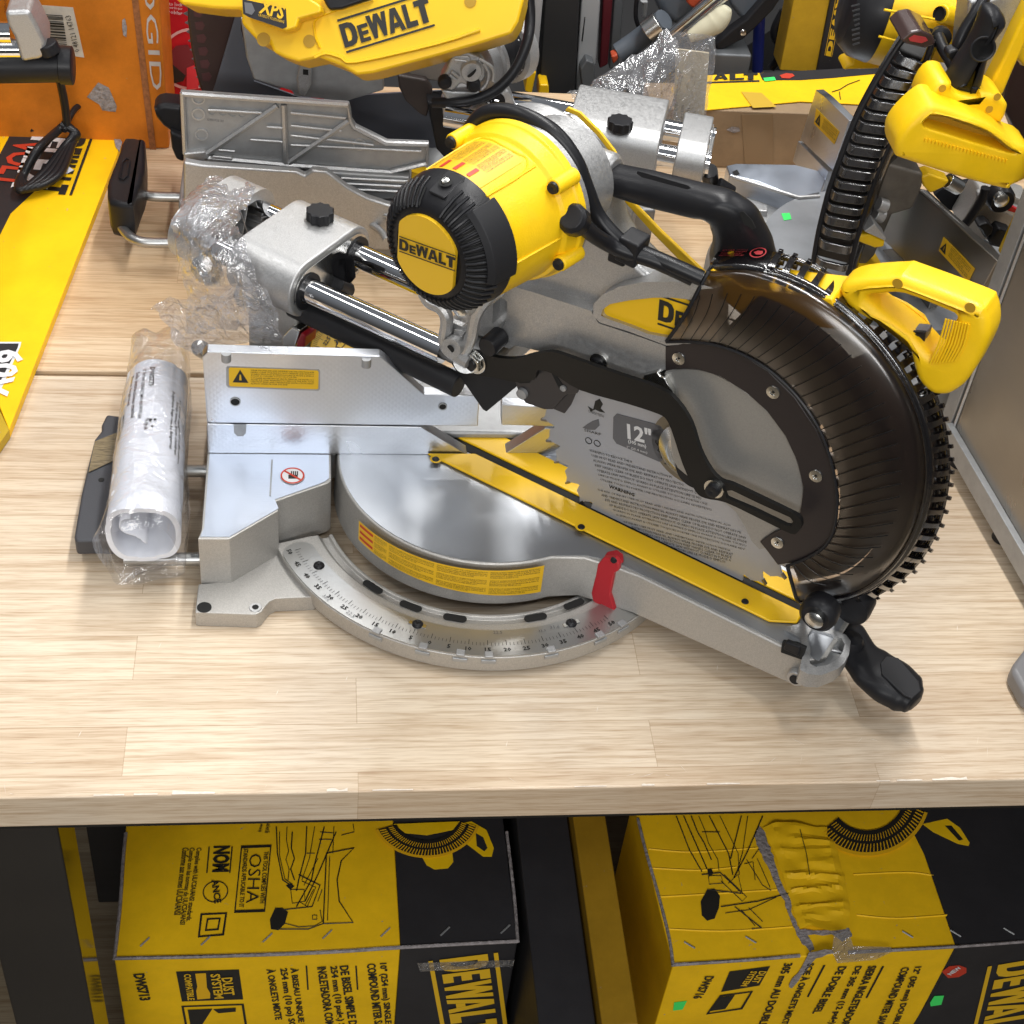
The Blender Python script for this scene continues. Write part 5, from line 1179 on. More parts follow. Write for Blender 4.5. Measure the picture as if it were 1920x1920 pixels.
# rail end of another saw, top left
SD = thing('sliding_miter_saw', 'chrome rail ends and black tube of another miter saw entering at the top left corner', 'miter saw', (-.62, .55, .0), 'miter saws on the tables')
yd = .50
def U5(x, y, dy=0.0): return UY(x, y, yd + dy)
for a_, b_ in (((-260, 62), (22, 62)), ((-260, 92), (40, 92))):
    g = G(); g.cyl(U5(*a_), U5(*b_), .0125, seg=28); g.make('slide_rail', CHROME, SD)
slab('rail_end_bracket', [(8, 22), (54, 20), (70, 48), (84, 78), (86, 106), (74, 112), (40, 118), (26, 70), (14, 48)], PY(yd - .02), .05, CAST, SD, .005, seg=3)
g = G(); g.cyl(U5(-260, 128), U5(126, 122), .0190, seg=28); g.lathe([(.0195, 0), (.0215, .001), (.0215, .014), (.0195, .015)], U5(112, 122), X, seg=28); g.make('dust_tube', BLK, SD)
g = G(); g.cyl(U5(86, 80, -.01), U5(96, 100, -.01), .012, seg=20); g.make('cord_guard', BLK, SD, .002)
g = G(); g.box((-.80, .52, .08), X * .13, Y * .10, Z * .0785); g.make('cast_base', CASTD, SD, .01)
# orange carton ---------------------------------------------------------------------------------
OC = thing('orange_carton', 'tall worn orange carton with a barcode label standing behind the flat carton', 'carton', (-.6, .70, 0))
OY = .705; c0 = V((-.398, OY, 0)); edir = V((.92, .39, 0)).normalized()
g = G(); g.prism([V((-1.0, OY, 0)), c0, c0 + V((.036, .003, 0)), c0 + V((.036, .23, 0)), V((-1.0, OY + .25, 0))], Z * .42); g.make('carton_box', CORG, OC, .003)
po = PY(OY - .0008)
slab('barcode_label', [(68, 9), (137, 14), (146, 54), (158, 108), (100, 100)], PY(OY - .0006), .0003, mat('label_paper', (.62, .58, .52), .6, 0, var=(60, .15)), OC)
bars = []; rnd = random.Random(2); y_ = .04
while y_ < .96:
    h_ = rnd.choice((.012, .02, .03, .045)); bars.append((rect_art(), .0, y_, 1, h_)); y_ += h_ + rnd.choice((.012, .02, .035))
a_ = upl((82, 95), po); put('barcode', merge_art(bars), a_, upl((128, 98), po) - a_, upl((70, 22), po) - a_, INK, OC, .0004)
a_ = upl((150, 96), po); put('printed_text', glyphs('0 48121 14763', .0, 1), a_, upl((132, 28), po) - a_, (upl((140, 98), po) - a_), INK, OC, .0004)
for i in range(4): write('printed_text', ('Saw 12 in. compound', 'Scie a onglets', 'Sierra ingleteadora', 'www safety')[i], (4 + i * 14, -60), (6 + i * 14, 22 - i * 2), .006, po, mat('dark_red_ink', (.18, .03, .01), .6), OC, res=1)
slab('tape_patch', [(184, 155), (204, 165), (219, 200), (217, 210), (192, 207), (186, 196), (163, 182)], PY(OY - .001), .0006, CGRY, OC)
slab('torn_hole', [(229, 38), (234, 34), (238, 52), (237, 70), (231, 66), (229, 52)], PY(OY - .0012), .0004, CGRY, OC, .0)
ps = (c0 + V((.018, -.0012, 0)), V((0, -1, 0)))
slab('corner_seam', [(246, -10), (258, -10), (294, 292), (282, 290)], PY(OY - .0008), .0006, mat('scuffed_board', (.32, .12, .04), .9, 0, var=(200, .4)), OC)
P0 = upl((259, -120), PY(OY - .001)); P1 = upl((284, 168), PY(OY - .001)); put('printed_text', glyphs('RIDGID', .0, 2), P0, P1 - P0, X * .0145, mat('worn_white_ink', (.52, .48, .46), .6, 0, var=(60, .2)), OC, .0004)
# red carton behind it
RC = thing('red_carton', 'red carton with a printed ring, between the orange carton and the rear saw', 'carton', (-.3, .85, 0))
g = G(); g.box((-.27, .88, .17), X * .15, Y * .05, Z * .17); g.make('carton_box', CRED, RC, .002)
pr0 = PY(.829)
ring2 = ([(.5 + rr * math.cos(2 * math.pi * k / 40), .5 + rr * math.sin(2 * math.pi * k / 40)) for k in range(40) for rr in (.455, .5)], [(2 * k, 2 * k + 1, (2 * k + 3) % 80, (2 * k + 2) % 80) for k in range(40)])
a_ = upl((298, 168), pr0); put('printed_ring', ring2, a_, upl((412, 168), pr0) - a_, upl((300, 52), pr0) - a_, mat('pink_ink', (.75, .45, .45), .5), RC, .0006)
slab('printed_tool', [(318, 100), (330, 86), (352, 84), (362, 100), (364, 130), (340, 150), (322, 144), (306, 165), (303, 140), (308, 120)], PY(.828), .0004, mat('print_dark_red', (.20, .02, .03), .5), RC)
slab('printed_tool', [(308, 128), (320, 118), (348, 142), (344, 152), (318, 158), (308, 178), (303, 176)], PY(.8275), .0004, INK, RC)
slab('printed_tool', [(350, 128), (364, 122), (372, 140), (372, 166), (350, 168)], PY(.827), .0004, mat('print_red', (.75, .04, .06), .5), RC)
for i, s_ in enumerate(('Fold to lock', 'Plier pour bloquer', 'Doblar')): write('printed_text', s_, (300 + i * 6, 8 + i * 8), (342, 12 + i * 8), .005, PY(.828), WHITEI, RC, res=1)

# ---------------------------------------------------------------------- cordless saw behind, seen from its back
SB = thing('sliding_miter_saw', 'yellow battery miter saw standing behind the front saw with its ribbed fence back towards us', 'miter saw', (-.08, .6, 0), 'miter saws on the tables')
yf = .480; pf = PY(yf)
fo = [(338, 172), (655, 194), (658, 206), (660, 224), (668, 236), (727, 265), (805, 268), (804, 308), (733, 327), (560, 318), (384, 294), (343, 290)]
slab('fence', fo, PY(yf), .007, CASTD, SB, .0012)
g = G()
rim = P([(341, 176), (652, 197), (656, 226), (664, 239), (724, 269), (801, 271), (800, 306), (733, 322)], PY(yf - .003)); g.tube(rim, .0032, 6)
g.tube(P([(342, 174), (347, 288)], PY(yf - .003)), .0032, 6)
g.make('fence_rim', CAST, SB, smooth=30)
for q in ([(520, 198), (382, 292)], [(654, 226), (541, 305)], [(532, 196), (536, 305)], [(345, 292), (540, 310), (733, 324)], [(545, 212), (648, 222)], [(545, 236), (640, 246)], [(545, 254), (700, 272)], [(545, 272), (790, 284)], [(470, 262), (530, 266)], [(500, 238), (530, 240)], [(390, 206), (490, 212)], [(400, 280), (440, 284)]):
    g = G(); g.tube(P(q, PY(yf - .003)), .0034 if len(q) == 2 and abs(q[0][1] - q[1][1]) > 40 or len(q) == 3 else .0016, 6); g.make('fence_rib', CAST, SB, smooth=30)
for x, y in ((372, 214), (378, 252), (372, 184), (674, 271)):
    g = G(); g.lathe([(.006, 0), (.006, .0012), (.0078, .0012), (.0078, 0)], UY(x, y, yf - .0002), -Y, seg=20); g.make('cast_boss', CAST, SB)
for i, x in enumerate((398, 418, 436, 454)):
    g = G(); g.lathe([(.0045, 0), (.0045, .0007), (.0055, .0007), (.0055, 0)], UY(x, 208 + i * 1.5, yf - .0002), -Y, seg=20); g.make('cast_mark', CASTD, SB)
write('cast_lettering', 'ALUMINUM DIE CAST', (388, 226), (420, 229), .003, PY(yf - .0006), GREYP, SB, res=1)
slab('fence_foot', [(344, 288), (384, 284), (392, 296), (378, 306), (344, 304)], PY(yf - .008), .02, CAST, SB, .002)
slab('fence_foot', [(384, 302), (400, 292), (436, 296), (436, 310), (545, 318), (552, 328), (570, 328), (584, 316), (740, 328), (735, 332), (384, 312)], PY(yf - .006), .03, CAST, SB, .002)
bq = [(344, 304), (380, 310), (556, 322), (572, 330), (586, 319), (612, 322), (634, 338), (652, 352), (690, 372), (740, 388), (770, 388), (770, 470), (344, 470)]
slab('cast_base', bq, PY(.445), .012, CAST, SB, .003)
g = G(); g.prism([V((x, y, .078)) for x, y in [(-.33, .455), (-.33, .62), (.10, .70), (.25, .62), (.25, .47), (.05, .457)]], -Z * .074); g.make('cast_base', CASTD, SB, .004)
for q, z_ in (([(575, 372), (610, 378), (660, 400), (710, 430), (725, 452)], .060), ([(620, 345), (660, 368), (712, 398), (745, 412)], .074)):
    g = G(); g.tube([UZ(x, y, z_) for x, y in q], .0045, 8, smooth=5); g.make('base_rim', CAST, SB, smooth=60)
slab('fence_support', [(610, 322), (770, 332), (765, 372), (700, 376), (650, 350)], PY(.468), .02, CASTD, SB, .003)
for yy in (340, 350, 360): g = G(); g.tube(P([(640, yy - 6), (764, yy)], PY(.466)), .0018, 6); g.make('support_rib', CAST, SB, smooth=30)
slab('yellow_kerf_strip', [(772, 322), (802, 330), (800, 350), (772, 346)], PY(.50), .02, YELD, SB)
# handle with its two bent rods
for q in ([(240, 330), (252, 347), (264, 361), (285, 368), (345, 370)], [(222, 415), (236, 436), (252, 449), (280, 455), (345, 455)]):
    g = G(); g.tube([UZ(x, y, .045) for x, y in q], .0062, 14, smooth=6); g.make('extension_rod', STEEL, SB, smooth=70)
g = G(); q = [(233, 257), (268, 259), (272, 268), (271, 318), (262, 345), (250, 378), (246, 384), (206, 376), (201, 350), (203, 334), (218, 296), (224, 280)]
EH = pillow('extension_handle', [UZ(x, y, .082) for x, y in cs(q, 2)], -Z * .050, .007, BLK, SB)
g = G(); g.tube([UZ(x, y, .084) for x, y in [(229, 304), (237, 297), (243, 301), (238, 330), (230, 337), (224, 334), (229, 304)]], .0012, 6); g.make('handle_mark', BLK, EH)
g = G(); g.cyl(UZ(362, 340, .10), UZ(372, 372, .06), .011, seg=20); g.make('clamp_knob', BLK, SB, .002)
LB2 = slab('miter_lever', [(288, 207), (292, 198), (308, 196), (345, 200), (345, 262), (322, 250), (305, 238), (292, 222)], PY(.62), .035, BLK, SB, .008, seg=3)
slab('miter_lever', [(318, 246), (345, 258), (345, 306), (330, 300), (322, 280)], PY(.61), .03, BLK, SB, .004)
# blade, guard and casting
slab('blade_guard', [(350, -60), (470, -60), (456, 60), (460, 110), (474, 170), (400, 178), (378, 174), (368, 140), (358, 90), (352, 40)], PY(.62), .03, mat('dark_brown_plastic', (.035, .018, .016), .4), SB, .003)
vs = []; 
for k in range(11): x = 350 + 2 * k + .12 * k * k; y = -12 + 17 * k; vs.append((x - 2, y)); vs.append((x - 11 + k * .1, y + 4)); vs.append((x - 1, y + 9))
slab('saw_blade', [(380, -20)] + vs + [(440, 175), (520, 170), (560, 140), (560, -20)], PY(.66), .0024, GREYP, SB)
for k in range(6):
    slab('guard_vent', [(362 + k * 3.2, 18 + k * 24), (376 + k * 3.2, 16 + k * 24), (381 + k * 3.2, 24 + k * 24), (376 + k * 3.2, 33 + k * 24), (364 + k * 3.2, 31 + k * 24)], PY(.6195), .0004, mat('vent_red_brown', (.07, .022, .024), .5), SB)
slab('blade_disc', [(450, 0), (452, 60), (466, 120), (476, 152), (560, 182), (620, 190), (640, 180), (830, 170), (830, 300), (640, 300), (560, 260), (440, 250), (400, 170)], PY(.60), .003, mat('grey_blade', (.10, .105, .125), .5, .3), SB)
slab('gear_case', [(450, 30), (480, 60), (620, 110), (720, 130), (720, 170), (640, 194), (600, 186), (552, 182), (548, 172), (476, 150), (462, 110)], PY(.57), .02, CASTD, SB, .003)
slab('gear_case', [(562, 118), (584, 124), (584, 160), (572, 182), (560, 178), (556, 150)], PY(.545), .02, CAST, SB, .003)
slab('case_slot', [(568, 130), (578, 131), (578, 141), (568, 140)], PY(.5445), .0005, HOLE, SB)
slab('bracket', [(720, 110), (800, 90), (850, 90), (860, 140), (840, 156), (790, 150), (735, 128)], PY(.56), .03, mat('warm_grey', (.25, .23, .21), .5, .3), SB, .003)
slab('brown_hinge_plate', [(745, 140), (800, 150), (812, 170), (806, 200), (800, 222), (786, 214), (760, 190), (748, 165)], PY(.55), .012, mat('hinge_plate', (.05, .038, .035), .5), SB, .003)
slab('dark_shroud', [(800, 190), (830, 200), (842, 240), (880, 262), (860, 300), (836, 300), (818, 280)], PY(.53), .03, BLK, SB, .003)
# yellow housing with word mark: plane tilted like the body
pb = (V((0, .42, .33)), V((-.20, -.80, .55)).normalized())
yo = [(300, -30), (340, 8), (400, 16), (452, 18), (452, 44), (478, 72), (492, 86), (505, 80), (512, 98), (534, 108), (560, 116), (600, 108), (640, 124), (668, 141), (700, 137), (820, 105), (900, 82), (958, 64), (972, 40), (982, 0), (986, -40)]
YB = slab('yellow_housing', yo, pb, .06, YELD, SB, .006, seg=3)
pb2 = (pb[0] + pb[1] * .0012, pb[1])
g = G(); g.tube(P([(590, 108), (612, 100), (640, 108), (668, 116), (820, 82), (900, 56)], pb2), .0022, 6, smooth=3); g.tube(P([(700, 0), (600, 30), (590, 60), (600, 90)], pb2), .0014, 6, smooth=3); g.make('housing_crease', YELD, YB, smooth=60)
a_ = upl((650, 100), pb2); d = upl((816, 49), pb2) - a_; la = logo(True); u_ = upl((640, 48), pb2) - a_; put('word_mark', la, a_, d, pb[1].cross(d).normalized() * (d.length / la[2]) * 1.05, INK, YB, .0004)
XP = slab('battery_light_box', [(454, -10), (570, -10), (602, 10), (602, 24), (560, 36), (556, 52), (536, 58), (470, 34), (456, 26)], (pb[0] + pb[1] * .022, pb[1]), .02, YELD, SB, .003)
px_ = (pb[0] + pb[1] * .0228, pb[1])
slab('badge', [(454, -2), (536, 16), (538, 50), (530, 54), (466, 32), (456, 26)], px_, .0006, CBLK, XP)
write('printed_text', 'XPS', (485, 24), (530, 37), .0150, (px_[0] + pb[1] * .0006, pb[1]), YLAB, XP, .03)
write('printed_text', 'CROSSCUT POSITIONING', (484, 30), (532, 44), .003, (px_[0] + pb[1] * .0006, pb[1]), YLAB, XP, res=1)
slab('badge_picture', [(458, 4), (472, 6), (478, 20), (472, 28), (460, 24)], (px_[0] + pb[1] * .0006, pb[1]), .0003, GREYP, XP)
for x, y, r_ in ((494, 74, .0075), (580, 77, .0068), (882, 2, .0065)):
    g = G(); g.lathe([(0, 0), (r_, 0)], upl((x, y), pb2), pb[1], seg=24, closed=False); g.make('screw_recess', MATS['yellow_recess'], YB)
slab('housing_grip', [(606, 0), (616, 18), (640, 16), (700, -4), (700, -30), (606, -30)], (pb[0] + pb[1] * .01, pb[1]), .01, BLK, SB, .003)
# motor canister and castings at the right end of the housing
def TB(a_, b_, r0, r1, m, nm, par=SB, yy=.50, seg=32, bev=.001): g = G(); g.cyl(UY(*a_, yy), UY(*b_, yy), r0, r1, seg); return g.make(nm, m, par, bev)
TB((940, 10), (960, 4), .052, .048, CASTD, 'motor_can', yy=.57)
g = G(); c0_, c1_ = UY(880, 125, .49), UY(985, 75, .56); g.lathe([(0, 0), (.026, 0), (.036, .004), (.036, .018), (.040, .020), (.040, .026), (.034, .028), (.034, .060), (.040, .062), (.040, .078), (.030, .085)], c0_, c1_ - c0_, seg=36, closed=False); g.make('gear_drum', CAST, SB, smooth=30)
g = G(); g.lathe([(.0345, .030), (.0350, .034), (.0350, .058), (.0345, .060)], c0_, c1_ - c0_, seg=36); g.make('belt_cover', BLK, SB)
g = G()
for k in range(14):
    a = R(10 + 15 * k); ax_ = (c1_ - c0_).normalized(); o1 = ax_.orthogonal().normalized(); o2 = ax_.cross(o1)
    g.disc(c0_ + ax_ * .055 + (o1 * math.cos(a) + o2 * math.sin(a)) * .0352, o1 * math.cos(a) + o2 * math.sin(a), .0010, 8, .0004)
g.make('print_dots', WHITEI, SB)
pg = (c0_ - (c1_ - c0_).normalized() * .002, (c0_ - c1_).normalized())
slab('gear_casting', [(848, 106), (858, 94), (878, 98), (900, 108), (912, 126), (912, 146), (900, 160), (882, 164), (864, 158), (850, 172), (832, 168), (826, 150), (838, 130)], PY(.440), .02, CAST, SB, .004, seg=3)
for q in ([(852, 112), (876, 116), (884, 128)], [(842, 140), (856, 150)], [(846, 134), (860, 144)], [(906, 118), (916, 136), (912, 156), (902, 168)], [(898, 110), (924, 128), (924, 152)]):
    g = G(); g.tube(P(q, PY(.4385)), .0022, 8, smooth=4); g.make('casting_rib', CAST, SB, smooth=60)
slab('casting_web', [(850, 104), (880, 106), (886, 116), (880, 124), (852, 120)], PY(.4385), .003, CAST, SB, .002)
g = G(); g.lathe([(.006, 0), (.011, 0), (.012, .002), (.012, .02), (.006, .02)], UY(884, 136, .432), Y, seg=28); g.make('casting_bore', CAST, SB)
TB((884, 136), (885, 137), .0065, .0065, HOLE, 'bore_hole', yy=.4315)
for x, y in ((834, 154), (888, 160)): g = G(); g.lathe([(0, .006), (.006, .005), (.0080, .002), (.0080, -.004)], UY(x, y, .436), -Y, seg=20, closed=False); g.make('casting_screw', BLK, SB)
slab('casting_foot', [(826, 168), (850, 172), (900, 172), (900, 186), (872, 196), (836, 188)], PY(.442), .03, CAST, SB, .003)
slab('pale_block', [(829, 198), (878, 192), (888, 224), (878, 236), (832, 226)], PY(.465), .03, CAST, SB, .003)
# rails, bearing housing and end bracket of that saw
rb1, rb2 = UZ(950, 190, .216), UZ(1260, 245, .216); dB = (rb2 - rb1); dB.z = 0; dB.normalize(); nB = V((dB.y, -dB.x, 0))          # nB points to the camera side
gap = (UZ(1240, 290, .216) - rb1).dot(nB)
for k in (0, 1):
    o_ = rb1 + nB * gap * k; g = G(); g.cyl(o_ - dB * (.06 if k == 0 else .06), o_ + dB * .245, .0122, seg=36); g.make('slide_rail', CHROME, SB)
cB = rb1 + nB * gap / 2
def stadB(t, hw, hh, r, k=8):
    q = []
    for cx_, cz_, a0 in ((hw - r, hh - r, 0), (-hw + r, hh - r, 90), (-hw + r, -hh + r, 180), (hw - r, -hh + r, 270)):
        for i in range(k + 1): a = R(a0 + 90 * i / k); q.append(cB + dB * t + nB * (cx_ + r * math.cos(a)) + Z * (cz_ + r * math.sin(a)))
    return q
tE = (UZ(1262, 232, .245) - cB).dot(dB)
g = G(); g.prism(stadB(tE - .115, gap / 2 + .027, .032, .022), dB * .105); g.make('bearing_housing', CAST, SB, .002)
g = G(); g.prism(stadB(tE - .1, gap / 2, .028, .01), dB * .075); g.prism([p - Z * .03 for p in stadB(tE - .09, gap / 2 - .004, .028, .01)], -Z * .16); 
g = G(); b0 = cB + dB * (tE - .062) - Z * .115; g.box(b0, dB * .036, nB * .045, Z * .095); g.make('support_column', CASTD, SB, .004)
tk = (UZ(1162, 236, .25) - cB).dot(dB); nk = (UZ(1162, 236, .25) - cB).dot(nB)
g = G(); ck = cB + dB * tk + nB * nk + Z * .031; g.prism([ck + V((math.cos(math.pi * k / 10), math.sin(math.pi * k / 10), 0)) * (.0125 + (.0022 if k % 2 else 0)) for k in range(20)], Z * .011); g.make('rail_lock_knob', BLK, SB, .001)
t2 = (UZ(1335, 275, .216) - cB).dot(dB)
g = G(); g.prism(stadB(t2 - .038, gap / 2 + .022, .024, .0235), dB * .034, hole=None); g.make('rear_bracket', CAST, SB, .002)
g = G(); g.prism(stadB(t2 - .0035, gap / 2 + .014, .016, .0155), dB * .001); g.make('bracket_recess', CASTD, SB)
for k in range(3):
    g = G(); o_ = cB + dB * (t2 - .001) + nB * (-.02 + .02 * k); g.tube([o_ + Z * .014 - nB * .006, o_ - Z * .014 + nB * .006], .0022, 6); g.make('bracket_rib', CAST, SB)
g = G(); g.cyl(UZ(1330, 320, .20), UZ(1332, 338, .18), .0095, seg=20); g.cyl(UZ(1345, 345, .18), UZ(1372, 362, .17), .0085, seg=20); g.make('cord_wrap_peg', BLK, SB, .001)
g = G(); g.lathe([(.005, 0), (.0115, .001), (.0115, .006), (.005, .006)], UY(928, 186, .46), -Y, seg=24); g.make('pivot_bolt', BLK, SB)
slab('pivot_lug', [(935, 176), (950, 170), (956, 174), (968, 200), (955, 206), (945, 200)], PY(.455), .02, CAST, SB, .002)
g = G(); g.cyl(UY(882, 222, .46), UY(925, 200, .46), .013, seg=28); g.make('chrome_sleeve', CHROME, SB)
# its cord
g = G(); g.tube([UY(x, y, yy) for x, y, yy in [(990, -20, .50), (994, 30, .49), (988, 80, .47), (966, 130, .455), (935, 165, .445), (900, 184, .44), (860, 192, .44), (812, 192, .45)]], .0062, 12, smooth=6); g.make('power_cord', CORD, SB, smooth=80)
slab('yellow_lug', [(948, 42), (966, 26), (974, 34), (972, 42), (952, 54)], PY(.54), .012, YEL, SB, .003)
slab('yellow_lug', [(958, -20), (988, -20), (976, 28), (956, 36)], PY(.56), .03, YELD, SB, .003)

# clear bag standing behind the housing
B2 = thing('plastic_bag', 'tall clear plastic bag with folded card standing behind the chrome rails of the rear saw', 'plastic bag', UZ(1250, 230, .1))
F = lambda r_: [UY(x, y, yy) for x, y, yy in r_]
crumple('bag_film', [F([(1050, 196, .48), (1120, 150, .50), (1180, 115, .52), (1238, 76, .54)]), F([(1080, 200, .46), (1140, 168, .47), (1200, 140, .48), (1252, 84, .52)]), F([(1110, 206, .46), (1160, 190, .46), (1220, 170, .46), (1262, 120, .50)]), F([(1130, 220, .47), (1180, 210, .47), (1230, 205, .47), (1264, 160, .50)]), F([(1160, 240, .47), (1200, 240, .48), (1240, 245, .49), (1262, 240, .51)])], .012, 30, BAG3, B2, sub=7)
crumple('bag_film', [F([(1240, 70, .53), (1290, 66, .54), (1340, 78, .55)]), F([(1262, 120, .53), (1300, 125, .54), (1334, 130, .55)]), F([(1262, 180, .53), (1298, 180, .54), (1326, 185, .55)]), F([(1262, 255, .53), (1290, 255, .54), (1312, 255, .55)])], .004, 40, BAG3, B2, sub=6, seed=2)
slab('folded_card', [(1268, 92), (1330, 100), (1318, 245), (1262, 262)], PY(.575), .003, mat('kraft_card', (.62, .53, .36), .8, 0, var=(20, .15)), B2)
for i in range(4): write('printed_text', ('WARNING KEEP AWAY', 'FROM CHILDREN', 'ATTENTION', 'DANGER DE SUFFOCATION')[i], (1268 + i * 11, 252), (1272 + i * 11, 190 + i * 6), .004, PY(.572), INK, B2, res=1)

# ---------------------------------------------------------------- corded saw on the right
SCW = thing('sliding_miter_saw', 'yellow miter saw at the upper right with its dark guard rim standing upright', 'miter saw', (.52, .42, 0), 'miter saws on the tables')
cf = V((.0945, -.487, 0)).normalized(); nf = V((cf.y, -cf.x, 0)); nf = nf if nf.x < 0 else -nf     # fence runs along cf, its face looks along nf
CF = (V((.463, .669, 0)), nf)
slab('fence', [(1530, 168), (1548, 182), (1592, 226), (1562, 320), (1500, 262)], CF, .011, MCROSS, SCW, .001)
slab('lower_fence', [(1496, 264), (1553, 322), (1536, 368), (1486, 302)], CF, .012, MCROSS, SCW, .001)
slab('warning_label', [(1530, 203), (1574, 247), (1564, 271), (1526, 232)], (CF[0] + nf * .0006, nf), .0004, YLAB, SCW)
lb = (CF[0] + nf * .0010, nf); a_ = upl((1540, 240), lb); put('fine_print', fine_print(5, 22, 2), a_, upl((1565, 264), lb) - a_, upl((1546, 222), lb) - a_, INK, SCW, .0002)
a_ = upl((1528, 228), lb); put('warning_triangle', tri, a_, upl((1537, 238), lb) - a_, upl((1533, 209), lb) - a_, INK, SCW, .0002)
near = [(1723, 358), (1870, 490), (1827, 568), (1752, 545), (1668, 462), (1600, 400), (1640, 340)]
slab('fence', near, (CF[0] - nf * .0, nf), .012, SHEETM, SCW, .0015)
g = G(); g.tube(P([(1729, 362), (1868, 490), (1826, 572)], (CF[0] - nf * .006, nf)), .0052, 8); g.make('fence_top_edge', CAST, SCW, smooth=40)
slab('warning_label', [(1769, 444), (1828, 504), (1815, 530), (1760, 470)], (CF[0] + nf * .0008, nf), .0004, YLAB, SCW)
a_ = upl((1778, 480), lb); put('fine_print', fine_print(6, 24, 6), a_, upl((1813, 522), lb) - a_, upl((1786, 460), lb) - a_, INK, SCW, .0006)
a_ = upl((1763, 466), lb); put('warning_triangle', tri, a_, upl((1773, 478), lb) - a_, upl((1770, 450), lb) - a_, INK, SCW, .0006)
g = G(); g.disc(UP(1802, 552, lb[0], nf), nf, .0042, 16, .0004); g.make('fence_hole', HOLE, SCW)
slab('lower_fence', [(1640, 470), (1672, 466), (1752, 548), (1740, 580), (1640, 560)], (CF[0] - nf * .004, nf), .012, SHEETM, SCW, .001)
slab('machined_wing', [(1362, 310), (1380, 306), (1490, 308), (1553, 324), (1538, 366), (1500, 372), (1476, 362), (1420, 340), (1368, 328)], PZ(.078), .05, MBASE, SCW, .002)
g = G(); g.tube([UZ(x, y, .079) for x, y in [(1374, 332), (1400, 340), (1450, 356), (1498, 371), (1536, 368)]], .0028, 8); g.make('wing_edge', CAST, SCW)
slab('clamp_hole', [(1373, 322), (1382, 318), (1387, 326), (1378, 330)], PZ(.0786), .0004, HOLE, SCW)
slab('cast_base', [(1385, 342), (1500, 372), (1545, 375), (1545, 420), (1440, 420), (1412, 402)], PZ(.052), .05, CASTD, SCW, .004)
slab('base_rib', [(1388, 376), (1394, 368), (1440, 384), (1440, 396), (1400, 392)], PZ(.060), .01, CAST, SCW, .002)
ct = V((.519, .380, 0)); g = G(); g.lathe([(0, .078), (.150, .078), (.152, .070), (.152, .02)], ct, Z, seg=96, closed=False)
TC = g.make('turntable', mat('worn_turntable', (.50, .52, .55), .42, .85, var=(12, .2), bump=(300, .3, .0003)), SCW, .0)
slab('price_sticker', [(1465, 400), (1481, 399), (1484, 411), (1470, 413)], PZ(.0786), .0003, GREEN, SCW)
g = G(); g.lathe([(.155, .05), (.20, .045), (.212, .028), (.212, .004)], ct, Z, seg=96); g.make('base_ring', CASTD, SCW)
# tall guard rim
L_ = [(1702, 62), (1680, 92), (1652, 138), (1628, 180), (1606, 222), (1588, 265), (1572, 308), (1556, 352), (1544, 396), (1534, 440), (1524, 498)]
R_ = [(1750, 74), (1735, 116), (1718, 150), (1702, 190), (1684, 232), (1666, 275), (1648, 318), (1632, 362), (1618, 408), (1604, 455), (1590, 515)]
dep = [(.300 - .004 * i, .285 - .004 * i) for i in range(11)]
CL = spline([UY(x, y, d_[0]) for (x, y), d_ in zip(L_, dep)], 8); CR = spline([UY(x, y, d_[1]) for (x, y), d_ in zip(R_, dep)], 8)
bk = V((.25, .95, .1)).normalized()
side = spline([UY(x, y, .32) for x, y in [(1758, 84), (1742, 126), (1728, 170), (1712, 215), (1695, 262), (1676, 310), (1660, 352), (1645, 396), (1630, 440), (1615, 480), (1600, 530)]], 8)
vs = []; 
for a_, b_ in zip(CR, side): vs += [a_, b_, b_ + bk * .03]
GC = mk('blade_guard', vs, [(3 * i + j, 3 * i + j + 1, 3 * i + j + 4, 3 * i + j + 3) for i in range(len(CR) - 1) for j in (0, 1)], SMOKED, SCW, smooth=60); GC.modifiers.new('t', 'SOLIDIFY').thickness = .002
vs = []
for a_, b_ in zip(CL, CR): vs += [a_ + bk * .020, b_ + bk * .020]
mk('guard_back_wall', vs, [(2 * i, 2 * i + 1, 2 * i + 3, 2 * i + 2) for i in range(len(CL) - 1)], mat('black_inner', (.012, .011, .011), .25), GC, smooth=60)
i = 9; k_ = 0
RIBM = glassy('smoked_rib_dull', (.16, .15, .15), .16, .45, .20, (60, .3, .001), (.02, .019, .021))
while i < len(CL) - 3:
    a_, b_ = CL[i], CR[i]; m_ = (a_ + b_) / 2 - bk * .011; g = G(); sp_ = spline([a_, a_.lerp(b_, .15) - bk * .010, m_ + Z * .0, a_.lerp(b_, .85) - bk * .010, b_], 3); tn_ = (CL[i + 1] - CL[i]).normalized(); ht_ = .0040 if k_ % 2 else .0048; g.add([p + tn_ * sg * ht_ + bk * dp for p in sp_ for sg, dp in ((-1, 0), (1, 0), (1, .004), (-1, .004))], [(4 * q_ + w_, 4 * q_ + (w_ + 1) % 4, 4 * q_ + 4 + (w_ + 1) % 4, 4 * q_ + 4 + w_) for q_ in range(len(sp_) - 1) for w_ in range(4)] + [(0, 1, 2, 3), (4 * len(sp_) - 4, 4 * len(sp_) - 3, 4 * len(sp_) - 2, 4 * len(sp_) - 1)]); g.make('guard_rib', RIBM, GC, .001, smooth=40); i += 4; k_ += 1
g = G(); g.tube(CL, .0032, 8); g.make('guard_edge', BLK, GC, smooth=70)
g = G(); g.tube(CR, .0032, 8); g.make('guard_edge', BLK, GC, smooth=70)
slab('guard_top', [(1688, 76), (1706, 60), (1726, 56), (1750, 68), (1756, 84), (1734, 92), (1700, 84)], PY(.272), .05, mat('brown_smoked', (.05, .03, .028), .25), GC, .003)
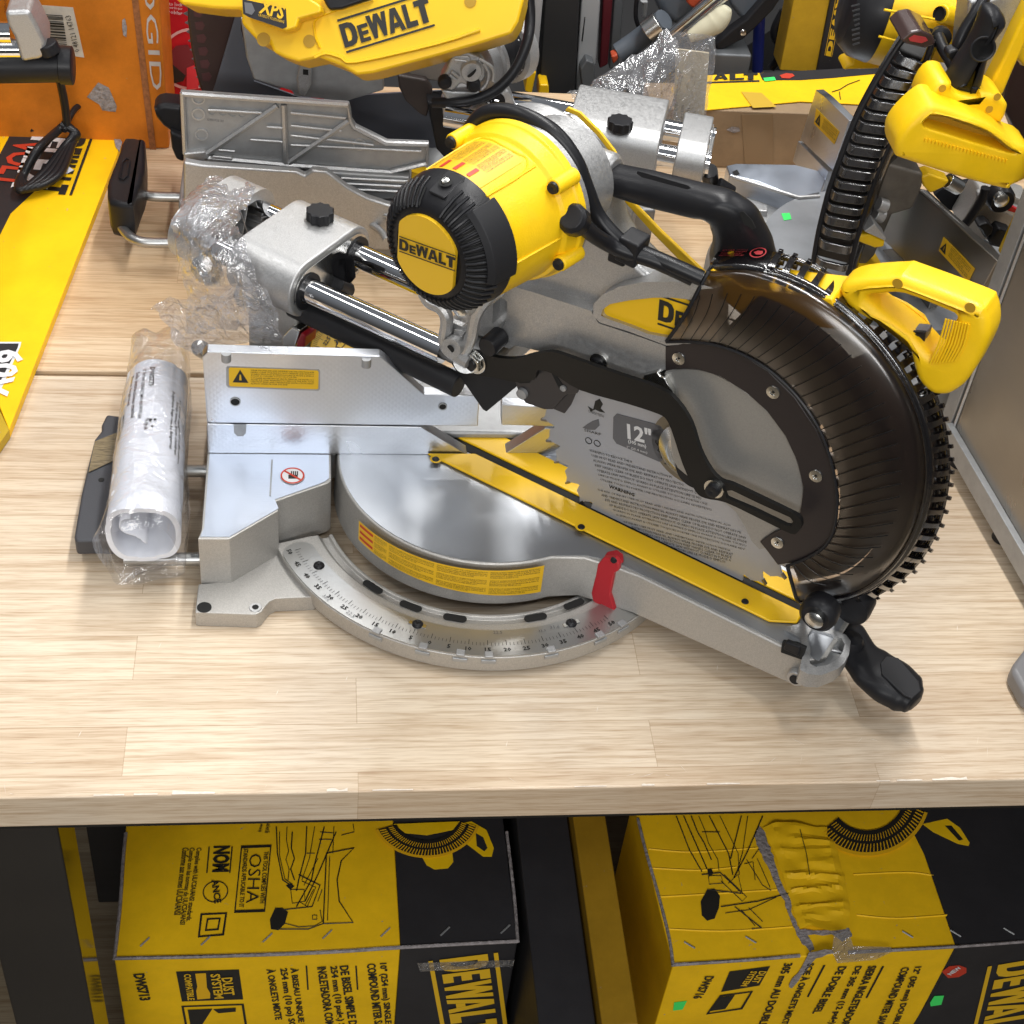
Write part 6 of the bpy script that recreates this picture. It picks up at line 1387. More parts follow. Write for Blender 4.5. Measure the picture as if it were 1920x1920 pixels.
slab('red_warning', [(1704, 72), (1714, 66), (1736, 70), (1740, 76), (1728, 81), (1706, 77)], PY(.2712), .0004, REDG, GC)
slab('saw_blade_cover', [(1745, 110), (1752, 150), (1724, 205), (1680, 300), (1650, 372), (1610, 430), (1600, 520), (1640, 480), (1700, 340), (1730, 250), (1764, 120)], PY(.36), .02, mat('brown_grey_casting', (.14, .125, .105), .5, .4, var=(60, .2)), SCW, .003)
slab('gear_housing', [(1648, 320), (1660, 306), (1732, 326), (1730, 350), (1712, 392), (1672, 404), (1660, 420), (1640, 425), (1640, 380)], PY(.30), .05, mat('taupe_casting', (.17, .155, .135), .5, .5, var=(60, .2)), SCW, .004)
for x, y in ((1652, 384), (1646, 402)): g = G(); g.cyl(UY(x - 6, y - 2, .292), UY(x + 10, y + 4, .292), .008, seg=20); g.make('housing_boss', CAST, SCW, .001)
slab('yellow_bracket', [(1608, 442), (1632, 440), (1660, 452), (1658, 464), (1640, 466), (1608, 454)], PY(.27), .03, YEL, SCW, .003)
slab('fence_tip', [(1620, 434), (1640, 420), (1662, 446), (1660, 452)], PY(.268), .02, CAST, SCW, .001)
slab('yellow_kerf_plate', [(1595, 478), (1634, 462), (1652, 492), (1634, 520), (1590, 522)], PZ(.081), .004, YELD, SCW, .001)
slab('yellow_lug', [(1726, 332), (1742, 326), (1782, 340), (1770, 352), (1744, 364), (1732, 350)], PY(.30), .02, YEL, SCW, .003)
g = G(); g.cyl(UY(1776, 338, .31), UY(1800, 352, .31), .009, seg=20); g.make('chrome_pin', ZINC, SCW, .001)
# handle, bracket, black tube, motor
pillow('operating_handle', P(cs([(1680, 282), (1684, 262), (1702, 236), (1738, 204), (1760, 200), (1800, 214), (1862, 238), (1900, 268), (1935, 285), (1935, 330), (1898, 352), (1884, 358), (1800, 336), (1694, 302), (1682, 295)]), PY(.155)), Y * .05 , .008, YEL, SCW, rhole=.0025, hole=P(cs([(1732, 238), (1740, 222), (1752, 217), (1800, 226), (1848, 242), (1902, 282), (1898, 288), (1852, 276), (1780, 254)]), PY(.155)))
slab('handle_recess', [(1726, 230), (1740, 216), (1800, 222), (1855, 240), (1908, 282), (1895, 292), (1780, 262)], PY(.180), .012, MATS['yellow_recess'], SCW, .002)
for k in range(24): g = G(); x = 1736 + k * 6.6; y = 259 + k * 1.75; g.tube(P([(x, y), (x - 1.5, y + 6)], PY(.1535)), .0010, 5); g.make('grip_texture', YEL, SCW)
pillow('handle_bracket', P(cs([(1733, 200), (1746, 172), (1764, 156), (1786, 158), (1786, 172), (1808, 182), (1836, 186), (1840, 176), (1872, 182), (1888, 194), (1890, 205), (1878, 232), (1850, 226), (1798, 212), (1740, 206)], 2), PY(.185)), Y * .05, .006, YEL, SCW)
for x, y in ((1767, 166), (1811, 205), (1855, 205), (1870, 182), (1748, 192)): g = G(); g.lathe([(0, 0), (.0038, 0)], UY(x, y, .1845), V((0, -1, .15)), seg=16, closed=False); g.make('screw_recess', MATS['yellow_recess'], SCW)
pillow('carry_handle', P(cs([(1851, 38), (1860, 28), (1878, 28), (1890, 40), (1892, 58), (1870, 90), (1856, 130), (1842, 182), (1826, 188), (1800, 182), (1783, 170), (1800, 135), (1826, 96), (1842, 62)]), PY(.195)), Y * .036, .014, BLK, SCW)
g = G(); g.lathe([(0, 0), (.0105, 0)], UY(1843, 92, .1944), V((-.1, -1, .2)), seg=28, closed=False); g.make('handle_opening', HOLE, SCW)
g = G(); g.lathe([(.0105, 0), (.0118, .0006), (.0128, 0)], UY(1843, 92, .1944), V((-.1, -1, .2)), seg=28); g.make('opening_rim', BLK, SCW)
slab('head_casting', [(1818, 0), (1850, 0), (1920, -20), (1930, 0), (1905, 60), (1880, 120), (1850, 175), (1835, 180), (1800, 150), (1810, 60)], PY(.255), .04, CAST, SCW, .004)
slab('yellow_arc', [(1945, -20), (1925, 20), (1905, 60), (1882, 110), (1850, 172), (1880, 182), (1902, 130), (1925, 80), (1945, 50)], PY(.235), .03, YEL, SCW, .004)
slab('handle_plate', [(1742, 130), (1790, 134), (1786, 160), (1762, 156), (1740, 186), (1716, 214), (1704, 210), (1730, 160)], PY(.30), .02, mat('pale_casting', (.42, .42, .43), .5, .6, var=(300, .2)), SCW, .002)
mo = UY(1740, 40, .40); ma = (UY(1620, 10, .42) - UY(1790, 50, .40)).normalized()
g = G(); g.lathe([(.054, .072), (.060, .068), (.062, .0), (.068, -.004), (.068, -.03)], UY(1760, 38, .41), ma, seg=48); g.make('motor_housing', YEL, SCW, .001, smooth=30)
g = G(); g.lathe([(0, .107), (.036, .107), (.048, .102), (.058, .088), (.061, .066), (.055, .066)], UY(1760, 38, .41), ma, seg=48, closed=False); CP2 = g.make('motor_end_cap', BLK, SCW, .001, smooth=30)
for k in range(9): g = G(); g.tube(P([(1596 + k * .6 - (2 if k > 4 else -k), 12 + k * 9), (1612, 8 + k * 9)], PY(.345)), .0011, 5); g.make('cooling_rib', RUB, CP2)
g = G(); g.cyl(UY(1764, 26, .34), UY(1815, 38, .36), .010, .011, 20); g.make('screw_post', YEL, SCW, .002)
g = G(); g.lathe([(0, 0), (.0075, 0), (.0075, .003)], UY(1763, 26, .338), (UY(1764, 26, .34) - UY(1815, 38, .36)), seg=16, closed=False); g.make('post_screw', BLK, SCW)
g = G(); g.tube(P([(1658, 18), (1752, 36)], PY(.335)), .0014, 6); g.tube(P([(1648, 68), (1690, 80)], PY(.335)), .0014, 6); g.make('housing_rib', YEL, SCW)
slab('motor_bracket', [(1605, 88), (1650, 100), (1650, 130), (1580, 132), (1586, 124), (1598, 120)], PY(.44), .03, YELD, SCW, .003)
for q in ([(1850, -10, .26), (1832, 20, .25), (1812, 50, .245), (1798, 80, .24), (1792, 104, .24), (1800, 128, .235)], [(1760, 70, .30), (1768, 90, .28), (1780, 110, .26), (1790, 130, .24), (1802, 150, .23)]):
    g = G(); g.tube([UY(*p) for p in q], .0062, 12, smooth=5); g.make('power_cord', CORD, SCW, smooth=80)
g = G(); g.lathe([(.006, .006), (.011, .003), (.011, -.006), (.006, -.01)], UY(1764, 70, .31), V((-.2, -1, .2)), seg=16); g.make('strain_relief', BLK, SCW)
slab('cord_clip', [(1776, 98), (1796, 92), (1804, 104), (1786, 116), (1776, 110)], PY(.23), .015, BLK, SCW, .003)

# fourth saw, partly seen at the right edge
SE = thing('sliding_miter_saw', 'silver miter saw half hidden behind the yellow handle at the right edge of the picture', 'miter saw', (.72, .45, 0), 'miter saws on the tables')
slab('cast_base', [(1800, 425), (1838, 360), (1860, 352), (1935, 380), (1935, 480), (1900, 470), (1890, 440), (1862, 438), (1852, 452), (1824, 448)], PY(.40), .04, CASTW, SE, .003)
slab('arm_frame', [(1836, 372), (1850, 366), (1925, 398), (1935, 420), (1912, 414), (1842, 384)], PY(.39), .02, CAST, SE, .003)
g = G(); g.lathe([(.006, .002), (.014, .004), (.0165, 0), (.0165, -.014)], UY(1878, 376, .36), -Y, seg=28); g.make('guard_roller', BLK, SE)
g = G(); g.lathe([(0, .0035), (.006, .003), (.0088, .001), (.009, -.01)], UY(1878, 376, .352), -Y, seg=24, closed=False); g.make('roller_cap', ZINC, SE)
slab('dark_undercut', [(1772, 350), (1838, 340), (1900, 350), (1850, 372), (1822, 420), (1808, 404), (1776, 392), (1752, 366)], PY(.44), .01, BLK, SE)
slab('pointer', [(1884, 388), (1896, 386), (1914, 396), (1912, 402), (1890, 396)], PY(.37), .006, RED, SE, .001)
g = G(); g.tube([UY(x, y, .36) for x, y in [(1848, 352), (1842, 372), (1828, 396), (1812, 418), (1800, 424)]], .0055, 10, smooth=5); g.make('power_cord', CORD, SE, smooth=80)
slab('clamp_knob', [(1832, 425), (1852, 418), (1864, 428), (1860, 440), (1848, 450), (1842, 436)], PY(.37), .02, BLK, SE, .003)
slab('lever', [(1852, 450), (1874, 428), (1898, 436), (1896, 452), (1876, 466), (1858, 462)], PY(.37), .02, BLK, SE, .003)
slab('yellow_side', [(1935, 370), (1920, 398), (1896, 450), (1880, 486), (1886, 490), (1910, 455), (1935, 430)], PY(.34), .02, YELD, SE, .002)
slab('blade_guard', [(1905, 100), (1935, 70), (1935, 280), (1910, 270), (1895, 230), (1880, 200), (1890, 150)], PY(.36), .03, MATS['dark_brown_plastic'], SE, .003)
slab('yellow_motor', [(1935, 60), (1914, 72), (1908, 90), (1908, 112), (1916, 126), (1935, 132)], PY(.30), .05, YEL, SE, .006, seg=3)

# stainless machine at the right edge
SH = thing('low_shelf', 'dark low shelf behind the rear table, under the clamps and the grey post', 'shelf', (.3, 1.4, -.9))
g = G(); g.box((.3, 1.42, -.16), X * 1.2, Y * .48, Z * .012); g.make('shelf_board', mat('dark_shelf', (.02, .02, .021), .6), SH)
g = G()
for xx in (-.8, 1.4): g.box((xx, 1.42, -.536), X * .03, Y * .40, Z * .362)
g.each('leg', MATS['dark_shelf'], SH)
MC = thing('steel_cabinet', 'stainless steel cased machine on rubber feet at the right edge of the front table', 'cabinet', (.75, -.1, 0))
k0 = UZ(1776, 822, .022); k1 = UZ(1925, 1080, .022); kd = (k1 - k0).normalized(); kn = V((-kd.y, kd.x, 0)); kn = kn if kn.x > 0 else -kn
q = [k0, k0 + kd * .62, k0 + kd * .62 + kn * .45, k0 + kn * .45]
g = G(); g.prism([V((p.x, p.y, .022)) for p in q], Z * .46); g.make('side_panel', SHEETM, MC, .0015)
g = G(); g.box(k0 + kd * .31 - kn * .004 + Z * .011, kd * .31, kn * .004, Z * .0125); g.make('bottom_flange', CASTD, MC, .001)
g = G(); g.box(k0 - kd * .0 + kn * .02 - kd * .012 + Z * .23, kd * .011, kn * .022, Z * .228); g.make('corner_flange', CASTD, MC, .001)
g = G(); g.tube([k0 + kd * .006 - kn * .001 + Z * .003, k0 + kd * .006 - kn * .001 + Z * .46], .0016, 6); g.make('folded_edge', CAST, MC)
for dz in (.07, .20, .35):
    g = G(); g.lathe([(0, .0015), (.003, .001), (.0038, 0)], k0 + kn * .012 - kd * .0235 + Z * dz, -kd, seg=16, closed=False); g.make('screw', BLK, MC)
for t_ in (.02, .14, .40):
    g = G(); g.cyl(k0 + kd * t_ + kn * .012 - Z * .0215, k0 + kd * t_ + kn * .012, .011, seg=20); g.make('rubber_foot', RUB, MC, .001)
g = G(); c = UZ(1915, 1256, .0); g.prism([UZ(x, y, .0225) for x, y in [(1896, 1252), (1902, 1240), (1940, 1190), (2230, 1180), (2250, 1330), (1925, 1305)]], -Z * .0220)
tag(g.make('grey_case', mat('grey_case', (.20, .195, .20), .45, 0), None, .006, seg=3), 'corner of a grey plastic case entering at the right edge below the steel cabinet', 'case')

# carton and packing at the back right
BX = thing('yellow_topped_carton', 'brown taped carton with yellow and black top panel behind the upper right saw', 'carton', (.5, .75, 0))
byy = .705
g = G(); g.prism([V((.28, byy, .0)), V((.66, byy, .0)), V((.68, .80, .0)), V((.28, .775, .0))], Z * .088); g.make('carton_box', CBRN, BX, .002)
topz = .0905
slab('top_panel', [(1300, 142), (1622, 128), (1650, 140), (1628, 196), (1500, 190), (1300, 208)], PZ(topz), .0015, CYEL, BX, .0004)
slab('black_band', [(1424, 137), (1622, 126), (1644, 138), (1560, 146), (1500, 150), (1430, 150)], PZ(topz + .0006), .0005, CBLK, BX)
slab('black_band', [(1300, 154), (1424, 150), (1424, 153), (1300, 157)], PZ(topz + .0006), .0005, CBLK, BX)
pt = PZ(topz + .0012)
for ch, x in (('A', 1338), ('L', 1368), ('T', 1394)):
    a_ = upl((x, 150), pt); d = upl((x + 27, 149), pt) - a_; vs_ = []; fs_ = []
    for q in block(ch): o = len(vs_); vs_ += list(q); fs_.append(tuple(range(o, o + len(q))))
    put('word_mark', (vs_, fs_), a_, d, upl((x, 138), pt) - a_, INK, BX, .0004)
slab('price_sticker', [(1431, 146), (1452, 144), (1455, 150), (1434, 152)], PZ(topz + .0016), .0003, GREEN, BX)
slab('round_badge', [(1462, 141), (1474, 137), (1486, 138), (1490, 142), (1480, 147), (1466, 146)], PZ(topz + .0016), .0003, REDI, BX)
slab('clear_tape', [(1390, 172), (1428, 174), (1456, 200), (1412, 202)], PZ(topz + .0012), .0003, mat('brown_tape_gloss', (.62, .40, .05), .12, 0), BX)
slab('clear_tape', [(1390, 215), (1450, 214), (1450, 330), (1398, 330)], PY(byy - .001), .0003, mat('tape_front', (.28, .19, .11), .12, 0), BX)
slab('torn_hole', [(1362, 244), (1372, 238), (1386, 240), (1388, 246), (1376, 250)], PY(byy - .0012), .0004, CGRY, BX)
g = G(); g.tube([UZ(1560, 172, topz + .001), UZ(1574, 168, topz + .001), UZ(1590, 158, topz + .001), UZ(1612, 150, topz + .001)], .0006, 5); g.tube([UZ(1576, 186, topz + .001), UZ(1574, 172, topz + .001)], .0006, 5); g.make('printed_line', INK, BX)

# things standing behind the tables ---------------------------------------------------------------
yb = 1.12
def back(nm, label, cat, parts, group=None):
    t = thing(nm, label, cat, upl(parts[0][1][0], PY(parts[0][2])), group)
    for pn, q, yy, th, m in parts: slab(pn, q, PY(yy), th, m, t, .003)
    return t
DK = mat('dark_backdrop', (.018, .018, .019), .7); GM = mat('mid_grey_metal', (.16, .17, .18), .4, .4); BLUE = mat('blue_paint', (.01, .02, .16), .4); CREAM = mat('cream_cloth', (.55, .52, .38), .9, 0, bump=(80, .4, .0008))
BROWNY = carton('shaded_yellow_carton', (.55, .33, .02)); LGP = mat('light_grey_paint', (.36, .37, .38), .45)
g = G(); g.box((0, 1.95, 0), X * 3, Y * .02, Z * 1.6); o = g.make('store_wall', mat('store_wall', (.05, .05, .052), .8, 0, var=(2, .5))); o['kind'] = 'structure'
back('clamp_bar', 'black clamp bar with grey face and yellow foot, left of two behind the tables', 'clamp', [('bar', [(975, -60), (990, -60), (978, 128), (966, 124)], 1.04, .04, DK), ('face', [(1002, -60), (1024, -60), (1006, 134), (990, 134)], 1.035, .03, LGP), ('yellow_foot', [(990, 134), (1006, 135), (997, 178), (984, 172)], 1.03, .035, YELD)], 'clamps behind the tables')
back('clamp_bar', 'wide black clamp bar with a short yellow foot, right of two behind the tables', 'clamp', [('bar', [(1026, -60), (1090, -60), (1078, 190), (1012, 180), (1012, 150)], 1.06, .05, DK), ('yellow_foot', [(1012, 158), (1029, 159), (1030, 186), (1009, 184)], 1.03, .035, YELD)], 'clamps behind the tables')
back('upright_post', 'scuffed light grey upright post with a dark slot behind the tables', 'post', [('post', [(1094, -60), (1130, -60), (1118, 120), (1080, 180), (1082, 120)], 1.07, .05, LGP), ('slot', [(1096, 32), (1098, 32), (1093, 78), (1090, 78)], 1.069, .002, DK), ('base', [(1088, 130), (1100, 112), (1114, 118), (1118, 160), (1092, 168)], 1.05, .04, GM)])
back('red_strut', 'thin dark red strut beside the grey post', 'strut', [('strut', [(1134, -60), (1154, -60), (1140, 122), (1124, 130)], 1.09, .03, mat('dark_red_paint', (.10, .008, .014), .5))])
back('grey_pole', 'grey pole standing between the red strut and the grey power tool', 'pole', [('pole', [(1156, -60), (1174, -60), (1160, 130), (1142, 130)], 1.10, .03, GM)])
back('hook_rack', 'small pale hooked bracket hanging behind the tables', 'bracket', [('bracket', [(1200, 3), (1216, 3), (1212, 34), (1204, 34), (1206, 10)], 1.15, .01, LGP)])
t = thing('power_tool', 'grey and black power tool with two chrome rods and an orange button behind the carton', 'power tool', UY(1300, 60, 1.0))
PLG = mat('blue_grey_plastic', (.085, .10, .12), .45)
slab('tool_body', [(1230, -60), (1330, -60), (1300, 30), (1268, 56), (1240, 30), (1226, 0)], PY(1.03), .08, PLG, t, .015, seg=4)
g = G(); g.tube([UY(1160, 100, 1.02), UY(1200, 72, 1.02), UY(1245, 36, 1.0)], .016, 16, smooth=4); g.make('hose', PLG, t, smooth=70)
g = G(); g.cyl(UY(1212, 62, .995), UY(1238, 42, .995), .0185, seg=20); g.make('hose_clamp', ZINC, t, .002)
slab('orange_button', [(1285, -20), (1330, -20), (1316, 2), (1300, 18), (1288, 6)], PY(1.0), .02, mat('orange_plastic', (.42, .06, .02), .5), t, .004)
slab('orange_button', [(1146, 106), (1158, 102), (1160, 112), (1150, 122)], PY(1.0), .02, MATS['orange_plastic'], t, .003)
for a_, b_, r_ in (((1254, 66), (1345, -12), .0065), ((1278, 66), (1372, -12), .0045)): g = G(); g.cyl(UY(*a_, .97), UY(*b_, .97), r_, seg=20); g.make('chrome_rod', CHROME, t)
slab('stock', [(1368, 10), (1380, -40), (1460, -40), (1440, 10), (1410, 36), (1392, 40)], PY(1.0), .05, PLG, t, .008)
slab('black_strap', [(1470, -10), (1450, 20), (1420, 50), (1395, 74), (1345, 100), (1340, 84), (1372, 56), (1400, 36), (1440, -10)], PY(.985), .02, BLK, t, .004)
g = G(); g.lathe([(0, .004), (.004, .003), (.005, 0)], UY(1393, 61, .964), -Y, seg=16, closed=False); g.make('strap_stud', ZINC, t)
g = G(); g.tube([UY(1292, 70, .955), UY(1318, 56, .955), UY(1342, 42, .955), UY(1356, 26, .955), UY(1364, 14, .955)], [.008, .014, .017, .014, .007], 14, smooth=5); gl_ = g.make('cloth_glove', CREAM, None, smooth=80)
tag(gl_, 'cream cloth glove tucked against the chrome rods of the grey power tool', 'glove')
for lab, q, r_ in (('thin black cord hanging down between the grey post and the grey pole', [(1196, -20), (1192, 30), (1202, 70), (1188, 110), (1176, 150), (1182, 180)], .0035), ('thicker black hose curling beside the black strap of the power tool', [(1470, 20), (1452, 60), (1466, 96), (1446, 128)], .007)):
    g = G(); g.tube([UY(x, y, 1.06) for x, y in q], r_, 10, smooth=6); tag(g.make('hanging_cord', CORD, None, smooth=80), lab, 'cord')
g = G(); g.cyl(UY(1420, 132, 1.05), UY(1424, 30, 1.05), .009, seg=16); tag(g.make('blue_pole', BLUE), 'thin dark blue pole behind the carton, under the black strap', 'pole')
g = G(); g.box(UY(1362, 112, 1.0), X * .030, Y * .03, Z * .024); tag(g.make('grey_box', GM, None, .004), 'small grey box behind the yellow topped carton', 'box')
t = thing('upright_carton', 'dark yellow carton standing on end behind the yellow topped carton', 'carton', UY(1500, 120, 1.0))
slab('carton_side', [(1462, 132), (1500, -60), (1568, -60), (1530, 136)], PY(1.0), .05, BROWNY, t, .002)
slab('carton_edge', [(1531, 136), (1569, -60), (1650, -60), (1610, 136)], PY(.995), .05, CBLK, t, .002)
a_ = UY(1546, 104, .994); d = UY(1580, -70, .994) - a_; put('word_mark', logo(False), a_ + X * .0, d, -Y.cross(d).normalized() * -.024 if False else (UY(1532, 101, .994) - a_) * -1.0, YLAB, t, .0006)
slab('black_shelf', [(1330, 132), (1470, 40), (1476, 132)], PY(1.2), .05, DK, t)

# cartons under the table -------------------------------------------------------------------------
zt1 = -.55
def carton_under(nm, label, qfront, depth, hgt, yel_frac, art_side):
    pass
C1 = thing('saw_carton', 'yellow and black 10 inch miter saw carton under the table, left of the two', 'carton', (-.16, -.05, -.9), 'saw cartons under the table')
A1, B1 = UZ(214, 1798, zt1), UZ(971, 1765, zt1); ex = (B1 - A1).normalized(); ey = V((-ex.y, ex.x, 0)); W1 = (B1 - A1).length
def box_on(tl, br, ex, ey, w0, w1, d, h, m, nm, par): 
    g = G(); a_, b_ = tl + ex * w0, tl + ex * w1; g.prism([a_, b_, b_ + ey * d, a_ + ey * d], -Z * h); return g.make(nm, m, par, .002)
ysp = (UZ(751, 1775, zt1) - A1).dot(ex); g = G()
box_on(A1, B1, ex, ey, 0, ysp, .42, .349, CYEL, 'carton_yellow_side', C1); box_on(A1, B1, ex, ey, ysp, W1, .42, .349, CBLK, 'carton_black_end', C1)
fp = (A1 - ey * .0008, -ey); tp = PZ(zt1 + .0008)
for q in ([(214, 1799), (219, 1760), (226, 1690), (232, 1600), (236, 1562)], [(214, 1797), (400, 1793), (600, 1786), (760, 1776), (971, 1765)], [(971, 1766), (966, 1700), (960, 1640), (950, 1560)]):
    g = G(); g.tube([UZ(x, y, zt1 + .0006) for x, y in q], .0022, 6, smooth=3); g.make('worn_edge', CGRY, C1, smooth=60)
def tx(body, q0, q1, h, pl, par, m=INK, b=.02, res=2): return write('printed_text', body, q0, q1, h, pl, m, par, b, .0006, res)
# top face prints read from back to front
tx('Complies with UL/CSA/ANSI standards.', (366, 1590), (346, 1728), .0080, tp, C1); tx('Cumple con las normas de UL/CSA/ANSI', (353, 1590), (334, 1734), .0080, tp, C1); tx('Conforme aux normes UL/CSA/ANSI', (342, 1590), (326, 1716), .0080, tp, C1)
tx('NOM', (400, 1587), (397, 1636), .0210, tp, C1, b=.045)
for x in (391, 434): g = G(); g.prism([UZ(a, b, zt1 + .001) for a, b in [(x, 1588), (x + 2.4, 1588), (x - 2.0, 1637), (x - 4.4, 1637)]], Z * .0004); g.make('printed_bar', INK, C1)
c = UZ(404, 1672, zt1 + .001); g = G(); g.lathe([(.0140, 0), (.0140, .0004), (.0152, .0004), (.0152, 0)], c, Z, seg=40); g.make('printed_circle', INK, C1)
tx('ANCE', (396, 1651), (402, 1695), .0085, (V((0, 0, zt1 + .0014)), Z), C1, b=.03)
def frame(q, w_, par, pl, m=INK):
    c_ = V((0, 0, 0)); pts = P(q, pl)
    for p in pts: c_ += p / len(pts)
    g = G(); g.prism(pts, V(pl[1]).normalized() * .0004, hole=[p + (c_ - p).normalized() * w_ for p in pts]); return g.make('printed_frame', m, par)
frame([(452, 1586), (509, 1584), (497, 1710), (439, 1712)], .0040, C1, tp); tx('OSHA', (468, 1602), (461, 1694), .0150, tp, C1, b=-.005); tx('THIS TOOL COMPLIES WITH', (495, 1597), (487, 1694), .0058, tp, C1); tx('STANDARDS APPLICABLE TO IT', (457, 1592), (448, 1702), .0056, tp, C1)
frame([(376, 1713), (426, 1711), (420, 1754), (371, 1758)], .0032, C1, tp); frame([(388, 1722), (414, 1721), (410, 1744), (384, 1746)], .0028, C1, tp)
tx('and work life', (500, 1545), (496, 1562), .006, tp, C1); tx('www tool help', (486, 1545), (482, 1560), .006, tp, C1)
# line drawing of the saw
def ink_line(par, pl, *qs, r=.0008):
    for q in qs: g = G(); g.tube(P(q, pl), r, 5); g.make('printed_line', INK, par, smooth=60)
ink_line(C1, tp, [(518, 1550), (520, 1600), (530, 1650), (548, 1662)], [(575, 1550), (573, 1600), (560, 1650), (556, 1670)], [(608, 1550), (590, 1620), (584, 1650), (556, 1700)], [(560, 1640), (600, 1660), (585, 1700), (530, 1706)], [(612, 1600), (664, 1590), (640, 1614), (632, 1650), (636, 1690), (662, 1730), (606, 1732)], [(612, 1600), (606, 1732), (578, 1742), (520, 1742)], [(630, 1560), (596, 1640), (572, 1690)], [(548, 1560), (546, 1590), (552, 1610), (545, 1630), (552, 1650)])
ink_line(C1, tp, [(524, 1560), (524, 1604), (534, 1648), (548, 1658)], [(538, 1550), (537, 1575), (541, 1596), (536, 1612), (542, 1630), (540, 1650)], [(590, 1550), (580, 1610), (566, 1650)], [(600, 1560), (624, 1562)], [(598, 1574), (622, 1574)], [(626, 1550), (624, 1600)], [(545, 1668), (570, 1668), (572, 1690), (548, 1694), (545, 1668)], [(566, 1652), (592, 1664), (576, 1700), (560, 1690)], [(588, 1668), (572, 1698)], [(596, 1610), (570, 1660)], [(618, 1606), (614, 1726)], [(600, 1706), (604, 1728), (590, 1736), (560, 1738), (530, 1730)], [(586, 1716), (594, 1716), (594, 1724), (586, 1724), (586, 1716)], [(604, 1668), (596, 1690)], [(640, 1566), (664, 1560), (662, 1545)], [(575, 1600), (590, 1600)], r=.0005)
slab('printed_grip', [(516, 1702), (530, 1702), (540, 1710), (534, 1732), (522, 1744), (508, 1742), (506, 1724)], PZ(zt1 + .0012), .0004, INK, C1); slab('printed_grip', [(536, 1660), (546, 1656), (552, 1662), (544, 1668)], PZ(zt1 + .0012), .0004, INK, C1)
def guard_art(par, cx_, cy_, r0x, r0y, pl, a0, a1, n_=40, lift=.0012):
    pq = lambda a, k: (cx_ + r0x * k * math.cos(a), cy_ + r0y * k * math.sin(a))
    z_ = pl[0].z + lift
    ring = lambda k0, k1, m, nm, dz: slab(nm, [pq(a0 + (a1 - a0) * i / 40, k0) for i in range(41)] + [pq(a1 + (a0 - a1) * i / 40, k1) for i in range(41)], PZ(z_ + dz), .0003, m, par)
    ring(.62, 1.0, INK, 'printed_guard', 0); ring(1.0, 1.06, MATS['printed_yellow'], 'printed_guard_rim', 0)
    g = G()
    for i in range(n_):
        a = a0 + (a1 - a0) * i / n_
        for k0, k1 in ((.70, .80), (.86, .99)):
            p_, q_ = UZ(*pq(a, k0), z_ + .0004), UZ(*pq(a + .02, k1), z_ + .0004); g.tube([p_, q_], .0006 if k1 < .9 else .0008, 4)
    g.make('printed_spokes', MATS['printed_yellow'], par)
slab('printed_handle', [(858, 1545), (884, 1540), (912, 1556), (926, 1590), (922, 1606), (906, 1606), (872, 1580)], PZ(zt1 + .0012), .0004, YEL, C1); slab('printed_handle_gap', [(892, 1562), (906, 1570), (914, 1590), (908, 1596), (894, 1586)], PZ(zt1 + .0016), .0003, CBLK, C1)
slab('printed_motor', [(792, 1608), (848, 1598), (850, 1616), (840, 1628), (815, 1630), (800, 1622)], PZ(zt1 + .0012), .0004, YEL, C1)
guard_art(C1, 800, 1530, 96, 74, tp, .25, 2.8)
slab('printed_disc', [(738, 1545), (862, 1540), (850, 1556), (800, 1566), (760, 1562)], PZ(zt1 + .0020), .0003, YEL, C1)
for x, y in ((272, 1766), (386, 1764), (502, 1758), (614, 1752), (723, 1748), (835, 1746), (948, 1742)):
    g = G(); g.tube([UZ(x - 9, y + 8, zt1 + .001), UZ(x + 8, y - 8, zt1 + .001)], .0011, 5); g.make('staple', CASTD, C1)
# front face
tx('DWS713', (249, 1826), (262, 1876), .0135, fp, C1, b=.04)
slab('printed_panel', [(330, 1822), (448, 1818), (456, 1874), (341, 1878)], fp, .0002, INK, C1); fp2 = (A1 - ey * .0014, -ey)
tx('DUST', (415, 1833), (420, 1866), .013, fp2, C1, YLAB, .03); tx('SYSTEM', (394, 1826), (402, 1872), .0115, fp2, C1, YLAB, .03); tx('COMPATIBLE', (344, 1826), (352, 1875), .0085, fp2, C1, YLAB, .03)
slab('printed_nozzle', [(366, 1826), (386, 1825), (388, 1852), (394, 1862), (394, 1872), (370, 1874), (368, 1858), (370, 1850)], fp2, .0002, MATS['printed_yellow'], C1)
frame([(340, 1886), (457, 1882), (466, 1940), (352, 1950)], .004, C1, fp); slab('printed_panel', [(352, 1894), (398, 1892), (380, 1920), (360, 1940)], fp2, .0002, INK, C1); slab('printed_panel', [(400, 1893), (442, 1890), (442, 1897), (410, 1900)], fp2, .0002, INK, C1)
for s_, x0, y0, x1, y1 in (('À ONGLETS MIXTE', 499, 1817, 516, 1912), ('254 mm (10 po) SCIE', 521, 1816, 540, 1935), ('À BISEAU UNIQUE DE', 542, 1815, 560, 1935), ('INGLETEADORA COMPUESTA', 594, 1813, 616, 1960), ('254 mm (10 pulg.) SIERRA', 615, 1812, 636, 1960), ('DE BISEL SIMPLE DE', 636, 1811, 655, 1930), ('COMPOUND MITER SAW', 687, 1807, 704, 1938), ('10" (254 mm) SINGLE BEVEL', 708, 1806, 722, 1955)):
    tx(s_, (x0, y0), (x1, y1), .0110, fp, C1, b=.03)
for x in (573, 666): slab('printed_bar', [(x, 1811), (x + 3, 1811), (x + 6, 1856), (x + 3, 1856)], fp, .0002, INK, C1)
a_ = upl((803, 1802), fp2); d = (upl((814, 1860), fp2) - a_).normalized() * .190; la = logo(False); put('word_mark', la, a_, d, (-ey).cross(d).normalized() * (la and .085), YLAB, C1, .0004)
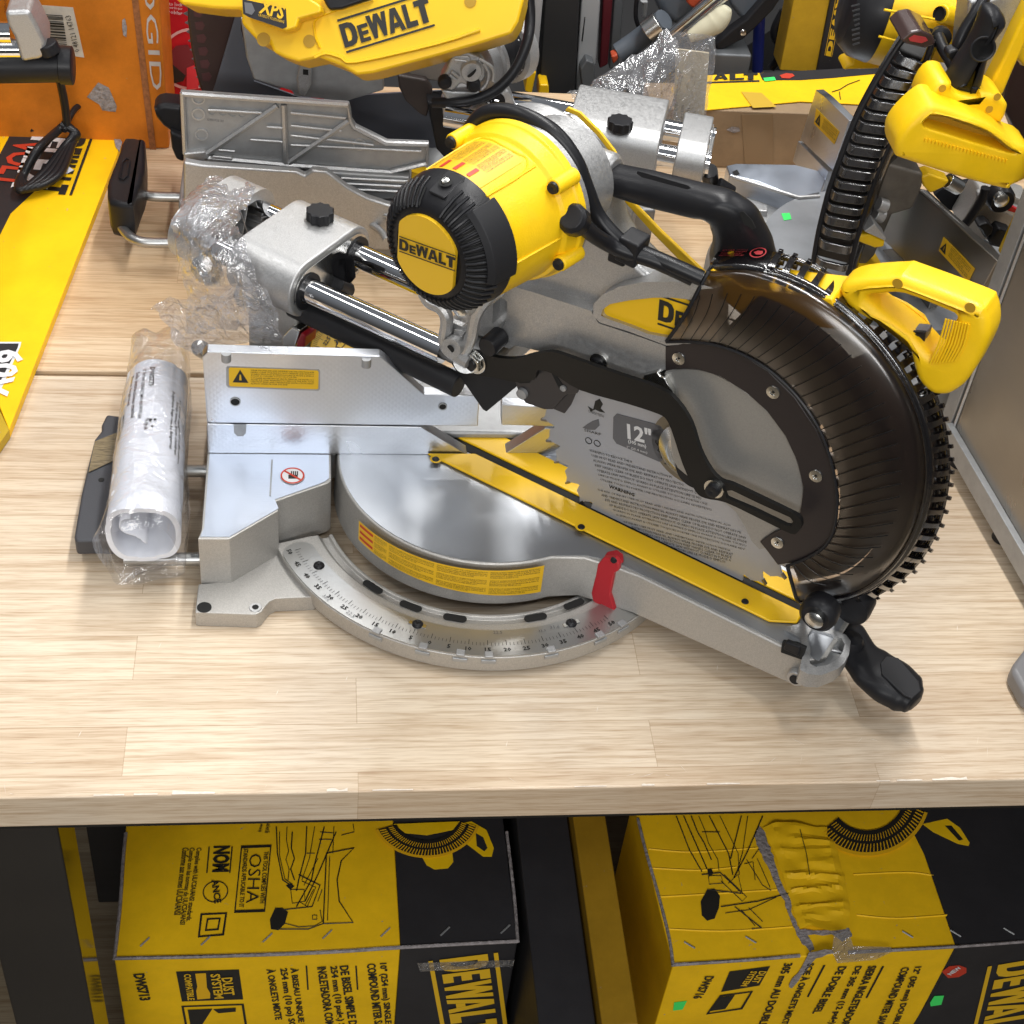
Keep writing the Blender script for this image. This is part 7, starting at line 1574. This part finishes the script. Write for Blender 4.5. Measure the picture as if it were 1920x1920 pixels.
slab('clear_tape', [(782, 1806), (965, 1800), (962, 1812), (788, 1822)], (A1 - ey * .0022, -ey), .0003, BAG, C1)
# two boxes added to fill the dark gap between them
t = thing('dark_gap_filler', 'added black box that darkens the gap between the two saw cartons under the table', 'carton', (.15, .1, -.9))
g = G(); g.box((.121, .06, -.715), X * .033, Y * .36, Z * .185); g.make('carton_box', CBLK, t, .002)  # black box added only to keep this gap dark
t = thing('shade_amber_box', 'added box with shade in its amber colour, under the table left of the torn carton', 'carton', (.2, .1, -.9))
g = G(); g.box((.178, .05, -.705), X * .021, Y * .35, Z * .195); g.make('carton_box', carton('shade_amber_box', (.34, .19, .012)), t, .002)  # added box; the shade on a yellow carton side is put into its colour
# right carton
C2 = thing('saw_carton', 'torn yellow and black 12 inch miter saw carton under the table, right of the two', 'carton', (.48, -.05, -.9), 'saw cartons under the table')
A2, B2_ = UZ(1262, 1810, zt1), UZ(1920, 1766, zt1); ex2 = (B2_ - A2).normalized(); ey2 = V((-ex2.y, ex2.x, 0)); f2 = (A2 - ey2 * .0008, -ey2)
s1_ = (UZ(1793, 1775, zt1) - A2).dot(ex2)
g = G(); q_ = [A2, A2 + ex2 * s1_, UZ(1700, 1500, zt1), UZ(1186, 1500, zt1)]; g.prism(q_, -Z * .349)
me2 = g.make('carton_yellow_side', CYEL, C2, .002)
g = G(); g.prism([A2 + ex2 * s1_, A2 + ex2 * (s1_ + .16), UZ(1700, 1500, zt1) + ex2 * .3, UZ(1700, 1500, zt1)], -Z * .349); g.make('carton_black_end', CBLK, C2, .002)
# the front turns black along a slanted line
slab('carton_black_print', [(1796, 1776), (1930, 1767), (1990, 1940), (1700, 1940), (1760, 1846)], (A2 - ey2 * .0004, -ey2), .0003, CBLK, C2)
f3 = (A2 - ey2 * .0012, -ey2)
tp2 = PZ(zt1 + .0010)
a_ = upl((1852, 1812), f3); d = (upl((1826, 1920), f3) - a_).normalized() * .21; put('word_mark', logo(False), a_ + ex2 * .0, d, (-ey2).cross(d).normalized() * .085, YLAB, C2, .0004)
slab('round_badge', [(1766, 1822), (1780, 1812), (1798, 1810), (1812, 1815), (1812, 1824), (1798, 1832), (1778, 1834)], f3, .0002, REDI, C2); tx('NEW', (1783, 1828), (1804, 1814), .008, (A2 - ey2 * .0018, -ey2), C2, WHITEI, .03)
slab('price_sticker', [(1744, 1880), (1752, 1868), (1770, 1867), (1765, 1884), (1745, 1887)], (A2 - ey2 * .0018, -ey2), .0002, GREEN, C2)
slab('price_sticker', [(1264, 1880), (1288, 1877), (1280, 1893), (1262, 1895)], f3, .0002, GREEN, C2)
for s_, x0, y0, x1, y1, b_ in (('12" (305 mm) DOUBLE', 1712, 1813, 1668, 1925, .03), ('COMPOUND MITER SAW', 1690, 1814, 1640, 1925, .03), ('SIERRA INGLETEADORA', 1628, 1811, 1572, 1930, .03), ('DE 305 mm (12 pulg)', 1600, 1812, 1550, 1920, .03), ('DE DOBLE BISEL', 1572, 1812, 1522, 1900, .03), ('SCIE À ONGLETS MIXTE', 1514, 1806, 1462, 1925, .03), ('305 mm AU DOUBLE', 1470, 1806, 1420, 1925, .03)):
    tx(s_, (x0, y0), (x1, y1), .0115, f3, C2, b=b_)
tx('DWS716', (1322, 1830), (1298, 1872), .0125, f3, C2, b=.03)
for x, y in ((1656, 1812), (1546, 1810)): slab('printed_bar', [(x - 2, y), (x + 2, y), (x - 30, y + 60), (x - 33, y + 59)], f3, .0002, INK, C2)
slab('printed_panel', [(1368, 1822), (1444, 1812), (1424, 1848), (1352, 1860)], f3, .0002, INK, C2); f4 = (A2 - ey2 * .0018, -ey2)
tx('DUST', (1424, 1820), (1408, 1842), .010, f4, C2, YLAB, .03); tx('SYSTEM', (1408, 1820), (1388, 1848), .009, f4, C2, YLAB, .03)
frame([(1350, 1866), (1412, 1858), (1392, 1892), (1324, 1902)], .004, C2, f3); slab('printed_panel', [(1352, 1870), (1378, 1866), (1360, 1892), (1332, 1896)], f4, .0002, INK, C2)
for q in ([(1262, 1811), (1255, 1760), (1235, 1680), (1212, 1600), (1196, 1535)], [(1262, 1809), (1400, 1800), (1500, 1792)], [(1590, 1786), (1790, 1775), (1925, 1765)]):
    g = G(); g.tube([UZ(x, y, zt1 + .0006) for x, y in q], .0022, 6, smooth=3); g.make('worn_edge', CGRY, C2, smooth=60)
slab('carton_black_print', [(1694, 1500), (2010, 1500), (1990, 1762), (1800, 1772), (1760, 1680), (1734, 1604), (1712, 1560)], PZ(zt1 + .0008), .0004, CBLK, C2)
def ragged(q, amp, n_=5, seed=1):
    rnd = random.Random(seed); out = []
    for i in range(len(q)):
        a, c = q[i], q[(i + 1) % len(q)]
        for k in range(n_): t = k / n_; out.append((a[0] + (c[0] - a[0]) * t + rnd.uniform(-amp, amp), a[1] + (c[1] - a[1]) * t + rnd.uniform(-amp, amp)))
    return out
rip = [(1420, 1556), (1424, 1548), (1434, 1562), (1444, 1590), (1452, 1612), (1460, 1640), (1470, 1668), (1484, 1690), (1482, 1708), (1494, 1730), (1500, 1746), (1514, 1752), (1528, 1778), (1520, 1784), (1504, 1768), (1490, 1744), (1478, 1714), (1472, 1690), (1458, 1668), (1448, 1640), (1432, 1610), (1422, 1590), (1416, 1568)]
slab('torn_strip', ragged(rip, 1.6, 3), PZ(zt1 + .0016), .0010, CGRY, C2)
rows_ = []
for (yy, xa, xb, base) in ((1548, 1430, 1556, .004), (1572, 1440, 1566, .003), (1584, 1446, 1570, .009), (1606, 1454, 1572, .002), (1628, 1462, 1578, .003), (1640, 1468, 1584, .008), (1660, 1474, 1586, .002), (1680, 1480, 1590, .003), (1692, 1484, 1593, .010), (1704, 1488, 1594, .002), (1726, 1492, 1592, .003), (1744, 1500, 1590, .001)):
    rows_.append([UZ(xa + (xb - xa) * k / 5, yy + 5 * math.sin(k * 1.3 + yy), zt1 + .0012 + .4 * (base if 0 < k < 5 else .0002) * (.6 + .5 * math.sin(k * 2.2 + yy * .7))) for k in range(6)])
vs = []; W_ = 17; HR = 40
for a in range(HR + 1):
    ya = a / HR * (len(rows_) - 1); i1 = min(len(rows_) - 2, int(ya)); f_ = ya - i1
    for k in range(W_):
        t_ = k / (W_ - 1) * 5; i0 = min(4, int(t_)); p = rows_[i1][i0].lerp(rows_[i1][i0 + 1], t_ - i0).lerp(rows_[i1 + 1][i0].lerp(rows_[i1 + 1][i0 + 1], t_ - i0), f_)
        sd_ = min(1, min(k, W_ - 1 - k) / 2)
        cr = 1 - min(1, 3.2 * abs(noise.noise(V((p.x * 9, p.y * 46, .3)))))
        p = V((p.x, p.y, zt1 + .0014 + sd_ * (.0042 * cr + .0012 * (1 + noise.noise(p * 60))))); vs.append(p)
mk('raised_flap', vs, [(a * W_ + k, a * W_ + k + 1, (a + 1) * W_ + k + 1, (a + 1) * W_ + k) for a in range(HR) for k in range(W_ - 1)], CYEL, C2, smooth=14)
ink_line(C2, PZ(zt1 + .0070), [(1500, 1555), (1512, 1600), (1518, 1640)], r=.0005)
slab('torn_strip', ragged([(1496, 1742), (1540, 1745), (1592, 1740), (1598, 1756), (1580, 1764), (1560, 1752), (1510, 1752)], 1.6, 3, 2), PZ(zt1 + .0018), .0010, CGRY, C2)
slab('torn_strip', ragged([(1518, 1786), (1560, 1780), (1562, 1788), (1530, 1796), (1504, 1830), (1484, 1852), (1478, 1848), (1504, 1812)], 1.8, 3, 3), f4, .0003, CGRY, C2)
slab('clear_tape', [(1560, 1784), (1564, 1752), (1590, 1744), (1600, 1774), (1670, 1776), (1674, 1784), (1640, 1800), (1570, 1806)], (A2 - ey2 * .0022 + Z * .002, (-ey2 + Z * .3).normalized()), .0003, BAG, C2)
ink_line(C2, tp2, [(1268, 1530), (1292, 1592), (1316, 1634)], [(1282, 1530), (1304, 1580), (1326, 1630)], [(1296, 1530), (1308, 1560), (1320, 1580), (1334, 1612)], [(1330, 1530), (1366, 1600), (1374, 1640)], [(1390, 1530), (1370, 1610)], [(1430, 1530), (1400, 1600), (1376, 1646)], [(1316, 1640), (1350, 1636), (1376, 1660), (1390, 1675), (1326, 1668)], [(1352, 1700), (1420, 1690), (1490, 1672)], [(1378, 1700), (1428, 1740), (1410, 1742)], [(1500, 1560), (1510, 1600), (1516, 1664), (1480, 1660)])
ink_line(C2, tp2, [(1310, 1530), (1322, 1558), (1328, 1580), (1346, 1612), (1348, 1632)], [(1316, 1560), (1350, 1560)], [(1350, 1530), (1384, 1600), (1386, 1640)], [(1402, 1530), (1392, 1600), (1380, 1640)], [(1446, 1560), (1410, 1610)], [(1328, 1642), (1352, 1642), (1356, 1656), (1330, 1658), (1328, 1642)], [(1358, 1640), (1400, 1682), (1392, 1690), (1352, 1652)], [(1366, 1656), (1384, 1640), (1392, 1676)], [(1396, 1620), (1412, 1616), (1416, 1650)], [(1400, 1612), (1430, 1660), (1446, 1670)], [(1420, 1610), (1444, 1664)], [(1360, 1712), (1404, 1706), (1456, 1682)], [(1390, 1706), (1416, 1736)], [(1404, 1702), (1430, 1728)], r=.0005)
for q in ([(1216, 1592), (1300, 1598), (1420, 1590)], [(1236, 1682), (1340, 1676), (1462, 1668)], [(1250, 1742), (1360, 1746), (1486, 1738)], [(1224, 1628), (1310, 1632), (1380, 1626)], [(1600, 1640), (1700, 1636), (1750, 1642)], [(1606, 1716), (1680, 1722), (1776, 1716)]):
    g = G(); g.tube([UZ(x, y, zt1 - .0006) for x, y in q], .0016, 6, smooth=5, flat=(0, 0, 1)); g.make('board_crease', CYEL, C2, smooth=60)
slab('printed_grip', [(1326, 1668), (1340, 1666), (1350, 1680), (1348, 1702), (1340, 1722), (1326, 1726), (1316, 1716), (1314, 1690)], PZ(zt1 + .0014), .0004, INK, C2); slab('printed_grip', [(1326, 1630), (1334, 1628), (1338, 1638), (1330, 1644)], PZ(zt1 + .0014), .0004, INK, C2)
slab('printed_handle', [(1730, 1545), (1776, 1535), (1800, 1552), (1818, 1580), (1816, 1586), (1796, 1582), (1750, 1560)], PZ(zt1 + .0014), .0004, YEL, C2); slab('printed_handle_gap', [(1772, 1548), (1784, 1548), (1806, 1574), (1798, 1576)], PZ(zt1 + .0018), .0003, INK, C2)
guard_art(C2, 1626, 1490, 112, 108, tp2, .30, 2.45, 34, .0014)
for x, y in ((1293, 1772), (1408, 1762), (1702, 1752), (1792, 1750), (1892, 1746)):
    g = G(); g.tube([UZ(x - 10, y - 6, zt1 + .001), UZ(x + 10, y + 6, zt1 + .001)], .0011, 5); g.make('staple', CASTD, C2)
